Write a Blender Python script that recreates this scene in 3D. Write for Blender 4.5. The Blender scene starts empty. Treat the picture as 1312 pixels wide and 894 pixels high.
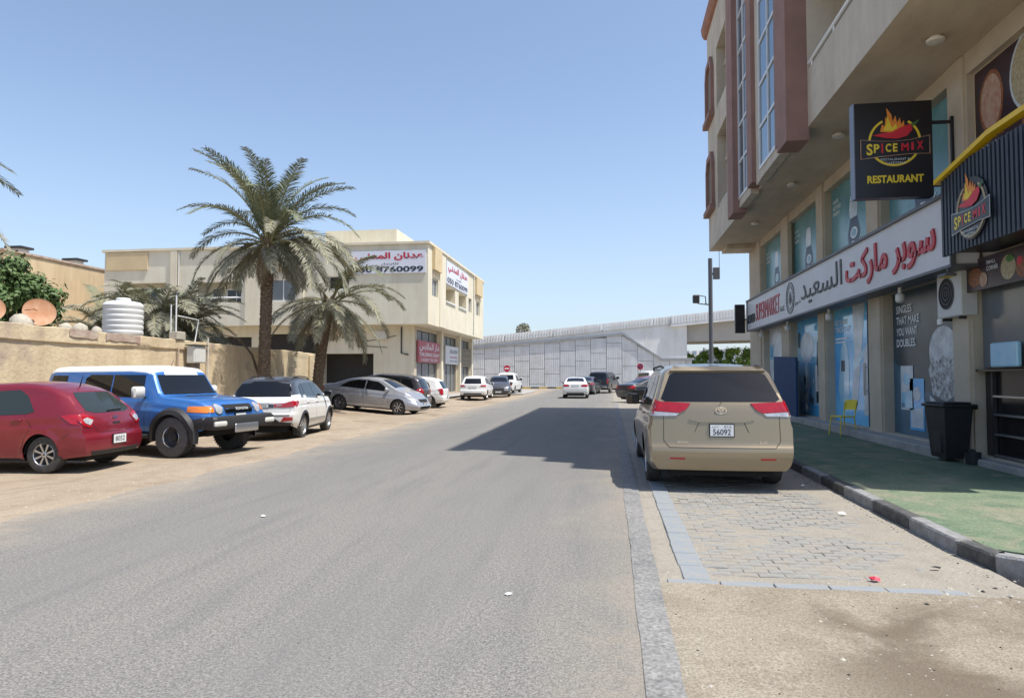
import bpy, bmesh, math, random
from math import sin, cos, pi, radians, sqrt, atan2
from mathutils import Vector, Matrix, noise
from mathutils.bvhtree import BVHTree

C = bpy.context.scene.collection
S = bpy.context.scene
random.seed(7)

# ------------------------------------------------------------------ camera
cam_d = bpy.data.cameras.new("camera")
cam = bpy.data.objects.new("camera", cam_d)
C.objects.link(cam)
cam.location = (0, 0, 1.6)
cam.rotation_euler = (pi / 2 + 0.03827, 0, 0.14403)
cam_d.sensor_width = 36
cam_d.lens = 24.01
cam_d.clip_start = 0.05
cam_d.clip_end = 3000
S.camera = cam

# ------------------------------------------------------------------ sky, sun, exposure
SUN_EL = radians(65.5)
SUN_AZ = radians(105.0)          # clockwise from +Y
W = bpy.data.worlds.new("World")
S.world = W
W.use_nodes = True
wn = W.node_tree
bg = wn.nodes["Background"]
sky = wn.nodes.new("ShaderNodeTexSky")
sky.sky_type = 'NISHITA'
sky.sun_disc = False
sky.sun_elevation = SUN_EL
sky.sun_rotation = SUN_AZ
sky.air_density = 1.0
sky.dust_density = 1.2
sky.ozone_density = 2.2
# hazy desert air: paler sky, whitest all along the horizon
hs = wn.nodes.new("ShaderNodeHueSaturation"); hs.inputs['Saturation'].default_value = .92; hs.inputs['Value'].default_value = 1.0
wn.links.new(sky.outputs[0], hs.inputs['Color'])
tcw = wn.nodes.new("ShaderNodeTexCoord"); sx = wn.nodes.new("ShaderNodeSeparateXYZ")
wn.links.new(tcw.outputs['Generated'], sx.inputs[0])
rw_ = wn.nodes.new("ShaderNodeMapRange"); rw_.interpolation_type = 'SMOOTHERSTEP'
for i_, v_ in ((1, -.02), (2, .42), (3, .40), (4, 0.0)): rw_.inputs[i_].default_value = v_
wn.links.new(sx.outputs[2], rw_.inputs[0])
mxw = wn.nodes.new("ShaderNodeMixRGB"); mxw.inputs[2].default_value = (2.7, 3.35, 4.5, 1)
wn.links.new(rw_.outputs[0], mxw.inputs[0]); wn.links.new(hs.outputs[0], mxw.inputs[1])
wn.links.new(mxw.outputs[0], bg.inputs[0])
bg.inputs[1].default_value = 0.145
sd = bpy.data.lights.new("sun", 'SUN')
sd.energy = 4.2
sd.angle = radians(0.55)
sd.color = (1.0, 0.955, 0.88)
sun = bpy.data.objects.new("sun", sd)
C.objects.link(sun)
sdir = Vector((sin(SUN_AZ) * cos(SUN_EL), cos(SUN_AZ) * cos(SUN_EL), sin(SUN_EL)))
sun.rotation_euler = sdir.to_track_quat('Z', 'Y').to_euler()
sun.location = (30, -10, 60)
S.view_settings.view_transform = 'Standard'
S.view_settings.look = 'None'
S.view_settings.gamma = 1
S.view_settings.exposure = 0.5

# ------------------------------------------------------------------ materials
def new_mat(name):
    m = bpy.data.materials.new(name)
    m.use_nodes = True
    return m, m.node_tree, m.node_tree.nodes["Principled BSDF"]

def mat(name, col, rough=0.6, metal=0.0, var=0.0, vscale=3.0, col2=None, bump=0.0, bscale=60.0,
        coat=0.0, spec=0.5, spots=None, sheen=0, stretch=None, streak=0.0):
    """plain procedural material: base colour with noise variation towards col2 and fine bump"""
    m, nt, b = new_mat(name)
    L, N = nt.links, nt.nodes
    b.inputs['Roughness'].default_value = rough
    b.inputs['Metallic'].default_value = metal
    b.inputs['Coat Weight'].default_value = coat
    b.inputs['Coat Roughness'].default_value = 0.06
    b.inputs['Specular IOR Level'].default_value = spec
    tc = N.new("ShaderNodeTexCoord")
    src = tc.outputs['Object']
    if stretch:
        mp = N.new("ShaderNodeMapping"); mp.inputs['Scale'].default_value = stretch
        L.new(src, mp.inputs[0]); src = mp.outputs[0]
    if col2 is None:
        col2 = tuple(c * (1 - var) for c in col)
    c1 = (*col, 1); c2 = (*col2, 1)
    if var > 0 or spots:
        n = N.new("ShaderNodeTexNoise"); n.inputs['Scale'].default_value = vscale
        n.inputs['Detail'].default_value = 6; n.inputs['Roughness'].default_value = 0.62
        L.new(src, n.inputs['Vector'])
        r = N.new("ShaderNodeValToRGB")
        r.color_ramp.elements[0].position = 0.35; r.color_ramp.elements[1].position = 0.68
        r.color_ramp.elements[0].color = c1; r.color_ramp.elements[1].color = c2
        L.new(n.outputs['Fac'], r.inputs[0])
        out = r.outputs[0]
        if spots:
            n2 = N.new("ShaderNodeTexNoise"); n2.inputs['Scale'].default_value = spots[1]
            n2.inputs['Detail'].default_value = 3
            L.new(src, n2.inputs['Vector'])
            r2 = N.new("ShaderNodeValToRGB")
            r2.color_ramp.elements[0].position = spots[2]; r2.color_ramp.elements[1].position = spots[2] + 0.12
            L.new(n2.outputs['Fac'], r2.inputs[0])
            mx = N.new("ShaderNodeMixRGB"); mx.inputs[2].default_value = (*spots[0], 1)
            L.new(r2.outputs[0], mx.inputs[0]); L.new(out, mx.inputs[1]); out = mx.outputs[0]
        if streak > 0:            # rain streaks and grime running down the wall
            ms = N.new("ShaderNodeMapping"); ms.inputs['Scale'].default_value = (.9, .9, .16); L.new(tc.outputs['Object'], ms.inputs[0])
            n4 = N.new("ShaderNodeTexNoise"); n4.inputs['Scale'].default_value = 1.6; n4.inputs['Detail'].default_value = 7; n4.inputs['Roughness'].default_value = .7
            L.new(ms.outputs[0], n4.inputs['Vector'])
            r4 = N.new("ShaderNodeValToRGB"); r4.color_ramp.elements[0].position = .42; r4.color_ramp.elements[1].position = .72
            q_ = 1 - streak; r4.color_ramp.elements[0].color = (1, 1, 1, 1); r4.color_ramp.elements[1].color = (q_, q_ * .97, q_ * .92, 1)
            L.new(n4.outputs['Fac'], r4.inputs[0])
            mx4 = N.new("ShaderNodeMixRGB"); mx4.blend_type = 'MULTIPLY'; mx4.inputs[0].default_value = 1
            L.new(out, mx4.inputs[1]); L.new(r4.outputs[0], mx4.inputs[2]); out = mx4.outputs[0]
        L.new(out, b.inputs['Base Color'])
    else:
        b.inputs['Base Color'].default_value = c1
    if bump > 0:
        n3 = N.new("ShaderNodeTexNoise"); n3.inputs['Scale'].default_value = bscale
        n3.inputs['Detail'].default_value = 4
        L.new(src, n3.inputs['Vector'])
        bp = N.new("ShaderNodeBump"); bp.inputs['Strength'].default_value = bump
        bp.inputs['Distance'].default_value = 0.02
        L.new(n3.outputs['Fac'], bp.inputs['Height']); L.new(bp.outputs[0], b.inputs['Normal'])
    return m

def ground_mat(name, base, light, dark, grain, grain_amt, rough=0.9, stain=None, stain_scale=0.6, bump=0.5,
               stretch=(1, 1, 1), specks=None, edge_dust=False, band=None):
    """ground surface: large patches, medium mottling, fine grain"""
    m, nt, b = new_mat(name)
    L, N = nt.links, nt.nodes
    b.inputs['Roughness'].default_value = rough
    b.inputs['Specular IOR Level'].default_value = 0.25
    tc = N.new("ShaderNodeTexCoord")
    mp = N.new("ShaderNodeMapping"); mp.inputs['Scale'].default_value = stretch
    L.new(tc.outputs['Object'], mp.inputs[0])
    def noi(scale, det, vec, dist=0.0):
        n = N.new("ShaderNodeTexNoise"); n.inputs['Scale'].default_value = scale
        n.inputs['Detail'].default_value = det; n.inputs['Roughness'].default_value = 0.6
        n.inputs['Distortion'].default_value = dist
        L.new(vec, n.inputs['Vector']); return n.outputs['Fac']
    def ramp(f, p0, p1, a=(0, 0, 0, 1), bb=(1, 1, 1, 1)):
        r = N.new("ShaderNodeValToRGB")
        r.color_ramp.elements[0].position = p0; r.color_ramp.elements[1].position = p1
        r.color_ramp.elements[0].color = a; r.color_ramp.elements[1].color = bb
        L.new(f, r.inputs[0]); return r.outputs[0]
    def mix(f, a, bcol, mode='MIX', k=None):
        x = N.new("ShaderNodeMixRGB"); x.blend_type = mode
        if k is not None: x.inputs[0].default_value = k
        else: L.new(f, x.inputs[0])
        for i, v in ((1, a), (2, bcol)):
            if isinstance(v, tuple): x.inputs[i].default_value = (*v, 1)
            else: L.new(v, x.inputs[i])
        return x.outputs[0]
    big = noi(0.35, 5, mp.outputs[0], 0.4)
    med = noi(2.3, 7, mp.outputs[0], 0.2)
    col = mix(ramp(big, .38, .66), base, light)
    col = mix(ramp(med, .48, .75), col, dark)
    if stain:
        st = noi(stain_scale, 4, tc.outputs['Object'], 0.6)
        col = mix(ramp(st, .52, .64), col, stain)
    fine = noi(grain, 3, tc.outputs['Object'])
    g = ramp(fine, .32, .68, (1 - grain_amt,) * 3 + (1,), (1 + grain_amt * .6,) * 3 + (1,))
    col = mix(None, col, g, 'MULTIPLY', 1.0)
    g3 = ramp(noi(grain * .42, 4, tc.outputs['Object']), .38, .62, (1 - grain_amt * .4,) * 3 + (1,), (1 + grain_amt * .2,) * 3 + (1,))
    col = mix(None, col, g3, 'MULTIPLY', 1.0)
    if specks:
        v = N.new("ShaderNodeTexVoronoi"); v.inputs['Scale'].default_value = specks[1]
        L.new(tc.outputs['Object'], v.inputs['Vector'])
        rr = ramp(v.outputs['Distance'], specks[2], specks[2] + .05, (1, 1, 1, 1), (0, 0, 0, 1))
        col = mix(rr, col, specks[0])
    if edge_dust or band:
        sp_ = N.new("ShaderNodeSeparateXYZ"); L.new(tc.outputs['Object'], sp_.inputs[0])
        def mr(sock, a, c, d=0., e=1.):
            r = N.new("ShaderNodeMapRange"); r.interpolation_type = 'SMOOTHSTEP'
            for i_, v_ in ((1, a), (2, c), (3, d), (4, e)): r.inputs[i_].default_value = v_
            L.new(sock, r.inputs[0]); return r.outputs[0]
        def mth(op, a, c):
            n_ = N.new("ShaderNodeMath"); n_.operation = op
            for i_, v_ in ((0, a), (1, c)):
                if isinstance(v_, (int, float)): n_.inputs[i_].default_value = v_
                else: L.new(v_, n_.inputs[i_])
            return n_.outputs[0]
        if edge_dust:
            wob = noi(.9, 5, tc.outputs['Object'], .4)
            xx = mth('ADD', sp_.outputs[0], mth('MULTIPLY', mth('SUBTRACT', wob, .5), 2.2))
            lft = mr(xx, -5.2, -7.2); rgt = mr(xx, -.7, 1.0)
            k_ = mth('MULTIPLY', mth('MAXIMUM', lft, mth('MULTIPLY', rgt, .75)), mr(noi(7, 5, tc.outputs['Object']), .3, .62, .35, .85))
            col = mix(k_, col, (.36, .30, .225))
            # darker wheel paths and a few oil drips
            for c0 in (-4.4, -1.5):
                w1 = mr(mth('ABSOLUTE', mth('SUBTRACT', xx, c0), 0), .9, .1, 0., .30)
                col = mix(w1, col, (.165, .163, .158))
            v2 = N.new("ShaderNodeTexVoronoi"); v2.inputs['Scale'].default_value = .55; L.new(tc.outputs['Object'], v2.inputs['Vector'])
            col = mix(mr(v2.outputs['Distance'], .10, .03, 0, .45), col, (.10, .098, .095))
        if band:
            n1 = noi(.85, 12, tc.outputs['Object'], 1.0)
            by = mth('MULTIPLY', mr(sp_.outputs[1], 2.4, 3.6), mr(sp_.outputs[1], 5.45, 4.9))
            bx = mr(sp_.outputs[0], .7, 1.7)
            k_ = mth('MULTIPLY', mth('MULTIPLY', by, bx), mr(n1, .36, .62))
            col = mix(mth('MULTIPLY', k_, .9), col, band)
    L.new(col, b.inputs['Base Color'])
    bp = N.new("ShaderNodeBump"); bp.inputs['Strength'].default_value = bump; bp.inputs['Distance'].default_value = 0.012
    L.new(fine, bp.inputs['Height']); L.new(bp.outputs[0], b.inputs['Normal'])
    return m

M = {}
M['asphalt'] = ground_mat('asphalt', (.222, .214, .197), (.245, .234, .212), (.195, .190, .180), 80, .52,
                          specks=((.14, .138, .132), 24, .18), stretch=(1.6, .16, 1), bump=.35, edge_dust=True)
M['sand'] = ground_mat('sand', (.34, .272, .198), (.39, .325, .245), (.275, .215, .155), 90, .20, stain=(.27, .21, .15), stain_scale=.5, bump=.6,
                       specks=((.25, .2, .15), 9, .07))
M['dirt'] = ground_mat('dirt', (.30, .26, .20), (.345, .305, .24), (.24, .20, .15), 60, .32, band=(.135, .108, .078), stain=(.19, .155, .115), stain_scale=.42, bump=.8,
                       specks=((.36, .33, .28), 13, .045))
M['joint_sand'] = ground_mat('joint_sand', (.30, .272, .225), (.33, .30, .25), (.255, .23, .19), 60, .2, bump=.5)
M['terrain'] = ground_mat('terrain', (.46, .37, .27), (.5, .42, .31), (.38, .3, .21), 20, .15)
M['green'] = ground_mat('green_paint', (.12, .18, .115), (.19, .23, .145), (.085, .14, .09), 45, .3, stain=(.235, .235, .165), stain_scale=1.6, bump=.4)
M['concrete'] = ground_mat('concrete', (.36, .35, .33), (.42, .41, .38), (.27, .26, .25), 50, .2)
M['drain'] = ground_mat('drain_concrete', (.235, .23, .222), (.275, .268, .255), (.17, .17, .168), 40, .35, specks=((.27, .27, .265), 20, .09))
M['paver'] = mat('paver', (.30, .29, .265), .85, var=.3, vscale=6, bump=.5, bscale=90)
M['paver_b'] = mat('paver_warm', (.315, .29, .25), .85, var=.25, vscale=5, bump=.5, bscale=90)
M['edging'] = mat('edging_blue_grey', (.22, .255, .29), .8, col2=(.29, .28, .255), var=.1, vscale=7, bump=.4, bscale=80)
M['kerb_black'] = mat('kerb_black', (.045, .048, .05), .75, col2=(.12, .115, .105), var=.1, vscale=8, bump=.5, bscale=50)
M['kerb_white'] = mat('kerb_white', (.30, .30, .30), .8, col2=(.17, .165, .155), var=.1, vscale=8, bump=.5, bscale=50)
M['kerb_yellow'] = mat('kerb_yellow', (.60, .42, .12), .8, var=.3, vscale=5)
M['stucco'] = mat('stucco_beige', (.60, .54, .44), .9, col2=(.51, .455, .37), var=.1, vscale=1.2, bump=.35, bscale=45, streak=.20)
M['soffit'] = mat('soffit_beige', (.60, .51, .385), .9, col2=(.46, .38, .28), var=.1, vscale=1.4, bump=.3, bscale=40, stretch=(1, .4, 1))
M['shopwall'] = mat('shop_wall', (.54, .47, .36), .9, col2=(.45, .385, .29), var=.1, vscale=1.5, bump=.35, bscale=45)
M['salmon'] = mat('salmon_trim', (.31, .185, .155), .85, col2=(.25, .15, .125), var=.1, vscale=1.6, bump=.3, bscale=45)
M['salmon_top'] = mat('terracotta_cornice', (.34, .165, .11), .85, col2=(.27, .13, .09), var=.1, vscale=2)
M['cream'] = mat('cream_wall', (.74, .68, .53), .9, col2=(.66, .61, .48), var=.1, vscale=.6, bump=.2, bscale=25, streak=.13)
M['cream_grey'] = mat('pale_wall', (.72, .68, .55), .9, col2=(.66, .62, .50), var=.1, vscale=.6, bump=.2, bscale=25, streak=.13)
M['yellow_panel'] = mat('ochre_panel', (.64, .51, .31), .9, var=.12, vscale=1)
M['beige_far'] = mat('beige_far_wall', (.62, .48, .30), .9, var=.1, vscale=.5, streak=.2)
M['boundary'] = mat('boundary_plaster', (.68, .56, .37), .92, col2=(.55, .44, .29), var=.1, vscale=1.1, bump=.8, bscale=9, streak=.22, spots=((.40, .31, .24), .9, .60))
M['boundary_dark'] = mat('weathered_coping', (.36, .25, .2), .9, col2=(.5, .42, .33), var=.1, vscale=3, bump=.8, bscale=20)
M['panel_wall'] = mat('wall_panel', (.74, .745, .75), .85, col2=(.66, .67, .68), var=.1, vscale=.9, bump=.3, bscale=12, streak=.14)
M['joint'] = mat('panel_joint', (.22, .22, .22), .9)
M['coping'] = mat('grey_coping', (.34, .35, .36), .8, var=.2, vscale=2)
M['bridge'] = mat('bridge_concrete', (.76, .765, .76), .85, var=.1, vscale=.6, streak=.12)
M['bridge_dk'] = mat('bridge_concrete_grey', (.42, .40, .37), .85, var=.1, vscale=.6)
M['white'] = mat('white_paint', (.76, .78, .77), .5, var=.05, vscale=4)
M['white_alu'] = mat('white_aluminium', (.70, .71, .71), .35, var=.05, vscale=4)
M['sign_white'] = mat('sign_face_white', (.66, .655, .67), .45, col2=(.58, .58, .59), var=.1, vscale=1.2)
M['billboard'] = mat('billboard_white', (.70, .72, .80), .5, var=.06, vscale=1)
M['red_letter'] = mat('red_letters', (.52, .03, .05), .45, var=.15, vscale=5)
M['dark_letter'] = mat('charcoal_letters', (.035, .05, .05), .5)
M['black_letter'] = mat('black_letters', (.025, .03, .05), .5)
M['white_letter'] = mat('white_letters', (.80, .82, .82), .5)
M['yellow_letter'] = mat('yellow_letters', (.80, .60, .04), .45)
M['orange_letter'] = mat('orange_flame', (.75, .25, .03), .45)
M['logo_red'] = mat('logo_red', (.60, .02, .04), .45)
M['green_leafprint'] = mat('logo_green', (.06, .16, .05), .5)
M['sign_black'] = mat('sign_black', (.012, .011, .014), .32, var=.1)
M['sign_side'] = mat('sign_side_grey', (.16, .18, .24), .4)
M['black_metal'] = mat('black_metal', (.02, .02, .022), .45, metal=.2)
M['grey_metal'] = mat('grey_metal', (.12, .125, .14), .5, metal=.3)
M['steel'] = mat('steel', (.5, .5, .5), .35, metal=.9)
M['yellow_pipe'] = mat('yellow_trim', (.80, .52, .01), .4, var=.1, vscale=5)
M['slat_blue'] = mat('dark_slat', (.035, .045, .065), .5, var=.2)
M['glass_dark'] = mat('dark_glass', (.02, .025, .03), .06, spec=.6)
M['glass_blue'] = mat('blue_reflective_glass', (.13, .21, .27), .10, metal=.55, var=.12, vscale=.8)
M['glass_car'] = mat('tinted_car_glass', (.006, .007, .009), .03, spec=.5)
M['glass_car_lt'] = mat('light_tinted_car_glass', (.03, .04, .04), .05, spec=.4)
M['window_grey'] = mat('window_grey', (.16, .18, .19), .15, var=.2, vscale=1)
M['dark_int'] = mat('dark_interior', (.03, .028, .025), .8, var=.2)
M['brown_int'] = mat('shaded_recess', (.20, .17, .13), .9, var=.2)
M['teal'] = mat('teal_print', (.07, .22, .26), .25, col2=(.19, .38, .40), var=.1, vscale=.7)
M['blue_print'] = mat('blue_print', (.06, .38, .82), .12, col2=(.16, .62, .92), var=.1, vscale=.8, coat=.4)
M['lblue_print'] = mat('light_blue_print', (.46, .70, .80), .15, col2=(.25, .58, .78), var=.1, vscale=1.2, coat=.4)
M['white_print'] = mat('white_print', (.72, .76, .78), .3, col2=(.42, .50, .55), var=.1, vscale=2)
M['navy_print'] = mat('navy_print', (.02, .04, .09), .4)
M['slate_print'] = mat('slate_print', (.03, .037, .043), .3, col2=(.05, .09, .12), var=.1, vscale=.9)
M['slate_blue'] = mat('slate_blue_print', (.07, .16, .23), .35, col2=(.05, .10, .14), var=.1, vscale=1.4)
M['cookie'] = mat('scoop_print', (.62, .65, .67), .4, col2=(.02, .022, .03), var=.1, vscale=9)
M['scoop'] = mat('scoop_pale_print', (.66, .69, .71), .4, col2=(.36, .38, .40), var=.1, vscale=4)
M['poster_dark'] = mat('food_poster_dark', (.03, .018, .022), .35, col2=(.05, .02, .03), var=.1, vscale=2)
M['rice'] = mat('rice_print', (.50, .44, .28), .5, col2=(.30, .22, .11), var=.1, vscale=22)
M['curry'] = mat('curry_print', (.38, .13, .03), .5, col2=(.10, .04, .03), var=.1, vscale=14)
M['meat'] = mat('meat_print', (.42, .20, .13), .5, col2=(.50, .38, .28), var=.1, vscale=12)
M['herb'] = mat('herb_print', (.06, .20, .03), .5)
M['blue_board'] = mat('navy_board', (.006, .05, .14), .75, var=.3, vscale=4)
M['bin'] = mat('bin_plastic', (.025, .027, .03), .5, var=.3, vscale=6)
M['rubber'] = mat('tyre_rubber', (.03, .03, .03), .85, col2=(.07, .065, .058), var=.1, vscale=9)
M['rubber_dusty'] = mat('dusty_tyre_rubber', (.075, .075, .073), .9, col2=(.11, .105, .10), var=.1, vscale=9)
M['rim'] = mat('alloy_rim', (.52, .52, .53), .3, metal=.85, var=.1, vscale=8)
M['chrome'] = mat('chrome', (.75, .75, .76), .15, metal=1)
M['rim_dark'] = mat('dark_rim', (.05, .05, .052), .5, metal=.4)
M['plastic'] = mat('black_plastic', (.028, .028, .03), .6, var=.2, vscale=6)
M['under'] = mat('underbody_black', (.01, .01, .01), .9)
M['taillight'] = mat('red_lens', (.40, .004, .012), .12, coat=.8, var=.25, vscale=14)
M['clearlens'] = mat('clear_lens', (.55, .56, .58), .1, metal=.3, var=.3, vscale=18)
M['amber'] = mat('amber_lens', (.75, .20, .02), .15, coat=.8)
M['plate'] = mat('plate_white', (.72, .73, .73), .45)
M['seam'] = mat('seam_black', (.012, .012, .012), .9)
def paint(name, col, var=.08, rough=.38, metal=.15, dust=None):
    return mat(name, col, rough, metal, var=var, vscale=2.2, coat=.7, spec=.5, col2=dust)
M['p_red'] = paint('paint_red', (.20, .006, .018), rough=.34, dust=(.22, .014, .027), metal=.25)
M['p_blue'] = paint('paint_blue', (.02, .14, .46), rough=.4, dust=(.05, .17, .43))
M['p_white'] = paint('paint_white', (.74, .74, .72), rough=.4, metal=0, dust=(.68, .67, .63))
M['p_silver'] = paint('paint_silver', (.40, .42, .46), rough=.36, metal=.45, dust=(.38, .38, .39))
M['p_gold'] = paint('paint_gold', (.31, .245, .155), rough=.3, metal=.5, dust=(.30, .24, .16))
M['p_black'] = paint('paint_black', (.014, .014, .018), rough=.3, dust=(.03, .03, .03))
M['p_dark'] = paint('paint_dark_grey', (.05, .055, .065), rough=.35, dust=(.06, .06, .07))
M['p_brown'] = paint('paint_dark_brown', (.03, .025, .028), rough=.35)
M['trunk'] = mat('palm_trunk', (.20, .15, .105), .95, col2=(.11, .08, .055), var=.1, vscale=9, bump=1, bscale=14)
M['boot'] = mat('palm_leaf_base', (.24, .18, .125), .95, col2=(.13, .09, .06), var=.1, vscale=7, bump=.6, bscale=30)
M['frond'] = mat('palm_leaflet', (.15, .18, .10), .6, col2=(.21, .22, .14), var=.1, vscale=3, spec=.35)
M['frond_dusty'] = mat('dusty_palm_leaflet', (.235, .24, .175), .7, col2=(.33, .31, .23), var=.1, vscale=3, spec=.3)
M['frond_dead'] = mat('dry_palm_leaflet', (.30, .235, .15), .8, col2=(.20, .15, .09), var=.1, vscale=3, spec=.2)
M['rachis'] = mat('palm_rachis', (.27, .26, .13), .6, var=.2)
M['leaf'] = mat('leaf_green', (.06, .115, .035), .6, col2=(.11, .165, .055), var=.1, vscale=1.2, spec=.3)
M['leaf_bright'] = mat('leaf_bright', (.22, .34, .06), .6, col2=(.12, .22, .045), var=.1, vscale=.6, spec=.3)
M['bark'] = mat('bark', (.14, .11, .08), .95, var=.3, vscale=6, bump=1, bscale=20)
M['rust_dish'] = mat('rusty_dish', (.42, .19, .09), .7, col2=(.50, .31, .19), var=.1, vscale=4, spots=((.70, .64, .56), 1.6, .60))
M['tank'] = mat('tank_plastic', (.70, .71, .70), .5, var=.06, vscale=3)
M['box_grey'] = mat('meter_box', (.62, .62, .58), .6, var=.1)
M['yellow_chair'] = mat('yellow_plastic', (.72, .60, .03), .4, var=.1)
M['stone_grey'] = mat('rubble', (.5, .46, .38), .9, var=.3, vscale=10, bump=.5)
M['pebble'] = mat('pebble', (.42, .39, .34), .9, var=.45, vscale=30)
M['litter'] = mat('litter_white', (.75, .75, .74), .6)
M['litter_red'] = mat('litter_red', (.60, .04, .08), .5)
M['lamp_globe'] = mat('lamp_globe', (.68, .66, .60), .35)
M['sign_red'] = mat('road_sign_red', (.52, .015, .05), .45)
M['far_bldg'] = mat('far_tower', (.42, .46, .52), .8, var=.1, vscale=.3)
M['far_glass'] = mat('far_tower_glass', (.25, .32, .38), .3)
M['counter'] = mat('counter_dark', (.02, .018, .018), .2, var=.2)
M['maroon_sign'] = mat('maroon_sign', (.42, .10, .13), .5, var=.1)

# ------------------------------------------------------------------ mesh builder
class MB:
    def __init__(s):
        s.v = []; s.f = []; s.m = []; s.mats = []
    def mi(s, m):
        m = M[m] if isinstance(m, str) else m
        if m not in s.mats: s.mats.append(m)
        return s.mats.index(m)
    def add(s, vs, fs, m):
        k = len(s.v); i = s.mi(m)
        s.v.extend([tuple(p) for p in vs])
        for f in fs:
            s.f.append(tuple(k + a for a in f)); s.m.append(i)
        return s
    def box(s, x0, x1, y0, y1, z0, z1, m, bev=0.0):
        if bev <= 0:
            vs = [(x, y, z) for z in (z0, z1) for (x, y) in ((x0, y0), (x1, y0), (x1, y1), (x0, y1))]
            return s.add(vs, [(3, 2, 1, 0), (4, 5, 6, 7), (0, 1, 5, 4), (1, 2, 6, 5), (2, 3, 7, 6), (3, 0, 4, 7)], m)
        b = bev
        ring = [(x0 + b, y0), (x1 - b, y0), (x1, y0 + b), (x1, y1 - b), (x1 - b, y1), (x0 + b, y1), (x0, y1 - b), (x0, y0 + b)]
        cx, cy = (x0 + x1) / 2, (y0 + y1) / 2
        def ins(p): return (p[0] + (b if p[0] < cx else -b) * .7, p[1] + (b if p[1] < cy else -b) * .7)
        vs = [(*ins(p), z0) for p in ring] + [(*p, z0 + b) for p in ring] + [(*p, z1 - b) for p in ring] + [(*ins(p), z1) for p in ring]
        fs = [tuple(range(7, -1, -1)), tuple(range(24, 32))]
        for l in range(3):
            for i in range(8):
                j = (i + 1) % 8
                fs.append((l * 8 + i, l * 8 + j, l * 8 + 8 + j, l * 8 + 8 + i))
        return s.add(vs, fs, m)
    def obox(s, fr, u0, u1, v0, v1, n0, n1, m):
        o, U, V, Nn = fr
        vs = [o + U * u + V * v + Nn * n for n in (n0, n1) for (u, v) in ((u0, v0), (u1, v0), (u1, v1), (u0, v1))]
        return s.add(vs, [(3, 2, 1, 0), (4, 5, 6, 7), (0, 1, 5, 4), (1, 2, 6, 5), (2, 3, 7, 6), (3, 0, 4, 7)], m)
    def flat(s, fr, pts, n, m):
        o, U, V, Nn = fr
        a = sum(pts[i][0] * pts[(i + 1) % len(pts)][1] - pts[(i + 1) % len(pts)][0] * pts[i][1] for i in range(len(pts)))
        if a < 0: pts = pts[::-1]
        return s.add([o + U * u + V * v + Nn * n for u, v in pts], [tuple(range(len(pts)))], m)
    def prism(s, fr, pts, n0, n1, m):
        o, U, V, Nn = fr
        a = sum(pts[i][0] * pts[(i + 1) % len(pts)][1] - pts[(i + 1) % len(pts)][0] * pts[i][1] for i in range(len(pts)))
        if a < 0: pts = pts[::-1]
        k = len(pts)
        vs = [o + U * u + V * v + Nn * n0 for u, v in pts] + [o + U * u + V * v + Nn * n1 for u, v in pts]
        fs = [tuple(range(k - 1, -1, -1)), tuple(range(k, 2 * k))]
        for i in range(k):
            j = (i + 1) % k
            fs.append((i, j, k + j, k + i))
        return s.add(vs, fs, m)
    def tube(s, path, r, m, n=8, cap=True):
        path = [Vector(p) for p in path]
        rs = r if isinstance(r, (list, tuple)) else [r] * len(path)
        vs = []; fs = []
        up = None
        for i, p in enumerate(path):
            d = (path[min(i + 1, len(path) - 1)] - path[max(i - 1, 0)])
            d = d.normalized() if d.length > 1e-9 else Vector((0, 0, 1))
            if up is None:
                up = Vector((0, 0, 1)) if abs(d.z) < .9 else Vector((1, 0, 0))
            a = d.cross(up).normalized(); up = a.cross(d).normalized()
            for k in range(n):
                t = 2 * pi * k / n
                vs.append(p + (a * cos(t) + up * sin(t)) * rs[i])
        for i in range(len(path) - 1):
            for k in range(n):
                j = (k + 1) % n
                fs.append((i * n + k, i * n + j, (i + 1) * n + j, (i + 1) * n + k))
        if cap:
            fs.append(tuple(range(n))[::-1]); fs.append(tuple((len(path) - 1) * n + k for k in range(n)))
        return s.add(vs, fs, m)
    def lathe(s, prof, m, n=24, mtx=None, cap=True):
        """profile (r,z) turned about Z"""
        vs = []; fs = []
        for r, z in prof:
            for k in range(n):
                t = 2 * pi * k / n
                vs.append(Vector((r * cos(t), r * sin(t), z)))
        for i in range(len(prof) - 1):
            for k in range(n):
                j = (k + 1) % n
                fs.append((i * n + k, i * n + j, (i + 1) * n + j, (i + 1) * n + k))
        if cap:
            fs.append(tuple(range(n))[::-1]); fs.append(tuple((len(prof) - 1) * n + k for k in range(n)))
        if mtx is not None: vs = [mtx @ v for v in vs]
        return s.add(vs, fs, m)
    def mesh(s, name, smooth=None):
        me = bpy.data.meshes.new(name)
        me.from_pydata(s.v, [], s.f)
        for m in s.mats: me.materials.append(m)
        me.polygons.foreach_set('material_index', s.m)
        if smooth:
            me.polygons.foreach_set('use_smooth', [True] * len(s.f))
            me.update()
            me.set_sharp_from_angle(angle=radians(smooth))
        me.update()
        return me

def frame(o, U, V=(0, 0, 1)):
    U = Vector(U); V = Vector(V)
    return (Vector(o), U, V, U.cross(V))

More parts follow.
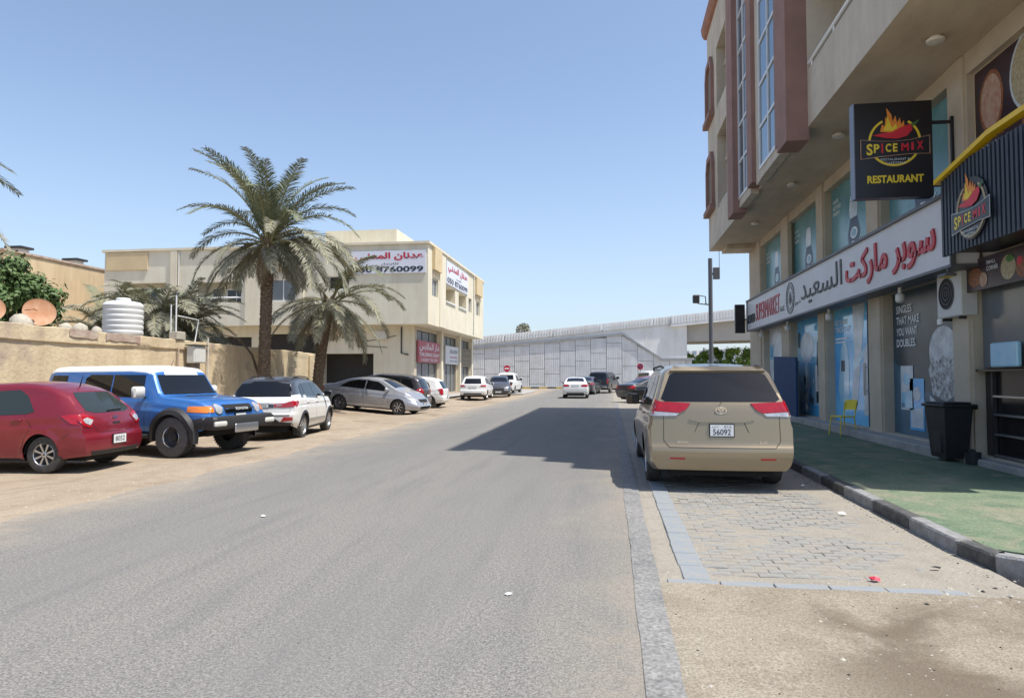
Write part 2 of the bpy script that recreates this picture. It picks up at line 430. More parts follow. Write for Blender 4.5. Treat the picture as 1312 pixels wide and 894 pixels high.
def setp(o, label=None, cat=None, group=None, kind=None):
    if label: o['label'] = label
    if cat: o['category'] = cat
    if group: o['group'] = group
    if kind: o['kind'] = kind
    return o
def thing(name, label, cat, loc=(0, 0, 0), rz=0, group=None):
    o = bpy.data.objects.new(name, None)
    o.empty_display_size = .2
    C.objects.link(o); o.location = loc; o.rotation_euler = (0, 0, rz)
    return setp(o, label, cat, group)
def part(name, mb, parent=None, smooth=None, kind=None, loc=None, label=None):
    me = mb if isinstance(mb, bpy.types.Mesh) else mb.mesh(name, smooth)
    o = bpy.data.objects.new(name, me)
    C.objects.link(o)
    if parent: o.parent = parent
    if loc: o.location = loc
    if kind: o['kind'] = kind
    if label: o['label'] = label
    return o
def solo(name, mb, label, cat, group=None, smooth=None, loc=None):
    o = part(name, mb, None, smooth, loc=loc)
    return setp(o, label, cat, group)
def struct(name, mb, smooth=None):
    return setp(part(name, mb, None, smooth), kind='structure')
def copy_tree(o, parent=None):
    c = o.copy(); C.objects.link(c)
    if parent: c.parent = parent
    for ch in list(o.children): copy_tree(ch, c)
    return c

# ------------------------------------------------------------------ lettering
AR = {'ا': (0xFE8D, 0xFE8E, None, None), 'ب': (0xFE8F, 0xFE90, 0xFE91, 0xFE92), 'ت': (0xFE95, 0xFE96, 0xFE97, 0xFE98),
      'ج': (0xFE9D, 0xFE9E, 0xFE9F, 0xFEA0), 'د': (0xFEA9, 0xFEAA, None, None), 'ر': (0xFEAD, 0xFEAE, None, None),
      'س': (0xFEB1, 0xFEB2, 0xFEB3, 0xFEB4), 'ع': (0xFEC9, 0xFECA, 0xFECB, 0xFECC), 'ك': (0xFED9, 0xFEDA, 0xFEDB, 0xFEDC),
      'ل': (0xFEDD, 0xFEDE, 0xFEDF, 0xFEE0), 'م': (0xFEE1, 0xFEE2, 0xFEE3, 0xFEE4), 'ن': (0xFEE5, 0xFEE6, 0xFEE7, 0xFEE8),
      'و': (0xFEED, 0xFEEE, None, None), 'ي': (0xFEF1, 0xFEF2, 0xFEF3, 0xFEF4), 'ه': (0xFEE9, 0xFEEA, 0xFEEB, 0xFEEC)}
def arabic(s):
    out = []
    for i, c in enumerate(s):
        if c == 'ـ': out.append(c); continue
        if c not in AR: out.append(c); continue
        p = s[i - 1] if i else ' '; n = s[i + 1] if i + 1 < len(s) else ' '
        jp = (p in AR and AR[p][2] is not None) or p == 'ـ'
        jn = (n in AR or n == 'ـ') and AR[c][2] is not None
        f = AR[c][(1 if jp else 0) if not jn else (3 if jp else 2)]
        out.append(chr(f))
    return ''.join(reversed(out))
_tc = {}
def text_geo(s, bold=0.0, res=3):
    k = (s, bold, res)
    if k in _tc: return _tc[k]
    cu = bpy.data.curves.new('t', 'FONT'); cu.body = s; cu.resolution_u = res; cu.offset = bold
    o = bpy.data.objects.new('t', cu); C.objects.link(o)
    dg = bpy.context.evaluated_depsgraph_get()
    me = o.evaluated_get(dg).to_mesh()
    vs = [tuple(v.co) for v in me.vertices]; fs = [tuple(p.vertices) for p in me.polygons]
    o.evaluated_get(dg).to_mesh_clear()
    bpy.data.objects.remove(o); bpy.data.curves.remove(cu)
    x0 = min(v[0] for v in vs); x1 = max(v[0] for v in vs); y0 = min(v[1] for v in vs); y1 = max(v[1] for v in vs)
    vs = [((v[0] - x0) / (x1 - x0), (v[1] - y0) / (y1 - y0)) for v in vs]
    _tc[k] = (vs, fs, (x1 - x0) / (y1 - y0))
    return _tc[k]
def text(mb, fr, s, u0, u1, v0, v1, n, m, bold=0.0, depth=0.0, res=3):
    vs, fs, _ = text_geo(s, bold, res)
    o, U, V, Nn = fr
    P_ = [o + U * (u0 + (u1 - u0) * a) + V * (v0 + (v1 - v0) * b) + Nn * (n + depth) for a, b in vs]
    mb.add(P_, fs, m)
    if depth > 0:
        ed = {}
        for f in fs:
            for i in range(len(f)):
                e = (f[i], f[(i + 1) % len(f)])
                ed[e] = 1
        Q = [p - Nn * depth for p in P_]
        k = len(P_)
        side = [(b, a, a + k, b + k) for (a, b) in ed if (b, a) not in ed]
        mb.add(P_ + Q, side, m)
    return mb
def disc(cx, cy, r, n=24, ry=None, a0=0, a1=2 * pi):
    ry = ry or r
    return [(cx + r * cos(a0 + (a1 - a0) * i / n), cy + ry * sin(a0 + (a1 - a0) * i / n)) for i in range(n)]
def arc_band(cx, cy, r0, r1, a0, a1, n=20):
    a = [(cx + r1 * cos(a0 + (a1 - a0) * i / n), cy + r1 * sin(a0 + (a1 - a0) * i / n)) for i in range(n + 1)]
    b = [(cx + r0 * cos(a0 + (a1 - a0) * i / n), cy + r0 * sin(a0 + (a1 - a0) * i / n)) for i in range(n + 1)]
    return a + b[::-1]

def wall_holes(mb, fr, u0, u1, v0, v1, holes, m, depth=.25, mrev=None):
    """front sheet of a wall with rectangular openings and their reveals"""
    us = sorted({u0, u1, *[h[0] for h in holes], *[h[1] for h in holes]})
    vs = sorted({v0, v1, *[h[2] for h in holes], *[h[3] for h in holes]})
    us = [u for u in us if u0 <= u <= u1]; vs = [v for v in vs if v0 <= v <= v1]
    o, U, V, Nn = fr
    def inh(u, v): return any(h[0] < u < h[1] and h[2] < v < h[3] for h in holes)
    for i in range(len(us) - 1):
        for j in range(len(vs) - 1):
            if not inh((us[i] + us[i + 1]) / 2, (vs[j] + vs[j + 1]) / 2):
                mb.flat(fr, [(us[i], vs[j]), (us[i + 1], vs[j]), (us[i + 1], vs[j + 1]), (us[i], vs[j + 1])], 0, m)
    for h in holes:
        a, b, c, d = h[:4]
        dd = h[4] if len(h) > 4 else depth
        for (p, q) in (((a, c), (b, c)), ((b, c), (b, d)), ((b, d), (a, d)), ((a, d), (a, c))):
            pts = [o + U * p[0] + V * p[1], o + U * q[0] + V * q[1], o + U * q[0] + V * q[1] - Nn * dd, o + U * p[0] + V * p[1] - Nn * dd]
            mb.add(pts, [(0, 1, 2, 3)], mrev or m)
    return mb

def window(parent, fr, u0, u1, v0, v1, n, glass='window_grey', frm='white_alu', nu=2, nv=1, w=.06, name='window'):
    """a framed window: frame part with a pane per light as sub-part"""
    mb = MB()
    mb.obox(fr, u0, u1, v0, v0 + w, n, n + .07, frm); mb.obox(fr, u0, u1, v1 - w, v1, n, n + .07, frm)
    for i in range(nu + 1):
        u = u0 + (u1 - u0) * i / nu
        a = max(u0, u - w / 2 if 0 < i < nu else (u if i == 0 else u - w)); b = a + w
        mb.obox(fr, a, b, v0 + w, v1 - w, n, n + .066, frm)
    for j in range(1, nv):
        v = v0 + (v1 - v0) * j / nv
        mb.obox(fr, u0 + w, u1 - w, v - w / 2, v + w / 2, n, n + .062, frm)
    f = part(name, mb, parent)
    for i in range(nu):
        for j in range(nv):
            a = u0 + (u1 - u0) * i / nu; b = u0 + (u1 - u0) * (i + 1) / nu
            c = v0 + (v1 - v0) * j / nv; d = v0 + (v1 - v0) * (j + 1) / nv
            part('pane', MB().flat(fr, [(a + .01, c + .01), (b - .01, c + .01), (b - .01, d - .01), (a + .01, d - .01)], n + .03, glass), f)
    return f

def nz(x, y, z=0.0, s=1.0): return noise.noise(Vector((x * s, y * s, z)))
def fb(x, y, s=1.0, z=0.0):
    return nz(x, y, z, s) + .5 * nz(x, y, z + 3.1, s * 2.1) + .25 * nz(x, y, z + 7.7, s * 4.3)

# ------------------------------------------------------------------ ground
def zl(x, y):
    """height of the sandy verge left of the road"""
    if x > -7.15: base = .012
    else: base = .012 - .092 * min(1, (-7.15 - x) / 1.5)
    r = max(0., -9.2 - x) * .075 * min(1., max(0., (y - 19) / 7))
    base += min(.24, r)
    e = x + 6.55 + .22 * fb(y * .45, 3.3, 1.0) + .05 * fb(y, x, 2.2)      # > 0 on the road side of the ragged edge
    if e > 0: return -.05 * e
    return min(base, -.12 * e) + .016 * fb(x, y, .9) * max(0, min(1, (-7.15 - x) * 2)) + .004 * (1 + nz(x, y, 2, 3)) * min(1, -3 * e)

mb = MB()
mb.add([(-2000, -2000, -.3), (2000, -2000, -.3), (2000, 2000, -.3), (-2000, 2000, -.3)], [(0, 1, 2, 3)], 'terrain')
struct('ground', mb)
def grid(x0, x1, nx, y0, y1, ny, f, m, ypow=1.0):
    vs = []; fs = []
    for j in range(ny + 1):
        y = y0 + (y1 - y0) * (j / ny) ** ypow
        for i in range(nx + 1):
            x = x0 + (x1 - x0) * i / nx
            vs.append((x, y, f(x, y)))
    for j in range(ny):
        for i in range(nx):
            a = j * (nx + 1) + i
            fs.append((a, a + 1, a + nx + 2, a + nx + 1))
    return MB().add(vs, fs, m)
struct('road', grid(-7.1, .17, 8, -30, 95, 60, lambda x, y: 0.0, 'asphalt'))
struct('sand_verge', grid(-16.5, -5.7, 150, -8, 70, 420, zl, 'sand', 1.4), smooth=60)
# junction road running in front of the ramp wall
struct('junction_road', grid(-60, 70, 8, 66, 81, 4, lambda x, y: .006, 'asphalt'))
struct('shoulder', grid(.168, 4.2, 2, 30, 72, 6, lambda x, y: -.006, 'joint_sand'))
struct('yard_ground', grid(-70, -16.4, 4, -20, 75, 4, lambda x, y: -.1, 'sand'))
struct('shop_forecourt', grid(-13.4, -10.6, 4, 44.5, 66, 8, lambda x, y: .16, 'concrete'))
struct('backlot_ground', grid(4.1, 60, 4, 31.6, 66.2, 4, lambda x, y: -.01, 'joint_sand'))

# concrete channel along the road's right edge
def strip_geo(x0, x1, y0, y1, z, m, wob=.012):
    vs = []; fs = []
    n = int((y1 - y0) / .25)
    for i in range(n + 1):
        y = y0 + (y1 - y0) * i / n
        for x in (x0, x1):
            vs.append((x + wob * fb(y, x * 9, 1.7), y, z + .003 * nz(x, y, 0, 2)))
    for i in range(n): fs.append((2 * i, 2 * i + 1, 2 * i + 3, 2 * i + 2))
    return MB().add(vs, fs, m)
struct('concrete_channel', strip_geo(.165, .365, -4, 40, .006, 'drain'))
# dirt in front of the paved bays (partly spreads over the pavers)
def zd(x, y):
    h = .012 * fb(x, y, .9) + .006 * nz(x, y, 4, 3.5)
    if y > 5.45:                       # over the paved bay: sand in the joints and drifts
        h = -.0045 + .0085 * fb(x, y, 1.15, 2.2) + .006 * nz(x, y, 9, 4.) + .010 * max(0, x - 2.3) - .004
        h += .012 * max(0, 1 - abs(x - 2.95) / .5)
    if x < .42: h = min(h, .004 - (.42 - x) * .1)
    return h
struct('dirt_patch', grid(.33, 12, 110, -4, 5.45, 90, zd, 'dirt'), smooth=60)
struct('drifted_sand', grid(.33, 3.06, 70, 5.45, 30, 330, zd, 'joint_sand', 1.25), smooth=60)
# side lane to the right of the near kerb
# pavers of the parking bay, one by one near the camera
pave_root = setp(part('parking_paving', grid(.36, 3.06, 2, 5.5, 30, 4, lambda x, y: -.045, 'joint_sand')), kind='structure')
pv = []
for i in range(2):
    b = MB().box(-.098, .098, -.048, .048, -.05, 0, ('paver', 'paver_b')[i], bev=.006)
    pv.append(b.mesh('paver', 30))
    c_ = MB().box(-.048, .048, -.098, .098, -.05, 0, ('paver', 'paver_b')[i], bev=.006)
    pv.append(c_.mesh('paver', 30))
rest = MB()
cnt = 0
j = 0
y = 5.80
while y < 14:
    row = []
    x = .86 + (.1 if j % 2 else 0)
    while x < 2.95:
        row.append(x); x += .203
    for x in row:
        z = -.001 + .004 * random.uniform(-1, 1) - .003
        if cnt < 296:
            o = bpy.data.objects.new('paver', pv[(0, 0, 2)[random.randrange(3)]])
            C.objects.link(o); o.parent = pave_root
            o.location = (x, y, z); o.rotation_euler = (random.uniform(-.012, .012), random.uniform(-.012, .012), random.uniform(-.02, .02))
            cnt += 1
        else:
            rest.box(x - .098, x + .098, y - .048, y + .048, z - .04, z, random.choice(('paver', 'paver', 'paver_b')))
    y += .103; j += 1
part('paver', rest, pave_root, kind='stuff')
# blue-grey edging stones beside and across the bay
ed = MB().box(-.105, .105, -.195, .195, -.06, 0, 'edging', bev=.008).mesh('edging_stone', 30)
ed2 = MB().box(-.195, .195, -.06, .06, -.06, 0, 'edging', bev=.008).mesh('edging_stone', 30)
er = setp(part('bay_edging', MB().box(.53, .79, 5.5, 29, -.08, -.04, 'joint_sand')), kind='structure')
for k in range(34):
    o = part('edging_stone', ed, er, loc=(.655 + random.uniform(-.006, .006), 5.75 + k * .4, .008 + random.uniform(-.003, .003)))
for k in range(6):
    o = part('edging_stone', ed2, er, loc=(.62 + k * .4, 5.49 + .03 * k / 5 + random.uniform(-.004, .004), .006 - k * .001))

# ------------------------------------------------------------------ green pavement with its painted kerb
PZ = .14
mb = MB()
pav_pts = [(3.18, 6.35), (3.45, 6.16), (12, 6.16), (12, 22.6), (3.18, 22.6)]
fr0 = frame((0, 0, 0), (1, 0, 0), (0, 1, 0))
mb.prism(fr0, pav_pts, -.2, PZ - .004, 'green')
struct('green_pavement', mb)
struct('grey_pavement', MB().box(3.18, 6.3, 22.6, 31.6, -.2, PZ - .004, 'concrete'))
kr = setp(part('painted_kerb', MB().box(3.05, 3.15, 6.5, 31, -.2, -.05, 'concrete')), kind='structure')
def kerb_mesh(m):
    return MB().box(-.075, .075, -.495, .495, -.16, PZ, m, bev=.018).mesh('kerb_stone', 30)
kb = {'b': kerb_mesh('kerb_black'), 'w': kerb_mesh('kerb_white')}
for k in range(24):
    o = part('kerb_stone', kb['wb'[k % 2]], kr, loc=(3.10 + random.uniform(-.006, .006), 7.13 + k * 1.0, random.uniform(-.006, .004)))
# corner stones
for (x, y, L_, a, c) in ((3.12, 6.40, .46, 8, 'b'), (3.24, 6.13, .26, 50, 'w'), (3.55, 6.03, .45, 88, 'w'), (4.1, 6.02, .62, 90, 'b'), (4.9, 6.02, .92, 90, 'w'), (5.9, 6.02, .95, 90, 'b'), (6.9, 6.02, .95, 90, 'w')):
    o = part('kerb_stone', MB().box(-.075, .075, -L_ / 2, L_ / 2, -.16, PZ, {'b': 'kerb_black', 'w': 'kerb_white'}[c], bev=.02), kr, 30, loc=(x, y, 0))
    o.rotation_euler = (0, 0, radians(a))

# ------------------------------------------------------------------ right-hand building
XW = 6.1      # shop wall face
XO = 4.4      # face of the overhanging storeys
def fx(x, y=0, z=0): return frame((x, y, z), (0, -1, 0))          # plane facing the road (-X): u runs towards the camera
def U_(y): return -y
rb = thing('apartment_building', 'beige and salmon apartment building with overhanging storeys above the shops on the right', 'building', (XW, 20, 0))
def rp(name, mb, smooth=None, **k):
    o = part(name, mb, None, smooth, **k); o.parent = rb; o.matrix_parent_inverse = Matrix.Translation((-XW, -20, 0)); return o
F6 = fx(XW)
bays = [(25.8, 28.7), (21.3, 24.5), (17.3, 20.6), (13.25, 16.5)]
mbays = [(25.6, 29.0), (21.4, 24.7), (17.3, 20.6), (13.3, 16.5)]
holes = [(-b, -a, .32, 3.42, .22) for a, b in bays] + [(-b, -a, 4.2, 6.85, .2) for a, b in mbays]
holes += [(-12.62, -9.35, .26, 3.1, .22), (-12.62, -9.45, 4.2, 6.78, .12)]
mb = MB(); wall_holes(mb, F6, -31.4, -9.2, 0, 7.17, holes, 'shopwall')
mb.add([(XW, 31.4, 0), (14, 31.4, 0), (14, 31.4, 7.2), (XW, 31.4, 7.2)], [(3, 2, 1, 0)], 'shopwall')
mb.add([(XW, 9.2, 0), (14, 9.2, 0), (14, 9.2, 9.2), (XW, 9.2, 9.2)], [(0, 1, 2, 3)], 'shopwall')
rp('wall', mb)
for a, b in ((12.64, 13.24), (16.52, 17.28), (20.62, 21.28), (24.52, 25.56), (29.02, 29.9)):
    rp('pillar', MB().box(XW - .05, XW + .1, a + .03, b - .03, .142, 7.14, 'shopwall', bev=.012), 30)
# plinth step below the shop fronts
mb = MB(); mb.box(XW - .42, XW + .02, 13.0, 30.6, .1, .30, 'concrete', bev=.02); mb.box(XW - .22, XW + .02, 9.2, 12.9, .1, .24, 'concrete', bev=.02)
rp('doorstep', mb, 30)
# soffit and overhanging storeys
mb = MB()
mb.add([(XO, 9.2, 7.15), (14, 9.2, 7.15), (14, 31.5, 7.15), (XO, 31.5, 7.15)], [(3, 2, 1, 0)], 'soffit')
mb.box(XO + .5, XW, 29.9, 31.2, 6.98, 7.145, 'soffit')
rp('soffit', mb)
FO = fx(XO)
rec = [(-28.9, -26.6, 8.45, 11.5, 1.2), (-28.9, -26.6, 12.6, 15.2, 1.2)]
bal = [(-16.75, -11.2, 8.42, 10.25, 1.5)]
mb = MB(); wall_holes(mb, FO, -31.5, -12.5, 7.152, 16.9, rec + [(-15.88, -12.52, 8.42, 10.25, 1.6), (-15.88, -12.52, 12, 14.2, 1.6)], 'stucco')
wall_holes(mb, FO, -12.5, -9.2, 7.152, 9.24, [(-12.48, -9.4, 8.42, 9.05, 1.6)], 'stucco')
# stepped near end and far end
def block(x0, x1, y0, y1, z0, z1, m='stucco'):
    mb.box(x0, x1, y0, y1, z0, z1, m)
mb.add([(XO, 31.5, 7.15), (14, 31.5, 7.15), (14, 31.5, 16.9), (XO, 31.5, 16.9)], [(3, 2, 1, 0)], 'stucco')
block(XO + .004, 14, 9.2, 10.55, 9.0, 9.24); block(XO + .004, 14, 10.5, 11.25, 9.2, 11.6); block(XO + .004, 14, 11.2, 11.9, 9.2, 12.9)
block(XO + .004, 14, 11.85, 12.55, 9.2, 15.0)
block(XW + .4, 14, 9.25, 31.4, 7.3, 9.0); block(XW + .4, 14, 12.5, 31.4, 9.0, 16.85)
mb.add([(XO, 12.5, 9.2), (XW + .4, 12.5, 9.2), (XW + .4, 12.5, 16.9), (XO, 12.5, 16.9)], [(0, 1, 2, 3)], 'stucco')
mb.add([(XO, 9.2, 7.15), (14, 9.2, 7.15), (14, 9.2, 9.24), (XO, 9.2, 9.24)], [(0, 1, 2, 3)], 'stucco')
for z in (7.3, 10.4, 11.8, 14.4): block(XO + .3, XW + .5, 12.6, 31.4, z, z + .12)
block(XO + .01, 14, 12.5, 31.48, 16.82, 16.99)
rp('upper_wall', mb)
# terracotta cornice
mb = MB()
prof = [(0, 16.9), (.12, 16.95), (.20, 17.1), (.24, 17.38), (0, 17.42)]
vs = [(XO - a, 12.2, z) for a, z in prof] + [(XO - a, 31.7, z) for a, z in prof]
k = len(prof)
mb.add(vs, [tuple(range(k)), tuple(range(2 * k - 1, k - 1, -1))] + [(i, k + i, k + (i + 1) % k, (i + 1) % k) for i in range(k)], 'salmon_top')
mb.box(XO - .02, 14, 31.5, 31.7, 16.92, 17.4, 'salmon_top')
rp('cornice', mb)
# recessed far windows with a rail, arched surrounds at the corner
for (z0, z1) in ((8.45, 11.5), (12.6, 15.2)):
    f = window(None, fx(XO + 1.15), -28.85, -26.65, z0 + .1, z1 - .05, 0, 'window_grey', 'grey_metal', 2, 1)
    f.parent = rb; f.matrix_parent_inverse = Matrix.Translation((-XW, -20, 0))
    mb = MB(); mb.tube([(XO + .08, 26.6, z0 + .16), (XO + .08, 28.9, z0 + .16)], .03, 'white_alu')
    rp('rail', mb, 60)
for z0, z1 in ((8.85, 11.2), (12.85, 15.35)):
    mb = MB()
    fr = fx(XO - .0)
    w0, w1 = -31.46, -29.6
    pts_o = [(w0, z0), (w1, z0), (w1, z1 - .55), (w1 - .35, z1), (w0 + .35, z1), (w0, z1 - .55)]
    pts_i = [(w0 + .22, z0 + .2), (w1 - .22, z0 + .2), (w1 - .22, z1 - .65), (w1 - .48, z1 - .25), (w0 + .48, z1 - .25), (w0 + .22, z1 - .65)]
    for i in range(6):
        j = (i + 1) % 6
        mb.prism(fr, [pts_o[i], pts_o[j], pts_i[j], pts_i[i]], 0.0, .14, 'salmon')
    mb.obox(fr, w0 - .04, w1 + .1, z0 - .22, z0 - .002, 0, .24, 'salmon')
    o = rp('window_surround', mb)
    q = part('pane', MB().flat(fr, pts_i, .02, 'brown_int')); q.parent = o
# salmon fins and blue glazed bays
def fin(y0, y1, x, zb, top=16.9, name='fin'):
    rp(name, MB().box(x, XO + .02, y0, y1, zb, top, 'salmon'))
fin(22.95, 24.0, 3.98, 6.9)
fin(20.45, 21.15, 4.08, 7.2)
fin(17.2, 17.62, 4.08, 7.25)
fin(15.9, 16.78, 3.93, 6.86)
def bay(y0, y1, x, zb, ztop=16.88):
    # projecting glazed strip: frame + panes 2 wide
    mb = MB(); fr = fx(x)
    mb.box(x + .002, XO + .02, y0, y1, zb - .25, zb, 'stucco')
    rows = 8
    mb.obox(fr, -y1, -y0, zb, zb + .09, -.05, .03, 'white_alu')
    for u in (-y1, (-y0 - y1) / 2 - .03, -y0 - .07):
        mb.obox(fr, u, u + .07, zb + .09, ztop, -.05, .026, 'white_alu')
    h = (ztop - zb) / rows
    for r in range(1, rows + 1):
        v = zb + r * h
        mb.obox(fr, -y1 + .07, -y0 - .07, v - .04, v + .04, -.045, .022, 'white_alu')
    mb.box(x + .01, XO + .01, y0 + .001, y0 + .05, zb, ztop, 'stucco')
    f = rp('glazed_bay', mb)
    ym = (y0 + y1) / 2
    for r in range(rows):
        for a, b in ((y0 + .05, ym - .01), (ym + .01, y1 - .05)):
            p = part('pane', MB().flat(fr, [(-b, zb + r * h + .02), (-a, zb + r * h + .02), (-a, zb + (r + 1) * h - .02), (-b, zb + (r + 1) * h - .02)], -.01, 'glass_blue'))
            p.parent = f
bay(21.15, 22.95, 4.18, 7.3)
bay(17.62, 19.8, 4.18, 7.35)
rp('bay_pier', MB().box(4.2, XO + .02, 19.81, 20.44, 7.1, 16.89, 'stucco'))
# balcony interior and handrail
mb = MB(); mb.box(XO + 1.58, XO + 1.62, 9.3, 16.75, 7.3, 10.3, 'cream_grey')
rp('balcony_wall', mb)
mb = MB(); mb.tube([(XO + .02, 9.3, 8.56), (XO + .02, 15.8, 8.56)], .045, 'white', 10)
for y in (9.6, 11.1, 12.6, 14.1, 15.6): mb.tube([(XO + .02, y, 8.4), (XO + .02, y, 8.54)], .025, 'white', 8)
rp('handrail', mb, 60)
# soffit lamps
for k, (x, y) in enumerate(((5.3, 11.9), (5.2, 16.4), (5.2, 20.5), (5.2, 25.6))):
    mb = MB(); mb.lathe([(.0, 7.145), (.09, 7.145), (.09, 7.12), (.14, 7.10), (.13, 7.06), (.0, 7.04)], 'lamp_globe', 16, Matrix.Translation((x, y, 0)), cap=False)
    o = solo('ceiling_lamp', mb, ['round ceiling lamp on the balcony underside directly above the hanging restaurant sign, the nearest one', 'second nearest round lamp on the underside of the balcony', 'third round lamp along the balcony underside, below the wider glazed bay', 'farthest round lamp on the balcony underside, below the far glazed bay'][k], 'lamp', 'lamps under the overhang', 50)
mb = MB(); mb.tube([(3.9 + .9, 31.3, 7.14), (4.8, 31.3, 6.4)], .012, 'grey_metal', 6)
rp('hanging_wire', mb)

# ---- window prints (posters stuck on the glass), each a part of the building's glazing
def glazing(y0, y1, z0, z1, x, m):
    mb = MB(); fr = fx(x)
    mb.flat(fr, [(-y1, z0), (-y0, z0), (-y0, z1), (-y1, z1)], 0, m)
    return mb, fr
def ellipse_grad(mb, fr, cu, cv, ru, rv, n, m): mb.flat(fr, disc(cu, cv, ru, 28, rv), n, m)
for (a, b) in mbays:
    mb, fr = glazing(a, b, 4.2, 6.85, XW + .2, 'teal')
    c = -(a + b) / 2 + .15
    k0 = len(mb.v)
    mb.flat(fr, [(c - .19, 5.98), (c - .13, 6.32), (c + .10, 6.32), (c + .16, 5.98), (c + .13, 5.7), (c - .15, 5.7)], .004, 'white_print')
    mb.flat(fr, [(c - .22, 4.9), (c - .26, 5.35), (c - .15, 5.72), (c + .13, 5.72), (c + .24, 5.35), (c + .2, 4.9), (c, 4.78)], .004, 'navy_print')
    mb.flat(fr, disc(c, 5.32, .15, 18), .007, 'white_print')
    mb.flat(fr, disc(c, 5.32, .10, 18), .010, 'teal')
    mb.flat(fr, [(c - .12, 4.86), (c + .05, 4.83), (c + .02, 5.1), (c - .1, 5.12)], .008, 'white_print')
    mb.flat(fr, [(c + .13, 5.0), (c + .32, 5.22), (c + .26, 5.1)], .008, 'white_print')
    for i_ in range(k0, len(mb.v)):      # bottle drawn broad enough to read from the road
        q_ = mb.v[i_]; mb.v[i_] = (q_[0], -c + (q_[1] + c) * 1.75, q_[2])
    for k, w in enumerate((.45, .62, .5)):
        text(mb, fr, ('WATER', 'BOTTLED', 'FRESH')[k], -b + .18, -b + .18 + w, 6.42 - k * .17, 6.53 - k * .17, .006, 'white_letter')
    g = rp('window_poster', mb)
# ground floor bays
a, b = bays[0]
mb, fr = glazing(a, b, .32, 3.42, XW + .22, 'white_print')
mb.flat(fr, [(-b + .1, 2.2), (-b + .8, 2.2), (-b + .8, 2.8), (-b + .1, 2.8)], .004, 'lblue_print')
mb.flat(fr, [(-b + .2, 2.3), (-b + .55, 2.3), (-b + .55, 2.7), (-b + .2, 2.7)], .008, 'blue_print')
mb.flat(fr, [(-a - .9, 1.2), (-a - .6, 1.2), (-a - .55, 2.2), (-a - .62, 2.6), (-a - .8, 2.6)], .006, 'navy_print')
rp('window_poster', mb)
a, b = bays[1]
mb, fr = glazing(a, b, .32, 3.42, XW + .22, 'lblue_print')
mb.flat(fr, [(-b, 2.7), (-a, 2.9), (-a, 3.42), (-b, 3.42)], .003, 'blue_print')
mb.flat(fr, [(-b, .32), (-a, .32), (-a, .62), (-b, .75)], .003, 'blue_print')
mb.flat(fr, disc(-b + 1.1, 2.5, .75, 28, .5), .004, 'white_print')
mb.flat(fr, [(-b + .08, 2.55), (-b + .35, 2.5), (-b + .4, 3.0), (-b + .1, 3.05)], .006, 'slate_print')
for (cx, hh, m_) in ((-a - .95, 1.0, 'slate_print'), (-a - .35, 1.15, 'navy_print')):
    mb.flat(fr, [(cx - .05, 2.65), (cx + .05, 2.65), (cx + .06, 2.1), (cx + .16, 1.75), (cx + .16, .75), (cx - .16, .75), (cx - .16, 1.75), (cx - .06, 2.1)], .006, m_)
    mb.flat(fr, [(cx - .14, 1.1), (cx + .14, 1.1), (cx + .14, 1.6), (cx - .14, 1.6)], .009, 'white_print')
for k in range(14):
    random.seed(k + 50)
    u = -b + random.uniform(.3, 2.7); v = random.uniform(.6, 1.5); r = random.uniform(.04, .12)
    mb.flat(fr, disc(u, v, r, 9, r * 1.4), .005, random.choice(('navy_print', 'blue_print', 'white_print')))
for k in range(5): mb.flat(fr, disc(-b + .6 + k * .33, 1.95, .045, 10), .005, 'blue_print')
rp('window_poster', mb)
a, b = bays[2]
mb, fr = glazing(a, b, .32, 3.42, XW + .22, 'blue_print')
mb.flat(fr, [(-b + 1.5, 3.42), (-b + 2.4, 3.42), (-b + 2.1, 2.2), (-b + 1.75, .8), (-b + 1.35, .8), (-b + 1.6, 2.2)], .004, 'white_print')
mb.flat(fr, [(-b + .3, 1.2), (-b + .55, 2.3), (-b + .75, 2.55), (-b + 1.0, 2.5), (-b + 1.15, 2.1), (-b + 1.2, 1.1), (-b + .9, .85), (-b + .5, .85)], .005, 'lblue_print')
mb.flat(fr, [(-b + .55, 1.7), (-b + .85, 1.7), (-b + .85, 2.0), (-b + .55, 2.0)], .008, 'navy_print')
mb.flat(fr, [(-a - 1.05, .6), (-a - .7, .6), (-a - .7, 2.1), (-a - .85, 2.3), (-a - 1.05, 2.1)], .006, 'white_print')
mb.flat(fr, [(-a - .55, 1.1), (-a - .15, 1.1), (-a - .15, 2.15), (-a - .35, 2.35), (-a - .55, 2.15)], .006, 'navy_print')
mb.flat(fr, [(-a - .62, .4), (-a - .1, .4), (-a - .1, 1.05), (-a - .62, 1.05)], .005, 'lblue_print')
mb.flat(fr, [(-a - 1.8, 1.9), (-a - .6, 2.5), (-a - .5, 2.35), (-a - 1.7, 1.7)], .005, 'lblue_print')
for k, t_ in enumerate(('NO SUGAR', 'TRICKS UP')):
    text(mb, fr, t_, -b + .12, -b + .12 + (1.0, 1.2)[k], 2.98 - k * .2, 3.13 - k * .2, .008, 'white_letter', .01)
mb.flat(fr, [(-b + .12, 2.58), (-b + 1.1, 2.58), (-b + 1.1, 2.63), (-b + .12, 2.63)], .008, 'white_letter')
mb.flat(fr, [(-b + .12, 2.49), (-b + .9, 2.49), (-b + .9, 2.53), (-b + .12, 2.53)], .008, 'white_letter')
g = rp('window_poster', mb)
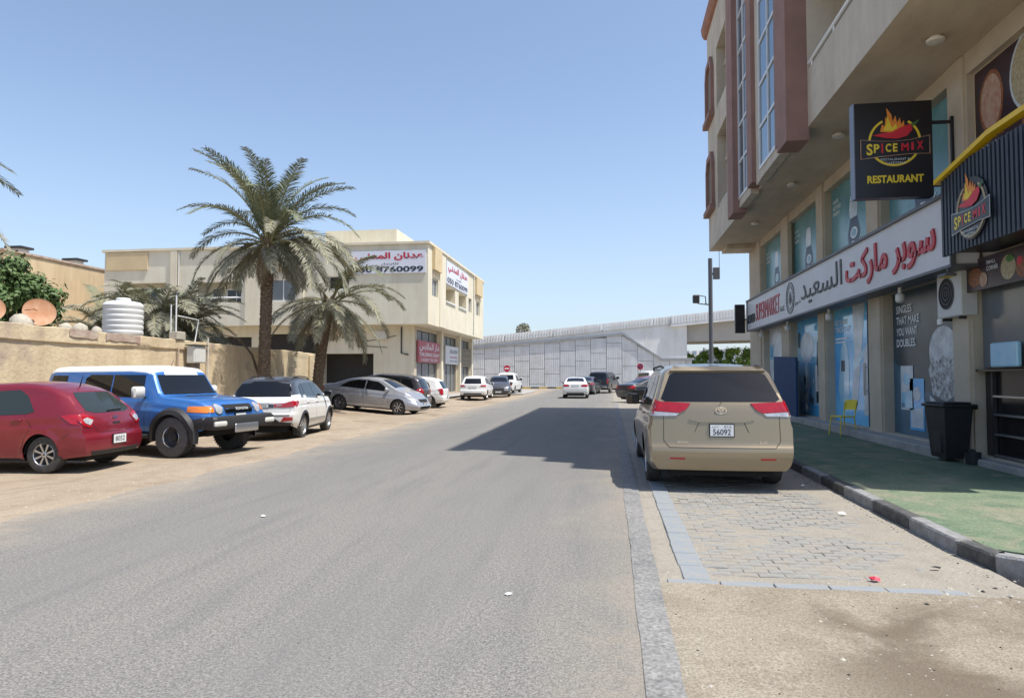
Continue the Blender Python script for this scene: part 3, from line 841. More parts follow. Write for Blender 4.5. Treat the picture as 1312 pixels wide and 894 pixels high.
# glass doors' handles
for (a, b) in bays[1:3]:
    for d in (.52, .60):
        mb = MB(); u = a + d * 1.3
        mb.tube([(XW + .12, u, 1.1), (XW + .12, u, 1.9)], .018, 'steel', 8)
        mb.tube([(XW + .12, u, 1.2), (XW + .22, u, 1.2)], .012, 'steel', 6); mb.tube([(XW + .12, u, 1.8), (XW + .22, u, 1.8)], .012, 'steel', 6)
        rp('door_handle', mb, 60)
    mb = MB(); mb.box(XW + .19, XW + .215, a + .7 - .012, a + .7 + .012, .34, 3.4, 'grey_metal'); mb.box(XW + .16, XW + .21, a + .1, a + .5, 2.42, 2.52, 'rim_dark')
    rp('door_edge', mb)
a, b = bays[3]
mb, fr = glazing(a, b, .32, 3.42, XW + .22, 'slate_print')
mb.flat(fr, [(-b, .32), (-a, .32), (-a, 1.3), (-b + 1.2, 1.25), (-b, 1.95)], .003, 'slate_blue')
for k, (t_, w) in enumerate((('SINGLES', .78), ('THAT MAKE', 1.13), ('YOU WANT', 1.03), ('DOUBLES.', .96))):
    text(mb, fr, t_, -b + .22, -b + .22 + w, 2.95 - k * .245, 3.12 - k * .245, .014, 'white_letter', .012)
c = -a - .92
mb.flat(fr, disc(c, 2.05, .58, 30, .50), .004, 'scoop')
pts = [(c - .62, 1.72), (c - .45, 1.98), (c - .2, 1.86), (c, 1.99), (c + .25, 1.88), (c + .55, 2.0), (c + .68, 1.7), (c + .6, 1.3), (c + .1, 1.1), (c - .45, 1.22)]
mb.flat(fr, pts, .007, 'cookie')
mb.flat(fr, [(c - .6, 1.2), (c - .1, .98), (c + .7, 1.1), (c + .7, .32), (c - .3, .32), (c - .5, .7)], .005, 'white_print')
mb.flat(fr, [(c - .42, 1.2), (c + .1, 1.06), (c + .55, 1.2), (c + .2, .96), (c - .2, .96)], .009, 'slate_print')
for k in range(5): mb.flat(fr, [(c - .35 + k * .04, .85 - k * .1), (c + .6, .95 - k * .12), (c + .6, .9 - k * .12), (c - .3 + k * .04, .8 - k * .1)], .009, 'slate_blue')
def pack(u, v, w, h, m1, m2):
    mb.flat(fr, [(u, v), (u + w, v), (u + w, v + h), (u, v + h)], .010, m1)
    mb.flat(fr, [(u + .05, v + .05), (u + w - .05, v + .05), (u + w - .05, v + h * .45), (u + .05, v + h * .38)], .013, m2)
    mb.flat(fr, disc(u + w / 2, v + h * .7, w * .28, 14, h * .14), .013, m2)
pack(-b + .38, .85, .62, .95, 'white_print', 'lblue_print')
pack(-b + .82, .45, .68, 1.08, 'blue_print', 'white_print')
text(mb, fr, '10', -b + .42, -b + .55, .9, 1.0, .016, 'navy_print', .01)
rp('window_poster', mb)
# restaurant front: glass, counter and display shelves
mb = MB(); fr = fx(XW + .2)
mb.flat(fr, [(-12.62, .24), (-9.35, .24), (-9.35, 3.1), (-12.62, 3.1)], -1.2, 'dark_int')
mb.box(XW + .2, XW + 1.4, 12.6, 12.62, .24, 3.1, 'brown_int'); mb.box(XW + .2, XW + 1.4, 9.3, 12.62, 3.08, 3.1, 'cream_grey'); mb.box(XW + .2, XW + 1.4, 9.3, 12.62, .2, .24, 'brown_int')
rp('restaurant_interior', mb)
mb = MB()
mb.box(XW + .02, XW + .14, 9.4, 12.6, 1.66, 1.70, 'counter')
for v in (.28, .62, .94, 1.24): mb.box(XW + .10, XW + .16, 9.5, 12.25, v, v + .03, 'steel')
mb.box(XW + .17, XW + .19, 9.4, 12.6, .25, 1.66, 'counter')
mb.box(XW + .10, XW + .16, 12.25, 12.3, .25, 1.66, 'rim_dark')
rp('display_shelves', mb)
rp('shop_window', MB().flat(fx(XW + .15), [(-12.6, 1.72), (-9.36, 1.72), (-9.36, 3.08), (-12.6, 3.08)], 0, 'window_grey'))
mb = MB(); mb.box(XW + .02, XW + .10, 11.4, 12.15, 1.73, 2.12, 'lblue_print', bev=.02)
rp('display_box', mb, 30)
mb = MB()
fr = fx(XW - .03)
mb.obox(fr, -12.62, -9.35, 3.0, 3.52, 0, .06, 'poster_dark')
mb.flat(fr, disc(-12.3, 3.22, .22, 20, .16), .064, 'curry'); mb.flat(fr, disc(-11.35, 3.25, .2, 20, .19), .064, 'rice'); mb.flat(fr, disc(-10.98, 3.2, .17, 20, .15), .064, 'curry')
mb.flat(fr, disc(-11.3, 3.38, .1, 10, .06), .067, 'herb'); mb.flat(fr, disc(-11.05, 3.3, .07, 10), .067, 'logo_red'); mb.flat(fr, disc(-12.05, 3.15, .12, 14), .067, 'meat')
text(mb, fr, 'SMALL', -11.95, -11.68, 3.38, 3.44, .067, 'white_letter', .01); text(mb, fr, 'CORNER', -11.95, -11.62, 3.28, 3.35, .067, 'white_letter', .01)
mb.flat(fr, disc(-10.3, 3.25, .2, 18, .17), .064, 'meat')
solo('menu_board', mb, 'long dark food picture board above the restaurant window, below the black slatted sign', 'menu board')
# poster with dishes
mb = MB(); fr = fx(XW + .12)
mb.obox(fr, -12.60, -9.47, 4.3, 6.76, -.03, 0, 'poster_dark')
mb.flat(fr, disc(-12.1, 6.1, .36, 24, .52), .004, 'curry'); mb.flat(fr, disc(-12.1, 6.1, .3, 24, .45), .006, 'meat')
mb.flat(fr, disc(-10.95, 6.2, .62, 32, .66), .004, 'white_print'); mb.flat(fr, disc(-10.95, 6.2, .57, 32, .60), .007, 'rice')
for k in range(5): mb.flat(fr, [(-10.95, 6.2), (-10.8 + .2 * cos(k * 1.25), 6.25 + .2 * sin(k * 1.25)), (-10.88 + .2 * cos(k * 1.25 + .4), 6.22 + .2 * sin(k * 1.25 + .4))], .010, 'herb')
mb.flat(fr, disc(-10.85, 5.45, .42, 28, .38), .008, 'curry'); mb.flat(fr, disc(-10.85, 5.45, .34, 28, .3), .011, 'poster_dark')
for k in range(7): mb.flat(fr, disc(-10.85 + .2 * cos(k * .9), 5.45 + .17 * sin(k * .9), .08, 8), .013, random.choice(('curry', 'meat', 'herb')))
mb.flat(fr, disc(-12.08, 4.95, .40, 28, .34), .004, 'meat'); mb.flat(fr, disc(-12.08, 4.95, .33, 28, .27), .007, 'rice')
for k in range(6): mb.flat(fr, disc(-12.08 + .2 * cos(k * 1.05), 4.95 + .15 * sin(k * 1.05), .09, 8), .010, random.choice(('curry', 'meat')))
text(mb, fr, 'EXPERIENCE THE', -12.42, -11.75, 5.47, 5.53, .012, 'orange_letter', .008)
text(mb, fr, 'BIR YANI', -12.42, -11.62, 5.22, 5.42, .012, 'white_letter', .03)
mb.flat(fr, [(-12.05, 5.24), (-12.0, 5.24), (-12.0, 5.41), (-12.05, 5.41)], .016, 'logo_red')
text(mb, fr, arabic('برياني'), -11.5, -10.9, 4.72, 4.98, .014, 'white_letter', .02)
solo('food_poster', mb, 'large dark poster of rice dishes on the mezzanine window above the black slatted sign', 'poster')

# ---- supermarket sign board
sb = thing('shop_sign', 'long white supermarket sign board with red and grey lettering over the shop windows', 'shop sign', (5.6, 20.8, 3.4))
def at(root, o):
    o.parent = root; o.matrix_parent_inverse = Matrix.Translation(-root.location); return o
mb = MB(); mb.box(5.62, XW - .06, 12.22, 29.4, 3.44, 4.62, 'sign_white')
at(sb, part('sign_box', mb))
mb = MB()
mb.box(5.56, XW - .055, 12.18, 29.44, 4.62, 4.68, 'grey_metal'); mb.box(5.58, XW - .055, 12.18, 29.44, 3.39, 3.44, 'grey_metal')
mb.box(5.58, 5.66, 12.18, 12.22, 3.44, 4.62, 'grey_metal'); mb.box(5.58, 5.66, 29.4, 29.44, 3.44, 4.62, 'grey_metal')
at(sb, part('sign_frame', mb))
fs = fx(5.615)
at(sb, part('lettering', text(MB(), fs, arabic('سوبر ماركت'), -17.35, -12.75, 3.6, 4.42, 0.0, 'red_letter', .02, .03)))
at(sb, part('lettering', text(MB(), fs, arabic('السعيد'), -21.3, -17.65, 3.66, 4.45, 0.0, 'dark_letter', 0, .015)))
at(sb, part('lettering', text(MB(), fs, 'SUPERMARKET', -27.7, -23.9, 3.7, 4.35, 0.0, 'red_letter', 0, .012)))
at(sb, part('lettering', text(MB(), fs, 'ALSAEED', -29.3, -27.85, 3.7, 4.05, 0.0, 'dark_letter', 0, .02)))
at(sb, part('lettering', text(MB(), fs, 'L.L.C', -23.8, -23.3, 3.72, 3.88, 0.0, 'dark_letter', 0, .01)))
at(sb, part('lettering', text(MB(), fs, arabic('ذ.م.م').replace('ذ', '\uFEAB'), -21.95, -21.4, 3.72, 3.86, 0.0, 'dark_letter', 0, .01)))
mb = MB()
cu, cv = -22.55, 4.03
mb.prism(fs, arc_band(cu, cv, .47, .50, 0, 2 * pi - .001, 36), 0, .01, 'dark_letter')
mb.prism(fs, arc_band(cu, cv, .34, .355, 0, 2 * pi - .001, 36), 0, .01, 'dark_letter')
for k in range(22):
    t = k * 2 * pi / 22
    mb.flat(fs, disc(cu + .41 * cos(t), cv + .41 * sin(t), .028, 6), .008, 'dark_letter')
mb.flat(fs, [(cu - .22, cv - .2), (cu - .05, cv + .26), (cu + .02, cv - .02), (cu + .1, cv + .24), (cu + .2, cv - .2), (cu + .1, cv - .08), (cu, cv - .25), (cu - .1, cv - .06)], .008, 'dark_letter')
at(sb, part('emblem', mb))
# small lit-box at the far end, floodlight, bulbs
mb = MB(); mb.box(5.15, 5.55, 29.55, 29.75, 3.35, 4.55, 'sign_black', bev=.02); mb.box(5.5, XW, 29.6, 29.66, 3.9, 3.96, 'grey_metal')
solo('projecting_sign', mb, 'narrow dark projecting sign box at the far end of the white supermarket board', 'shop sign', smooth=30)
for k, (y, g) in enumerate(((14.9, 1), (19.5, 1), (23.9, 1), (27.9, 1))):
    mb = MB(); mt = Matrix.Translation((5.85, y, 0))
    mb.lathe([(.0, 3.39), (.035, 3.39), (.035, 3.28), (.05, 3.27), (.085, 3.24), (.085, 3.12), (.06, 3.08), (0, 3.07)], 'lamp_globe', 16, mt, cap=False)
    solo('bulb_lamp', mb, ['white bulb lamp under the supermarket sign in front of the SINGLES poster', 'white bulb lamp under the supermarket sign over the bright blue poster with the white stripe', 'white bulb lamp under the supermarket sign over the pale blue bottle poster', 'farthest white bulb lamp under the supermarket sign, by the white poster'][k], 'lamp', 'bulb lamps under the supermarket sign', 50)
fl = thing('floodlight', 'small dark floodlight under the near end of the white supermarket sign', 'floodlight', (5.5, 12.3, 3.3))
mb = MB(); mb.box(-.02, .16, -.14, .14, -.06, -.01, 'grey_metal', bev=.01); part('housing', mb, fl, 30)
mb = MB(); mb.box(0, .14, -.12, .12, -.066, -.060, 'yellow_letter'); part('lens', mb, fl)
mb = MB(); mb.tube([(.08, 0, -.01), (.08, 0, .1)], .012, 'grey_metal', 6); part('bracket', mb, fl)

# ---- blade sign
YB = 12.9
bs = thing('hanging_sign', 'black square restaurant sign box with yellow ring and flame logo, hung out from the wall', 'shop sign', (5.0, YB, 4.75))
mb = MB(); mb.box(4.36, 5.66, YB, YB + .2, 4.76, 6.48, 'sign_black'); at(bs, part('sign_box', mb))
mb = MB(); mb.box(4.345, 4.36, YB - .004, YB + .204, 4.75, 6.49, 'sign_side'); at(bs, part('edge_trim', mb))
mb = MB()
for z in (6.08, 4.95): mb.box(5.66, XW + .02, YB + .07, YB + .12, z, z + .05, 'black_metal')
mb.box(6.0, 6.05, YB + .071, YB + .119, 4.9, 6.2, 'black_metal')
at(bs, part('bracket', mb))
def logo(mb, fr, cu, cv, k, n0=0.0, ring='yellow_letter'):
    """round logo: ring, chilli, flames, banner with the shop name"""
    def q(pts): return [(cu + a * k, cv + b * k) for a, b in pts]
    mb.prism(fr, q(arc_band(0, 0, .43, .47, radians(118), radians(420 - 3), 40)), n0, n0 + .008, ring)
    flame = [(-.26, .20), (-.22, .34), (-.17, .30), (-.16, .48), (-.12, .42), (-.14, .66), (-.05, .52), (-.03, .38), (.02, .50), (.05, .36), (.10, .46), (.12, .33), (.17, .40), (.18, .28), (.12, .22), (-.05, .17)]
    mb.flat(fr, q(flame), n0 + .010, 'orange_letter')
    fl2 = [(-.2, .22), (-.14, .36), (-.13, .5), (-.08, .36), (-.04, .26), (.02, .34), (.05, .26), (-.05, .2)]
    mb.flat(fr, q(fl2), n0 + .013, 'yellow_letter')
    ch = [(-.40, .13), (-.22, .17), (-.05, .18), (.12, .27), (.28, .33), (.32, .22), (.22, .10), (.05, .05), (-.15, .07)]
    mb.flat(fr, q(ch), n0 + .016, 'logo_red')
    mb.flat(fr, q([(.28, .33), (.34, .34), (.42, .40), (.43, .38), (.36, .30), (.32, .28)]), n0 + .018, 'green_leafprint')
    top = [(-.62, .06), (-.3, .02), (0, .005), (.3, .03), (.62, .10)]
    bot = [(.62, -.26), (.3, -.25), (0, -.27), (-.3, -.29), (-.62, -.33)]
    mb.flat(fr, q(top + bot), n0 + .019, 'white_print' if ring != 'yellow_letter' else 'meat')
    def shr(p): return (p[0] * .975, -.11 + (p[1] + .11) * .93)
    mb.flat(fr, q([shr(p) for p in top + bot]), n0 + .022, 'sign_black')
    def tx(s, a, b, c, d, m, bold=.03): text(mb, fr, s, cu + a * k, cu + b * k, cv + c * k, cv + d * k, n0 + .025, m, bold)
    tx('S', -.51, -.40, -.25, -.03, 'yellow_letter'); tx('P', -.38, -.28, -.21, -.04, 'yellow_letter'); tx('I', -.245, -.215, -.22, -.03, 'logo_red')
    tx('C', -.17, -.07, -.2, -.04, 'yellow_letter'); tx('E', -.04, .04, -.2, -.04, 'yellow_letter')
    tx('M', .11, .24, -.19, -.04, 'logo_red', .04); tx('I', .285, .33, -.18, -.03, 'logo_red', .04); tx('X', .38, .50, -.17, -.01, 'logo_red', .04)
    tx('RESTAURANT &', -.26, .26, -.365, -.32, 'white_print', 0); tx('CAFETERIA', -.18, .18, -.435, -.39, 'white_print', 0)
fb_ = frame((0, YB, 0), (1, 0, 0))
mb = MB(); logo(mb, fb_, 5.03, 5.76, .94); at(bs, part('logo', mb))
at(bs, part('lettering', text(MB(), fb_, 'RESTAURANT', 4.56, 5.50, 5.02, 5.16, .0, 'yellow_letter', .03, .012)))
# ---- slatted sign
ss = thing('slatted_sign', 'black slatted restaurant sign with a yellow top pipe and round logo, above the restaurant window', 'shop sign', (5.3, 10.6, 3.4))
def fxs(x): return fx(x)
mb = MB(); mb.box(5.36, XW - .04, 8.9, 11.82, 3.56, 4.78, 'sign_black'); at(ss, part('backing', mb))
for k in range(30):
    y = 11.84 - k * .108
    if y < 8.95: break
    o = part('slat', MB().box(5.30, 5.355, y - .06, y, 3.5, 4.86, 'slat_blue')); at(ss, o)
mb = MB(); mb.tube([(5.24, 12.1, 4.72), (5.24, 10.2, 5.06), (5.24, 8.8, 5.12)], .0, 'yellow_pipe')
mb = MB()
pth = [(11.95, 4.70), (10.35, 4.97), (8.8, 5.0)]
for (y0, z0), (y1, z1) in zip(pth, pth[1:]):
    v = [(x, y, z) for (y, z) in ((y0, z0), (y1, z1)) for (x, z) in ((5.24, z), (5.38, z), (5.38, z + .075), (5.24, z + .075))]
    mb.add(v, [(0, 1, 2, 3), (7, 6, 5, 4), (0, 4, 5, 1), (1, 5, 6, 2), (2, 6, 7, 3), (3, 7, 4, 0)], 'yellow_pipe')
at(ss, part('yellow_trim', mb))
mb = MB(); frl = fx(5.285)
cu, cv = -10.85, 4.06
mb.prism(frl, [(cu + .46 * cos(t * pi / 14), cv + .46 * sin(t * pi / 14)) for t in range(28)], 0, .02, 'sign_black')
logo(mb, frl, cu, cv - .02, .88, .022, 'rice'); at(ss, part('logo', mb))

# ---- AC unit high on the shop window
ac = thing('air_conditioner', 'grey outdoor air conditioner unit mounted high beside the SINGLES poster', 'air conditioner', (5.93, 13.02, 2.62))
part('casing', MB().box(-.02, .26, -.43, .43, .0, .78, 'box_grey', bev=.02), ac, 30)
fra = frame((-.02, 0, 0), (0, -1, 0))
mb = MB()
mb.flat(fra, disc(-.06, .42, .28, 24), .003, 'dark_int')
for r in (.28, .2, .12, .05): mb.prism(fra, arc_band(-.06, .42, r - .012, r, 0, 2 * pi - .001, 24), .004, .014, 'grey_metal')
part('fan_grille', mb, ac)
mb = MB()
for y in (-.3, .3): mb.box(0, .32, y - .02, y + .02, -.05, -.005, 'rim_dark')
part('bracket', mb, ac)
mb = MB(); mb.box(-.03, .0, .28, .42, -.1, .0, 'white_alu'); part('valve', mb, ac)
# ---- CCTV
cc = thing('security_camera', 'small white dome camera on the pillar beside the restaurant window', 'camera', (XW - .08, 12.85, 3.25))
mb = MB(); mb.lathe([(0, .0), (.06, 0), (.06, -.04), (.045, -.08), (0, -.1)], 'white_print', 14, cap=False); part('dome', mb, cc, 50)
mb = MB(); mb.box(-.01, .1, -.02, .02, 0, .03, 'white'); part('bracket', mb, cc)
# ---- meter on the second pillar
# ---- bin
bn = thing('wheelie_bin', 'black plastic wheelie bin standing in front of the dark SINGLES poster by the restaurant', 'bin', (5.74, 12.74, PZ), radians(8))
bn.scale = (.9, .86, .97)
mb = MB()
vs = []
for z, w, d in ((.06, .20, .24), (.12, .21, .25), (.95, .27, .32)):
    vs += [(-w, -d, z), (w, -d, z), (w, d, z), (-w, d, z)]
mb.add(vs, [(3, 2, 1, 0), (8, 9, 10, 11)] + [(l * 4 + i, l * 4 + (i + 1) % 4, l * 4 + 4 + (i + 1) % 4, l * 4 + 4 + i) for l in range(2) for i in range(4)], 'bin')
mb.box(-.24, -.215, -.14, .14, .15, .8, 'bin')
part('body', mb, bn)
mb = MB(); mb.box(-.32, .34, -.37, .37, .95, 1.0, 'bin', bev=.015); mb.box(-.26, .26, -.3, .3, 1.0, 1.035, 'bin', bev=.015); part('lid', mb, bn, 30)
mb = MB(); mb.tube([(.36, -.3, .93), (.36, .3, .93)], .02, 'bin'); part('handle', mb, bn, 60)
for s_ in (-1, 1):
    mb = MB(); mb.lathe([(0, -.025), (.1, -.025), (.115, 0), (.1, .025), (0, .025)], 'rubber', 18, Matrix.Translation((.24, s_ * .29, .115)) @ Matrix.Rotation(pi / 2, 4, 'X'), cap=False); part('wheel', mb, bn, 40)
# ---- bin's neighbour: small round thing (hose reel / bucket)
mb = MB(); mb.lathe([(0, 0), (.10, 0), (.125, .2), (.11, .2), (.09, .03), (0, .03)], 'bin', 18, cap=False)
solo('bucket', mb, 'small black bucket on the ground between the wheelie bin and the pillar', 'bucket', smooth=40, loc=(5.86, 12.22, PZ))
# ---- yellow chair
ch = thing('yellow_chair', 'yellow plastic chair standing against the shop windows behind the gold van', 'chair', (5.6, 17.75, PZ), radians(-70))
mb = MB(); mb.box(-.2, .2, -.2, .2, .44, .47, 'yellow_chair', bev=.012); part('seat', mb, ch, 30)
for sx in (-1, 1):
    for sy in (-1, 1):
        mb = MB(); mb.tube([(sx * .18, sy * .18, .45), (sx * .21, sy * .23, 0)], .014, 'yellow_chair'); part('leg', mb, ch, 60)
mb = MB()
n = 8
for i in range(n):
    for j in range(2):
        pass
vs = []; fc = []
for i in range(n + 1):
    t = -1 + 2 * i / n
    for z, yy in ((.60, .2), (.70, .225), (.84, .25)):
        vs.append((t * .21, yy + .05 * (1 - t * t), z + .02 * (1 - t * t)))
for i in range(n):
    for j in range(2): fc.append((i * 3 + j, i * 3 + j + 1, i * 3 + j + 4, i * 3 + j + 3))
mb.add(vs, fc, 'yellow_chair'); mb.add([(a, b + .02, c) for a, b, c in vs], [f[::-1] for f in fc], 'yellow_chair')
part('backrest', mb, ch, 60)
for s_ in (-1, 1):
    mb = MB(); mb.tube([(s_ * .19, .19, .46), (s_ * .205, .21, .66), (s_ * .2, .23, .8)], .013, 'yellow_chair'); part('back_post', mb, ch, 60)
# ---- blue board
bb = thing('blue_board', 'dark blue metal board standing on the pavement beyond the gold van', 'board', (5.75, 23.6, PZ))
mb = MB(); fr = fx(-.0)
mb.prism(frame((0, 0, 0), (0, -1, 0)), [(-1.75, .05), (1.15, .05), (1.15, 2.02), (-1.75, 2.12)], -.03, .03, 'blue_board'); part('panel', mb, bb)
mb = MB()
for y in (-1.1, 1.7): mb.box(.03, .07, y - .02, y + .02, 0, 1.9, 'grey_metal')
part('support', mb, bb)

# ------------------------------------------------------------------ left corner building
YF, XS, XG, YG = 43.9, -12.0, -13.3, 45.2
cb = thing('corner_building', 'cream two storey corner building with a big telephone-number sign on its upper wall', 'building', (-12, 44, 0))
FF = frame((0, YF, 0), (1, 0, 0)); FS = frame((XS, 0, 0), (0, 1, 0))
def cp(name, mb, smooth=None, **k): return at(cb, part(name, mb, None, smooth, **k))
fh = [(-28.6, -25.3, 6.65, 8.08, 1.3), (-23.15, -21.35, 6.68, 8.17, .2), (-18.95, -17.5, 7.4, 8.3, .2), (-34.3, -31.0, 6.7, 8.1, 1.2)]
mb = MB(); wall_holes(mb, FF, -35.8, XS, 5.0, 10.35, fh, 'cream_grey')
sh = [(44.95, 46.65, 7.0, 8.25, .25), (48.8, 51.8, 7.05, 8.2, 1.3), (53.1, 55.9, 7.05, 8.2, 1.3), (56.9, 58.2, 7.0, 8.2, .25), (60.2, 62.0, 7.0, 8.25, .25)]
wall_holes(mb, FS, YF, 63.7, 5.0, 10.35, sh, 'cream')
mb.add([(-35.8, YF, 5.0), (-35.8, 63.7, 5.0), (-35.8, 63.7, 10.35), (-35.8, YF, 10.35)], [(3, 2, 1, 0)], 'cream')
mb.add([(-35.8, 63.7, 5.0), (XS, 63.7, 5.0), (XS, 63.7, 10.35), (-35.8, 63.7, 10.35)], [(0, 1, 2, 3)][::-1], 'cream')
mb.add([(-35.8, YF, 5.0), (XS, YF, 5.0), (XS, 63.7, 5.0), (-35.8, 63.7, 5.0)], [(3, 2, 1, 0)], 'cream_grey')
cp('upper_wall', mb)
mb = MB(); mb.box(-35.95, XS + .13, YF - .13, 63.85, 10.352, 10.52, 'cream'); cp('parapet_coping', mb)
mb = MB(); mb.box(-21, -15.5, 48, 54, 10.52, 12.3, 'cream'); cp('stair_tower', mb)
# projecting cream pilasters & ochre panels
for a, b in ((-24.95, -23.6), (-30.6, -30.1), (-21.1, -20.7)):
    cp('pilaster', MB().box(a, b, YF - .12, YF + .01, 5.02, 10.34, 'cream'))
for a, b, z0, z1 in ((-35.6, -32.4, 9.05, 10.3), (-23.3, -21.3, 8.75, 9.6)):
    cp('ochre_panel', MB().box(a, b, YF - .09, YF + .01, z0, z1, 'yellow_panel'))
for a, b, z0, z1 in ((44.9, 46.9, 8.78, 10.25), (59.6, 62.3, 8.8, 10.25)):
    cp('ochre_panel', MB().box(XS - .01, XS + .22, a, b, z0, z1, 'yellow_panel'))
    cp('lintel', MB().box(XS - .01, XS + .05, a + .1, b - .3, 8.36, 8.62, 'boundary'))
cp('pilaster', MB().box(XS - .01, XS + .06, 46.95, 48.6, 5.02, 10.34, 'cream'))
# windows
def inb(o): return at(cb, o)
def win(fr, u0, u1, v0, v1, n, **k):
    f = window(None, fr, u0, u1, v0, v1, n, **k); return at(cb, f)
win(FF, -23.15, -21.35, 6.68, 8.17, -.18, nu=2, glass='window_grey')
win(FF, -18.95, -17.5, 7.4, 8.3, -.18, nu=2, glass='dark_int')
win(FF, -27.1, -25.6, 6.72, 7.7, -1.28, nu=2, glass='glass_dark'); win(FF, -28.2, -27.5, 6.72, 7.8, -1.28, nu=1, glass='window_grey')
win(FF, -33.8, -31.4, 6.75, 7.9, -1.18, nu=3, glass='glass_dark')
mb = MB(); mb.box(-28.6, -25.3, YF + 1.29, YF + 1.33, 6.65, 8.1, 'cream_grey'); mb.box(-34.3, -31, YF + 1.19, YF + 1.23, 6.65, 8.1, 'cream_grey'); cp('recess_wall', mb)
mb = MB(); mb.tube([(-28.6, YF + .08, 6.98), (-25.3, YF + .08, 6.98)], .06, 'white', 8)
for x in (-27.6, -26.6): mb.tube([(x, YF + .08, 6.66), (x, YF + .08, 6.95)], .03, 'white', 6)
cp('balcony_rail', mb, 60)
win(FS, 44.95, 46.65, 7.0, 8.25, -.2, nu=2, glass='window_grey', frm='box_grey'); win(FS, 56.9, 58.2, 7.0, 8.2, -.2, nu=2, frm='box_grey'); win(FS, 60.2, 62.0, 7.0, 8.25, -.2, nu=2, frm='box_grey')
mb = MB()
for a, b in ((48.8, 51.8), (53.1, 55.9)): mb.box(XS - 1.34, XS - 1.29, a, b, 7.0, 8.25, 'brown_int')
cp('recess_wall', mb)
for a, b in ((48.8, 51.8), (53.1, 55.9)): cp('sill', MB().box(XS - .05, XS + .1, a - .1, b + .1, 6.96, 7.05, 'white'))
# ground floor
gh = [(-24.3, -20.3, .3, 4.5, .4), (-20.1, -16.2, .2, 3.1, 1.2), (-33, -25.2, .3, 4.3, .3)]
mb = MB(); wall_holes(mb, frame((0, YG, 0), (1, 0, 0)), -35.6, XG, 0, 4.998, gh, 'cream_grey')
gs = [(45.75, 51.4, .2, 2.5, .25), (45.75, 51.4, 4.02, 4.75, .2), (53.6, 57.9, .2, 2.5, .25), (53.6, 57.9, 4.02, 4.75, .2), (58.9, 63.3, .2, 2.4, .25), (58.9, 63.3, 4.02, 4.75, .2)]
wall_holes(mb, frame((XG, 0, 0), (0, 1, 0)), YG, 63.9, 0, 4.998, gs, 'shopwall')
mb.add([(XG, 63.9, 0), (-35.6, 63.9, 0), (-35.6, 63.9, 5), (XG, 63.9, 5)], [(0, 1, 2, 3)], 'cream')
cp('ground_floor_wall', mb)
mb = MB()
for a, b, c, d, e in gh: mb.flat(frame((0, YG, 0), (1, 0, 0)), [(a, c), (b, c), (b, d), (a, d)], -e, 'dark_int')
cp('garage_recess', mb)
for a, b, c, d, e in gs: at(cb, window(None, frame((XG, 0, 0), (0, 1, 0)), a, b, c, d, -.2, glass='window_grey', frm='grey_metal', nu=3))
for a in (51.7, 58.2, 63.4): cp('column', MB().box(XG - .01, XG + .28, a, a + .5, 0, 4.99, 'cream'))
cp('corner_beam', MB().box(-19.3, -18.6, YF + .02, YG, 4.75, 4.998, 'cream_grey'))
mb = MB(); mb.tube([(-14.2, YG - .08, 4.9), (-14.2, YG - .08, 3.1), (-13.7, YG - .08, 3.0)], .05, 'rim_dark', 8); cp('drain_pipe', mb, 60)
mb = MB(); mb.tube([(-18.5, YG - .03, 4.2), (-17, YG - .03, 3.9), (-15.6, YG - .03, 4.1), (-14.6, YG - .03, 4.3)], .02, 'rim_dark', 6); mb.tube([(-16.8, YG - .03, 3.6), (-15.2, YG - .03, 3.5)], .02, 'rim_dark', 6); cp('cable', mb, 60)
cp('air_conditioner', MB().box(-16.0, -15.2, YG - .35, YG - .01, 4.05, 4.6, 'box_grey', bev=.02), 30)
cp('drain_pipe', MB().tube([(-30.0, YF - .06, 10.3), (-30.0, YF - .06, 5.1)], .05, 'box_grey', 8), 60)
cp('drain_pipe', MB().tube([(XS + .07, 58.9, 10.3), (XS + .07, 58.9, 5.1)], .05, 'box_grey', 8), 60)
# signs of the corner building
def signboard(name, fr, u0, u1, v0, v1, m, label, fn, cat='sign', n=.08):
    c = fr[0] + fr[1] * ((u0 + u1) / 2) + fr[2] * v0
    r = thing(name, label, cat, c)
    at(r, part('board', MB().obox(fr, u0, u1, v0, v1, .005, n, m)))
    for o in fn(fr, n): at(r, o)
    return r
def big(fr, n, u0, u1, v0, v1):
    w = u1 - u0; h = v1 - v0
    yield part('lettering', text(MB(), fr, arabic('عدنان المدنـي'), u0 + .05 * w, u1 - .03 * w, v0 + .50 * h, v1 - .07 * h, n + .01, 'red_letter', .04))
    yield part('lettering', text(MB(), fr, arabic('للايجار'), u0 + .40 * w, u0 + .64 * w, v0 + .36 * h, v0 + .47 * h, n + .01, 'black_letter', .01))
    yield part('lettering', text(MB(), fr, '050 8760099', u0 + .02 * w, u1 - .03 * w, v0 + .05 * h, v0 + .31 * h, n + .01, 'black_letter', .03))
signboard('billboard', FF, -17.35, -12.15, 8.4, 9.92, 'billboard', 'large white billboard with red Arabic name and phone number, facing the camera', lambda f, n: big(f, n, -17.35, -12.15, 8.4, 9.92), 'billboard')
signboard('billboard', FS, 48.8, 56.3, 8.35, 10.05, 'billboard', 'second white billboard with the phone number, on the street side wall', lambda f, n: big(f, n, 48.8, 56.3, 8.35, 10.05), 'billboard')
FG = frame((XG + .05, 0, 0), (0, 1, 0))
def s1(fr, n):
    yield part('lettering', text(MB(), fr, arabic('دار الملابس'), 45.9, 51.2, 3.3, 3.9, n + .01, 'white_letter', .01))
    yield part('lettering', text(MB(), fr, 'TAILORING SHOP', 45.9, 51.2, 2.95, 3.2, n + .01, 'white_letter', .01))
    yield part('lettering', text(MB(), fr, 'LADIES TAILORS', 46.3, 50.8, 2.6, 2.8, n + .01, 'white_letter', 0))
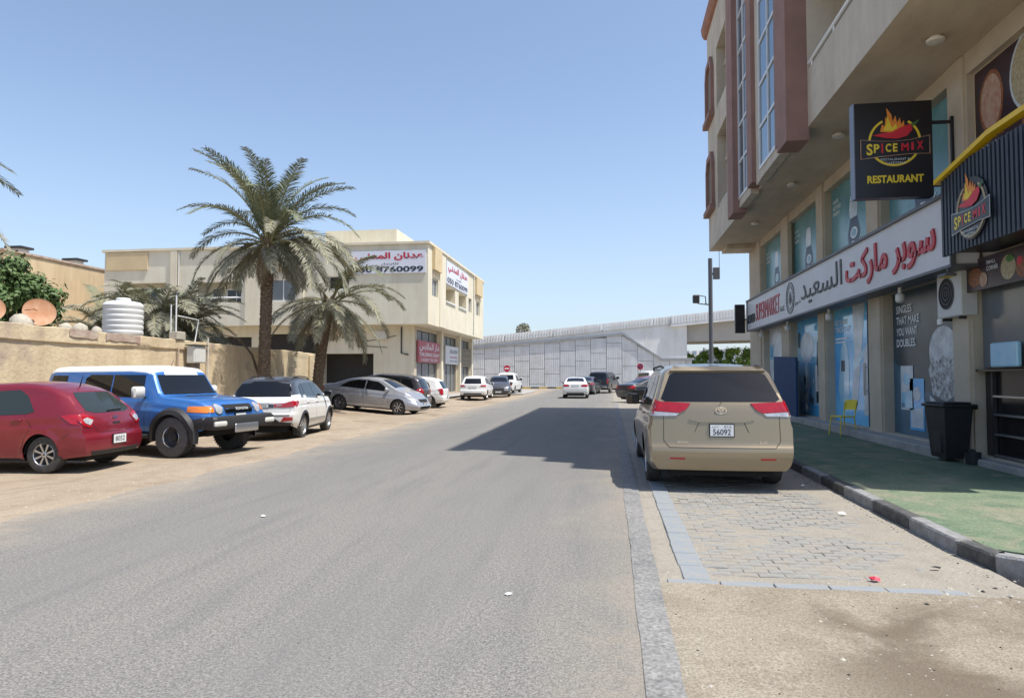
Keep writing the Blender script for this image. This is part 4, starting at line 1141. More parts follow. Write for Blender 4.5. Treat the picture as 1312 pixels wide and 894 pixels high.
signboard('shop_sign', FG, 45.65, 51.45, 2.5, 4.02, 'maroon_sign', 'maroon shop sign with white lettering on the ground floor of the cream corner building', s1, 'shop sign', .12)
def s2(fr, n):
    for k, (a, b) in enumerate(((3.4, 3.7), (3.0, 3.15), (2.7, 2.82))):
        yield part('lettering', text(MB(), fr, ('SALOON', 'GENTS SALOON', 'HAIR CUTTING')[k], 54.9, 57.6, a, b, n + .01, ('black_letter', 'red_letter', 'black_letter')[k], 0))
signboard('shop_sign', FG, 53.5, 58.1, 2.5, 3.98, 'sign_white', 'white shop sign between the maroon and the dark brown sign under the corner building overhang', s2, 'shop sign', .12)
def s3(fr, n):
    for k, (a, b) in enumerate(((3.5, 3.8), (3.0, 3.2), (2.65, 2.8))):
        yield part('lettering', text(MB(), fr, (arabic('مكتبة').replace('ة', '\uFE94'), 'TYPING CENTER', 'STATIONERY')[k], 59.6, 62.9, a, b, n + .01, 'rice', 0))
signboard('shop_sign', FG, 58.7, 63.6, 2.4, 4.0, 'brown_int', 'dark brown shop sign, the farthest one under the corner building overhang', s3, 'shop sign', .12)

# beige building far left
fb2 = thing('beige_building', 'plain beige building with a sloping roof line behind the trees at the far left', 'building', (-45, 50, 0))
mb = MB()
mb.add([(-40, 39.9, -.2), (-40, 85, -.2), (-40, 85, 9.9), (-40, 39.9, 9.9), (-62, 39.9, -.2), (-62, 39.9, 9.9), (-62, 85, -.2), (-62, 85, 9.9)],
       [(0, 1, 2, 3), (4, 0, 3, 5), (3, 2, 7, 5), (1, 6, 7, 2)], 'beige_far')
at(fb2, part('wall', mb))
at(fb2, part('coping', MB().box(-62.1, -39.9, 39.8, 85, 9.902, 10.05, 'boundary_dark')))
for y in (41.5, 46.5):
    mb = MB(); mb.box(-41.2, -40.3, y, y + .7, 10.05, 10.35, 'box_grey'); mb.box(-41.4, -40.1, y - .2, y + .9, 10.35, 10.5, 'rim_dark'); at(fb2, part('roof_vent', mb))

# ------------------------------------------------------------------ boundary wall on the left
XBW = -14.0
bw = thing('boundary_wall', 'weathered cream plastered boundary wall with a cracked coping behind the parked cars', 'wall', (XBW, 20, 0))
def ztop(y):
    return 2.86 - .012 * max(0, y - 12) + .035 * nz(y, 0, 1.3, .8) + .02 * nz(y, 5, 1.3, 3.)
vs = []; fc = []
ny = 190; y0, y1 = 1.0, 31.9
zs_ = [-.3, .3, .8, 1.3, 1.75, 2.1, 2.3, 2.42, 1.0]
for i in range(ny + 1):
    y = y0 + (y1 - y0) * i / ny
    zt_ = ztop(y)
    hi = zt_ - (.0 if y < 21.4 else .0)
    col = []
    for z in zs_[:-1]: col.append((XBW + .012 * fb(y, z, 1.3, 4), y, z))
    led = .05 + .02 * nz(y, 1, 5, 2)
    zl_ = 2.46 + .03 * nz(y, 3, 3, 1.2)
    if y > 22: led = .01
    col += [(XBW + led, y, zl_), (XBW + led + .01 * nz(y, 7, 1, 6), y, zl_ + .12), (XBW + led, y, hi - .02), (XBW - .02, y, hi), (XBW - .22, y, hi), (XBW - .22, y, -.3)]
    vs += col
k = len(col)
for i in range(ny):
    for j in range(k - 1):
        fc.append((i * k + j, i * k + j + 1, (i + 1) * k + j + 1, (i + 1) * k + j)[::-1])
mb = MB().add(vs, fc, 'boundary')
mb.add([vs[ny * k + j] for j in range(k)], [tuple(range(k))], 'boundary')
at(bw, part('wall_face', mb, None, 40))
mb = MB()
for (a, b) in ((15.9, 16.9), (17.2, 18.6)):
    n = 10
    for i in range(n):
        ya = a + (b - a) * i / n; yb = a + (b - a) * (i + 1) / n
        zz = 2.5 + .05 * nz(ya, 8, 0, 3)
        mb.add([(XBW + .075, ya, ztop(ya) - .22 + .05 * nz(ya, 2, 2, 4)), (XBW + .075, yb, ztop(yb) - .22 + .05 * nz(yb, 2, 2, 4)), (XBW + .07, yb, ztop(yb) - .01), (XBW + .07, ya, ztop(ya) - .01)], [(0, 1, 2, 3)], 'boundary_dark')
at(bw, part('stain_band', mb))
for y in (21.7, 26.2, 30.4):
    at(bw, part('pier', MB().box(XBW - .02, XBW + .09, y - .18, y + .18, -.2, 2.55, 'boundary', bev=.02), None, 30))
# things on / at the wall
def dish(x, y, z, r, label, rot):
    t = thing('satellite_dish', label, 'satellite dish', (x, y, z - r), radians(-38), 'rusty satellite dishes behind the wall')
    mb = MB()
    prof = [(r * k / 8, .18 * r * (k / 8) ** 2) for k in range(9)] + [(r * 1.02, .2 * r)] + [(r * k / 8, .18 * r * (k / 8) ** 2 - .02) for k in range(8, -1, -1)]
    mt = Matrix.Translation((0, 0, r)) @ Matrix.Rotation(radians(-72), 4, 'Y').inverted()
    mb.lathe(prof, 'rust_dish', 36, mt, cap=False); part('reflector', mb, t, 50)
    mb = MB(); mb.tube([(0, 0, -1.6), (0, 0, r * .3)], .04, 'grey_metal'); part('post', mb, t, 60)
    mb = MB(); mb.tube([mt @ Vector((0, -r * .9, .15)), mt @ Vector((0, -.1, r * .75))], .02, 'rust_dish', 6); mb.tube([mt @ Vector((0, -.1, r * .68)), mt @ Vector((0, -.1, r * .82))], .05, 'rust_dish', 8); part('feed_arm', mb, t, 60)
dish(-14.75, 15.8, 3.22, .37, 'rusty orange satellite dish showing whole above the boundary wall', 0)
dish(-14.75, 14.35, 3.18, .32, 'rusty satellite dish cut off by the left edge of the photo', 0)
mb = MB()
for i, (y, r, z) in enumerate(((15.0, .25, 2.88), (16.9, .22, 2.84), (17.5, .16, 2.82), (16.4, .17, 2.84))):
    bm = bmesh.new(); bmesh.ops.create_icosphere(bm, subdivisions=2, radius=r)
    vv = [Vector(v.co) * (1 + .25 * nz(v.co.x * 4 + i, v.co.y * 4, v.co.z * 4)) + Vector((-14.5, y, z)) for v in bm.verts]
    mb.add(vv, [tuple(v.index for v in f.verts) for f in bm.faces], 'stone_grey'); bm.free()
setp(part('rubble_heap', mb, None, 40), kind='stuff')
# water tank
tk = thing('water_tank', 'white ribbed plastic water tank behind the boundary wall', 'water tank', (-15.1, 19.35, 2.78))
tk.scale = (.60, .60, .68)
prof = [(0, 0), (.86, 0), (.92, .06)]
z = .06
for k in range(6):
    prof += [(.93, z + .05), (.955, z + .09), (.955, z + .19), (.93, z + .22)]; z += .24
prof += [(.9, z + .03), (.8, z + .1), (.4, z + .17), (.3, z + .18)]
part('tank_body', MB().lathe(prof, 'tank', 40), tk, 35)
part('lid', MB().lathe([(.34, z + .15), (.36, z + .26), (.3, z + .3), (0, z + .31)], 'tank', 24, Matrix.Translation((0, 0, 0)), cap=False), tk, 35)
part('stand', MB().box(-.95, .95, -.95, .95, -2.4, -.01, 'boundary'), tk)
# pipes
mb = MB()
px_ = XBW + .06
mb.tube([(XBW - .12, 20.55, 2.4), (XBW - .12, 20.55, 4.25)], .025, 'white_alu'); mb.tube([(XBW - .12, 20.55, 4.25), (XBW - .12, 20.6, 4.3)], .06, 'rim_dark')
mb.tube([(XBW - .1, 20.6, 3.55), (XBW - .1, 21.75, 3.50), (XBW - .1, 21.55, 2.7)], .022, 'white_alu')
mb.tube([(XBW - .2, 20.4, 2.5), (XBW - .2, 20.4, 3.9)], .02, 'white_alu')
solo('water_pipe', mb, 'thin white water pipes rising above the wall beside the white tank', 'pipe', smooth=60)
mb = MB()
mb.tube([(XBW + .08, 22.05, 1.0), (XBW + .08, 22.05, 2.9)], .022, 'box_grey'); mb.tube([(XBW + .09, 20.35, 1.2), (XBW + .09, 20.4, 2.5)], .03, 'boundary_dark'); mb.tube([(XBW + .09, 19.6, 1.3), (XBW + .09, 20.25, 2.3)], .018, 'boundary_dark')
solo('wall_conduit', mb, 'thin conduits running down the boundary wall beside the meter box', 'pipe', smooth=60)
mbx = thing('meter_box', 'pale grey electricity meter box fixed on the boundary wall above the blue car', 'meter box', (XBW + .12, 21.1, 1.95))
part('cabinet', MB().box(0, .28, -.33, .33, .05, .62, 'box_grey', bev=.02), mbx, 30)
part('door', MB().box(.28, .295, -.29, .29, .09, .58, 'box_grey'), mbx)
part('hood', MB().box(-.03, .34, -.37, .37, .63, .66, 'rim_dark'), mbx)
part('cable_duct', MB().box(0, .2, -.2, .12, -.9, .05, 'brown_int'), mbx)
mb = MB(); mb.box(XBW - .2, XBW + .1, 20.3, 20.75, 2.76, 3.02, 'stone_grey', bev=.02)
solo('concrete_block', mb, 'grey concrete block lying on the wall top beside the tank pipes', 'block', smooth=30)
# dry curved branch leaning over the wall near the palm
mb = MB(); mb.tube([(-13.75, 25.3, 0.6), (-13.72, 25.2, 1.6), (-13.7, 24.6, 2.4), (-13.75, 23.8, 2.95), (-13.9, 23.0, 3.05)], [.07, .06, .045, .035, .02], 'bark', 8)
solo('dry_branch', mb, 'bent bare branch leaning against the boundary wall left of the tall palm', 'branch', smooth=60)

# ------------------------------------------------------------------ ramp wall and bridge at the end of the road
YW = 82.
rw = thing('ramp_wall', 'long pale panelled retaining wall of the flyover ramp across the end of the road', 'retaining wall', (-4, YW, 0))
FW = frame((0, YW, 0), (1, 0, 0))
def cz(x):   # underside of the coping
    if x < 1.4: return 4.75 + (x + 17) * (6.35 - 4.75) / 18.4
    if x < 5.9: return 6.35 - (x - 1.4) * 3.0 / 4.5
    return 3.35
def tz(x): return 6.23 + (x + 16.3) * (8.5 - 6.23) / 23.3
at(rw, part('core', MB().prism(FW, [(-60, -.2), (9.4, -.2), (9.4, 3.3), (8.8, 3.5), (8.8, tz(8.8) - 1.0), (-60, tz(-60) + .9)], -1.2, -.16, 'joint')))
# panels, staggered
pw, ph = 1.84, 1.84
i = 0
x = -30.
while x < 9.3:
    x1 = min(x + pw, 9.35)
    off = (0, .92, .3, 1.22)[i % 4]
    z = -.1 - off
    while z < 7:
        z0 = max(z, -.1); z1 = min(z + ph, 7)
        lim0, lim1 = cz(x + .01) + .02, cz(x1 - .01) + .02
        if z1 > 0 and z0 < max(lim0, lim1):
            a, b = x + .02, x1 - .02
            za, zb_ = min(z1 - .02, lim0), min(z1 - .02, lim1)
            if min(za, zb_) > z0 + .05 and a < b:
                mb = MB()
                mb.prism(FW, [(a, z0 + .012), (b, z0 + .012), (b, zb_), (a, za)], -.155, 0, 'panel_wall')
                nr = 7
                for r in range(nr):
                    xa = a + (b - a) * (r + .25) / nr; xb = a + (b - a) * (r + .75) / nr
                    zz = min(za, zb_) - .03
                    if zz > z0 + .1: mb.obox(FW, xa, xb, z0 + .04, zz, 0, .055, 'panel_wall')
                at(rw, part('panel', mb))
        z += ph
    x += pw; i += 1
# smooth band above, coping and parapet
mb = MB()
xs_ = [-60, -30, -17, -8, 1.4, 5.9, 8.8]
for a, b in zip(xs_, xs_[1:]):
    mb.prism(FW, [(a, cz(a) + .26), (b, cz(b) + .26), (b, tz(b) - .95), (a, tz(a) - .95)], -.2, .06, 'bridge')
at(rw, part('smooth_band', mb))
mb = MB()
for a, b in zip(xs_[:-1] + [8.8], xs_[1:] + [9.6]):
    mb.prism(FW, [(a, cz(a)), (b, cz(b)), (b, cz(b) + .255), (a, cz(a) + .255)], -.2, .22, 'coping')
at(rw, part('coping', mb))
mb = MB()
a = -60.
while a < 15.8:
    b = min(a + 5.9, 16.0)
    mb.prism(FW, [(a + .03, tz(a) - .94), (b - .03, tz(b) - .94), (b - .03, tz(b)), (a + .03, tz(a))], -.3, .16, 'bridge')
    q = a + .15
    while q < b - .2:
        mb.prism(FW, [(q, tz(q) - .86), (q + .16, tz(q + .16) - .86), (q + .16, tz(q) - .05), (q, tz(q) - .05)], .16, .27, 'bridge')
        q += .34
    a = b
b2 = thing('flyover_bridge', 'pale concrete flyover bridge deck with ribbed parapet above the trees at the right', 'bridge', (20, YW, 5))
at(rw, part('parapet', mb))
mb = MB()
mb.prism(FW, [(8.82, 5.55), (45, 6.2), (45, tz(45) - 1.0), (8.82, tz(8.8) - 1.0)], -9, -.6, 'bridge_dk')
mb.prism(FW, [(6.9, tz(6.9) - 1.25), (45, tz(45) - 1.3), (45, tz(45) - 1.02), (6.9, tz(6.9) - 1.0)], -10, .5, 'bridge')
at(b2, part('deck', mb))
mb = MB(); a = 6.95
mb.prism(FW, [(6.95, tz(6.95) - .99), (45, tz(45) - 1.0), (45, tz(45) + .02), (6.95, tz(6.95) + .02)], .24, .48, 'bridge')
q = 7.1
while q < 44:
    mb.prism(FW, [(q, tz(q) - .86), (q + .16, tz(q) - .86), (q + .16, tz(q) - .05), (q, tz(q) - .05)], .48, .54, 'bridge'); q += .34
at(b2, part('parapet', mb))
for x in (30, 44): at(b2, part('pier', MB().box(x, x + 1.6, YW + 2, YW + 7, -.2, 5.9, 'bridge_dk')))
# dome behind the wall (bare round tree / antenna ball)
mb = MB()
random.seed(3)
for k in range(700):
    v = Vector((random.gauss(0, 1), random.gauss(0, 1), random.gauss(0, 1))).normalized() * random.uniform(.55, 1) * 1.05
    c_ = Vector((-12.2, 95, 7.9)) + v
    a_ = Vector((random.uniform(-1, 1), random.uniform(-1, 1), random.uniform(-1, 1))).normalized() * .16
    b_ = a_.cross(Vector((random.uniform(-1, 1), random.uniform(-1, 1), random.uniform(-1, 1)))).normalized() * .09
    mb.add([c_ - a_, c_ + b_, c_ + a_, c_ - b_], [(0, 1, 2, 3)], 'frond_dusty')
tt = thing('pale_tree', 'small round grey-green treetop showing above the ramp wall', 'tree', (-12.2, 95, 0))
at(tt, part('crown', mb)); at(tt, part('trunk', MB().tube([(-12.2, 95, 0), (-12.2, 95, 7.6)], [.16, .08], 'bark'), None, 60))
# kerb in front of the wall, painted black and yellow
kk = setp(part('far_kerb', MB().box(-40, 9.5, 81.0, 81.9, -.1, .1, 'concrete')), kind='structure')
kk_y = MB().box(-.49, .49, -.1, .1, -.05, .2, 'kerb_yellow', bev=.02).mesh('kerb_stone', 30); kk_b = MB().box(-.49, .49, -.1, .1, -.05, .2, 'kerb_black', bev=.02).mesh('kerb_stone', 30)
for k in range(46): part('kerb_stone', (kk_y, kk_b)[k % 2], kk, loc=(-36 + k * 1.0, 80.9, 0))
# traffic island at the left of the junction
mb = MB(); pts = [(-7.0, 54.5), (-6.9, 62), (-7.4, 66.5), (-9, 69), (-14, 69.5), (-16, 60), (-10, 54)]
mb.prism(fr0, pts, -.1, .12, 'concrete'); struct('corner_pavement', mb)

# road signs
def roadsign(x, y, z, label, bar, r=.30):
    t = thing('road_sign', label, 'road sign', (x, y, 0))
    part('post', MB().tube([(0, 0, 0), (0, 0, z + .2)], .035, 'grey_metal'), t, 60)
    fr = frame((0, -.05, z), (1, 0, 0))
    part('disc', MB().prism(fr, disc(0, 0, r, 28), -.02, 0, 'sign_red'), t)
    if bar == 'noentry': part('white_bar', MB().prism(fr, [(-.21, -.055), (.21, -.055), (.21, .055), (-.21, .055)], .001, .006, 'white_letter'), t)
    else:
        mb = MB(); mb.prism(fr, disc(0, 0, r * .72, 24), .001, .005, 'navy_print')
        mb.prism(fr, [(-.19, .13), (-.13, .19), (.19, -.13), (.13, -.19)], .006, .010, 'sign_red'); part('slash', mb, t)
roadsign(-9.35, 61.3, 2.2, 'red no-entry sign with a white bar at the left of the road', 'noentry')
roadsign(2.75, 66.3, 2.42, 'red ringed no-stopping sign at the right end of the road', 'stop')

# lamp pole
lp = thing('lamp_post', 'dark grey lamp post with floodlight arm beyond the right-hand building', 'lamp post', (5.42, 38.5, 0))
part('pole', MB().tube([(0, 0, 0), (0, 0, 8.0)], .115, 'grey_metal', 12), lp, 60)
mb = MB(); mb.tube([(0, 0, 5.45), (-.45, 0, 5.5), (-.7, 0, 5.55)], .035, 'grey_metal', 8); mb.tube([(-.25, 0, 5.5), (-.27, 0, 5.9), (-.62, 0, 5.98)], .03, 'grey_metal', 8); part('arm', mb, lp, 60)
mb = MB(); mb.box(-.95, -.6, -.18, .18, 5.55, 6.0, 'rim_dark', bev=.05); part('floodlight', mb, lp, 30)
mb = MB(); mb.box(.15, .5, -.1, .1, 6.85, 7.5, 'grey_metal', bev=.02); mb.box(.1, .2, -.03, .03, 7.1, 7.2, 'grey_metal'); part('control_box', mb, lp, 30)

# far towers under the bridge
for k, (x, y, w, h, lb) in enumerate(((12, 190, 7, 9.2, 'distant grey-blue apartment block seen below the bridge, left of the lamp post'), (22.5, 200, 8, 8.6, 'distant pale apartment block seen below the bridge, right of the lamp post'), (33, 215, 9, 9.5, 'distant block seen below the bridge next to the shop corner'))):
    t = thing('distant_block', lb, 'building', (x, y, 0))
    part('wall', MB().box(-w / 2, w / 2, 0, 10, -.2, h, ('far_bldg', 'bridge', 'far_bldg')[k]), t)
    for r in range(4):
        for c in range(4):
            part('window', MB().box(-w / 2 + .5 + c * w / 4, -w / 2 + .5 + c * w / 4 + w / 7, -.06, .05, 1 + r * 2.1, 2.2 + r * 2.1, 'far_glass'), t)

# ------------------------------------------------------------------ palms and trees
def frond_mesh(L, e0, droop, nleaf, m, seed, lw=.029, ll=.55, hang=.35):
    rnd = random.Random(seed)
    N = 14
    p = Vector((0, 0, 0)); pts = [p.copy()]; tan = []
    for i in range(N):
        s = i / N
        e = e0 - droop * s ** 1.25
        d = Vector((cos(e), .06 * sin(s * 3 + seed), sin(e)))
        tan.append(d.normalized()); p = p + d * (L / N); pts.append(p.copy())
    tan.append(tan[-1])
    mb = MB()
    mb.tube(pts, [.035 * (1 - .85 * i / N) + .004 for i in range(N + 1)], 'rachis', 5, cap=False)
    vs = []; fs = []
    for k in range(nleaf):
        s = .13 + .87 * (k + rnd.random() * .5) / nleaf
        f = s * N; i = min(int(f), N - 1); t = f - i
        base = pts[i].lerp(pts[i + 1], t); T = tan[i].lerp(tan[i + 1], t).normalized()
        side = T.cross(Vector((0, 0, 1)))
        side = side.normalized() if side.length > .01 else Vector((0, 1, 0))
        up = side.cross(T).normalized()
        l = ll * (.45 + .9 * sin(pi * min(1, s * .9 + .08)) ** .7) * (1.05 - .45 * s) * rnd.uniform(.85, 1.1)
        for sg in (-1, 1):
            d = (T * rnd.uniform(.65, .95) + side * sg * rnd.uniform(.75, 1.0) + up * rnd.uniform(.05, .5)).normalized()
            q = base + d * l * .5 + Vector((0, 0, -hang * l * .12))
            e = base + d * l * .93 + Vector((0, 0, -hang * l * rnd.uniform(.4, .8)))
            wv = d.cross(up + Vector((rnd.uniform(-.4, .4), rnd.uniform(-.4, .4), rnd.uniform(-.4, .4))))
            wv = wv.normalized() * lw * .5
            b = len(vs)
            vs += [base - wv * .5, base + wv * .5, q + wv, q - wv, e]
            fs += [(b, b + 1, b + 2, b + 3), (b + 3, b + 2, b + 4)]
    mb.add(vs, fs, m)
    return mb.mesh('frond')
FM = {}
def fm(kind, L, e0, droop, n, m, seeds, **k):
    FM[kind] = [frond_mesh(L, e0, droop, n, m, s, **k) for s in seeds]
fm('up', 3.6, radians(74), radians(66), 96, 'frond', (1, 2, 3))
fm('mid', 3.7, radians(48), radians(95), 96, 'frond', (4, 5, 6))
fm('low', 3.5, radians(18), radians(92), 92, 'frond_dusty', (7, 8, 9))
fm('hang', 3.0, radians(-22), radians(58), 84, 'frond_dusty', (10, 11, 12), hang=.7)
fm('dead', 2.2, radians(-50), radians(36), 40, 'frond_dead', (13, 14), hang=.9)
fm('bush', 3.0, radians(62), radians(95), 74, 'frond_dusty', (15, 16, 17))
fm('bush_low', 2.6, radians(30), radians(100), 66, 'frond_dusty', (18, 19))

def palm(x, y, h, lean, label, spec, r0=.24, cat='palm tree', scale=1.0, z0=0.0):
    t = thing('palm_tree', label, cat, (x, y, z0), 0, None)
    random.seed(int(x * 10 + y * 7))
    top = Vector((lean[0], lean[1], h))
    N = int(h / .085)
    def ax(s): return Vector((lean[0] * s ** 1.5, lean[1] * s ** 1.5, h * s))
    if h > .8:
        vs = []; fs = []; n = 16
        for i in range(N + 1):
            s = i / N; c = ax(s)
            r = r0 * (1.12 - .35 * min(1, s * 3) * .5 + .10 * max(0, s - .85) / .15)
            for k in range(n):
                a = 2 * pi * k / n + (i % 2) * pi / n
                rr = r * (1 + .09 * ((i % 2) * 2 - 1) * (1 if k % 2 else -1) + random.uniform(-.05, .05))
                vs.append(c + Vector((rr * cos(a), rr * sin(a), 0)))
        for i in range(N):
            for k in range(n):
                j = (k + 1) % n
                fs.append((i * n + k, i * n + j, (i + 1) * n + j, (i + 1) * n + k))
        part('trunk', MB().add(vs, fs, 'trunk'), t)
        # leaf-base stubs in spirals
        mb = MB()
        nb = int(h * 46)
        for k in range(nb):
            s = k / nb; c = ax(s); a = k * 2.39996
            r = r0 * (1.06 - .16 * min(1, s * 3))
            big_ = 1 + 1.5 * max(0, (s - .86) / .14)
            o = Vector((cos(a), sin(a), 0)); sd_ = Vector((-sin(a), cos(a), 0))
            w = .055 * big_ ** .6; ln = .10 * big_
            b = c + o * (r * .9); tip = c + o * (r + .045 * big_) + Vector((0, 0, ln))
            mb.add([b - sd_ * w, b + sd_ * w, tip + sd_ * w * .55, tip - sd_ * w * .55, b + o * .05 * big_ + Vector((0, 0, ln * .2))],
                   [(0, 1, 4), (4, 1, 2, 3), (0, 4, 3), (0, 3, 2, 1)], 'boot')
        part('leaf_base', mb, t, kind='stuff')
    for kind, n, az0, az1, jit, sc in spec:
        for k in range(n):
            me = FM[kind][random.randrange(len(FM[kind]))]
            o = part('frond', me, t)
            az = az0 + (az1 - az0) * (k + random.uniform(.2, .8)) / n
            s = sc * scale * random.uniform(.88, 1.08)
            o.location = top + Vector((cos(radians(az)) * .1, sin(radians(az)) * .1, random.uniform(-.3, .05) * scale))
            o.rotation_euler = (random.uniform(-.15, .15), random.uniform(-jit, jit), radians(az))
            o.scale = (s, s, s)
    return t
palm(-13.05, 24.3, 6.75, (.15, .0), 'tall date palm with a full green crown standing in front of the boundary wall',
     [('up', 15, 0, 360, .28, 1.12), ('mid', 11, 0, 360, .3, 1.02), ('low', 9, 5, 365, .3, .92), ('low', 7, -45, 45, .25, 1.22), ('hang', 9, 0, 360, .3, .8), ('hang', 4, 140, 220, .2, 1.05), ('hang', 4, -40, 30, .2, 1.05), ('dead', 8, 0, 360, .2, .7)], r0=.215)
palm(-12.35, 27.4, 4.8, (.55, .1), 'short leaning date palm with drooping dusty fronds behind the silver car',
     [('up', 3, -20, 60, .1, .8), ('mid', 5, -40, 70, .2, 1.0), ('low', 6, 0, 360, .25, .98), ('hang', 15, 0, 360, .3, .95), ('dead', 10, 0, 360, .3, .85)], r0=.22)
palm(-17.6, 25.6, 1.0, (0, 0), 'bushy dusty date palm right behind the white water tank',
     [('bush', 22, 0, 360, .2, 1.0), ('bush_low', 22, 0, 360, .3, 1.0), ('up', 7, 0, 360, .1, .9), ('hang', 14, 0, 360, .25, .9)], z0=2.2)
palm(-16.3, 22.7, 1.0, (0, 0), 'low rounded dusty palm clump between the tank and the tall palm',
     [('bush', 20, 0, 360, .25, .85), ('bush_low', 20, 0, 360, .3, .95), ('hang', 20, 0, 360, .3, .95)], z0=2.6)
palm(-18.6, 23.2, 1.0, (0, 0), 'dusty palm clump to the left of the water tank, behind the wall',
     [('bush', 14, 0, 360, .2, .85), ('bush_low', 16, 0, 360, .3, .9), ('up', 3, 0, 360, .1, 1.0)], z0=2.0)
palm(-17.2, 13.3, 5.95, (0, 0), 'palm cut off by the left edge, only one frond tip in view',
     [('mid', 9, -38, 300, .12, .9), ('low', 9, 14, 330, .1, .9)], r0=.23)

def leaf_tree(name, x, y, h, rad, label, m, nclump, nleaf, seed, trunk_h, ls=.11, cat='tree', group=None, zc=None):
    rnd = random.Random(seed)
    t = thing(name, label, cat, (x, y, 0), 0, group)
    tb = MB(); cs = []
    zc = zc or h - rad * .8
    for k in range(nclump):
        a = rnd.uniform(0, 2 * pi); u = rnd.uniform(-1, 1); r = rnd.uniform(.45, 1.0)
        c = Vector((rad * r * cos(a) * sqrt(1 - u * u * .7), rad * r * sin(a) * sqrt(1 - u * u * .7), zc + u * rad * .72))
        cs.append((c, rad * rnd.uniform(.18, .34)))
    tb.tube([(0, 0, -.2), (.05, 0, trunk_h * .5), (0, .05, trunk_h)], [.16 * h / 5, .12 * h / 5, .10 * h / 5], 'bark', 8)
    for c, r in cs[::3]:
        mid = Vector((c.x * .4, c.y * .4, trunk_h + (c.z - trunk_h) * .5))
        tb.tube([(0, 0, trunk_h * .9), mid, c], [.07 * h / 5, .045 * h / 5, .015], 'bark', 5)
    part('trunk', tb, t, 60)
    vs = []; fs = []
    for c, r in cs:
        for k in range(nleaf):
            v = Vector((rnd.gauss(0, 1), rnd.gauss(0, 1), rnd.gauss(0, .8))).normalized() * r * rnd.uniform(.5, 1.08)
            p = c + v
            n = (v.normalized() + Vector((rnd.uniform(-.6, .6), rnd.uniform(-.6, .6), rnd.uniform(-.1, .8)))).normalized()
            a = n.cross(Vector((rnd.uniform(-1, 1), rnd.uniform(-1, 1), rnd.uniform(-1, 1)))).normalized()
            b = n.cross(a)
            l = ls * rnd.uniform(.7, 1.3)
            i = len(vs)
            vs += [p - a * l, p - b * l * .5, p + a * l, p + b * l * .5]
            fs.append((i, i + 1, i + 2, i + 3))
    part('crown', MB().add(vs, fs, m), t)
    return t
leaf_tree('broadleaf_tree', -19.6, 19.2, 5.25, 1.6, 'green leafy tree behind the satellite dishes, reaching in front of the beige building', 'leaf', 62, 190, 11, 2.4, ls=.085)
leaf_tree('broadleaf_tree', -22.6, 19.0, 4.8, 1.5, 'green leafy tree at the left edge of the photo behind the wall', 'leaf', 46, 190, 12, 2.4, ls=.085)
random.seed(21)
for k in range(7):
    leaf_tree('roadside_tree', 10.2 + k * 2.6, 87 + (k % 2) * 3, (4.3, 5.0, 4.8, 5.1, 5.6, 5.2, 5.8)[k], 1.9,
              ['leftmost bright green tree below the bridge, next to the ramp wall end', 'bright green tree below the bridge just left of the lamp post', 'bright green tree seen directly right of the lamp post base', 'second green tree right of the lamp post, below the bridge', 'green tree below the bridge near the supermarket corner', 'green tree half hidden by the supermarket corner', 'green tree behind the supermarket corner'][k],
              'leaf_bright', 26, 110, 30 + k, 1.6, ls=.16, group='trees below the bridge')
# ------------------------------------------------------------------ cars
def lerp(pts, x):
    if x <= pts[0][0]: return pts[0][1]
    for (a, b), (c, d) in zip(pts, pts[1:]):
        if x <= c: return b + (d - b) * (x - a) / (c - a)
    return pts[-1][1]
def smooth_curve(pts, L, sig):
    """polyline sampled every 2 cm and smoothed"""
    n = int(L / .02) + 1
    xs = [i * L / (n - 1) for i in range(n)]
    raw = [lerp(pts, x) for x in xs]
    k = max(1, int(sig / .02))
    out = raw
    for _ in range(3):
        q = []
        for i in range(n):
            a = max(0, i - k); b = min(n - 1, i + k)
            w = min(i - a, b - i)
            seg = out[i - w:i + w + 1]; q.append(sum(seg) / len(seg))
        out = q
    def f(x):
        t = max(0, min(1, x / L)) * (n - 1); i = min(int(t), n - 2)
        return out[i] + (out[i + 1] - out[i]) * (t - i)
    return f
YP = [(0, .90), (.08, .955), (.25, .985), (.48, 1.0), (.70, 1.0), (.765, .979), (.93, .960), (1, .935)]
WHEELS = {}
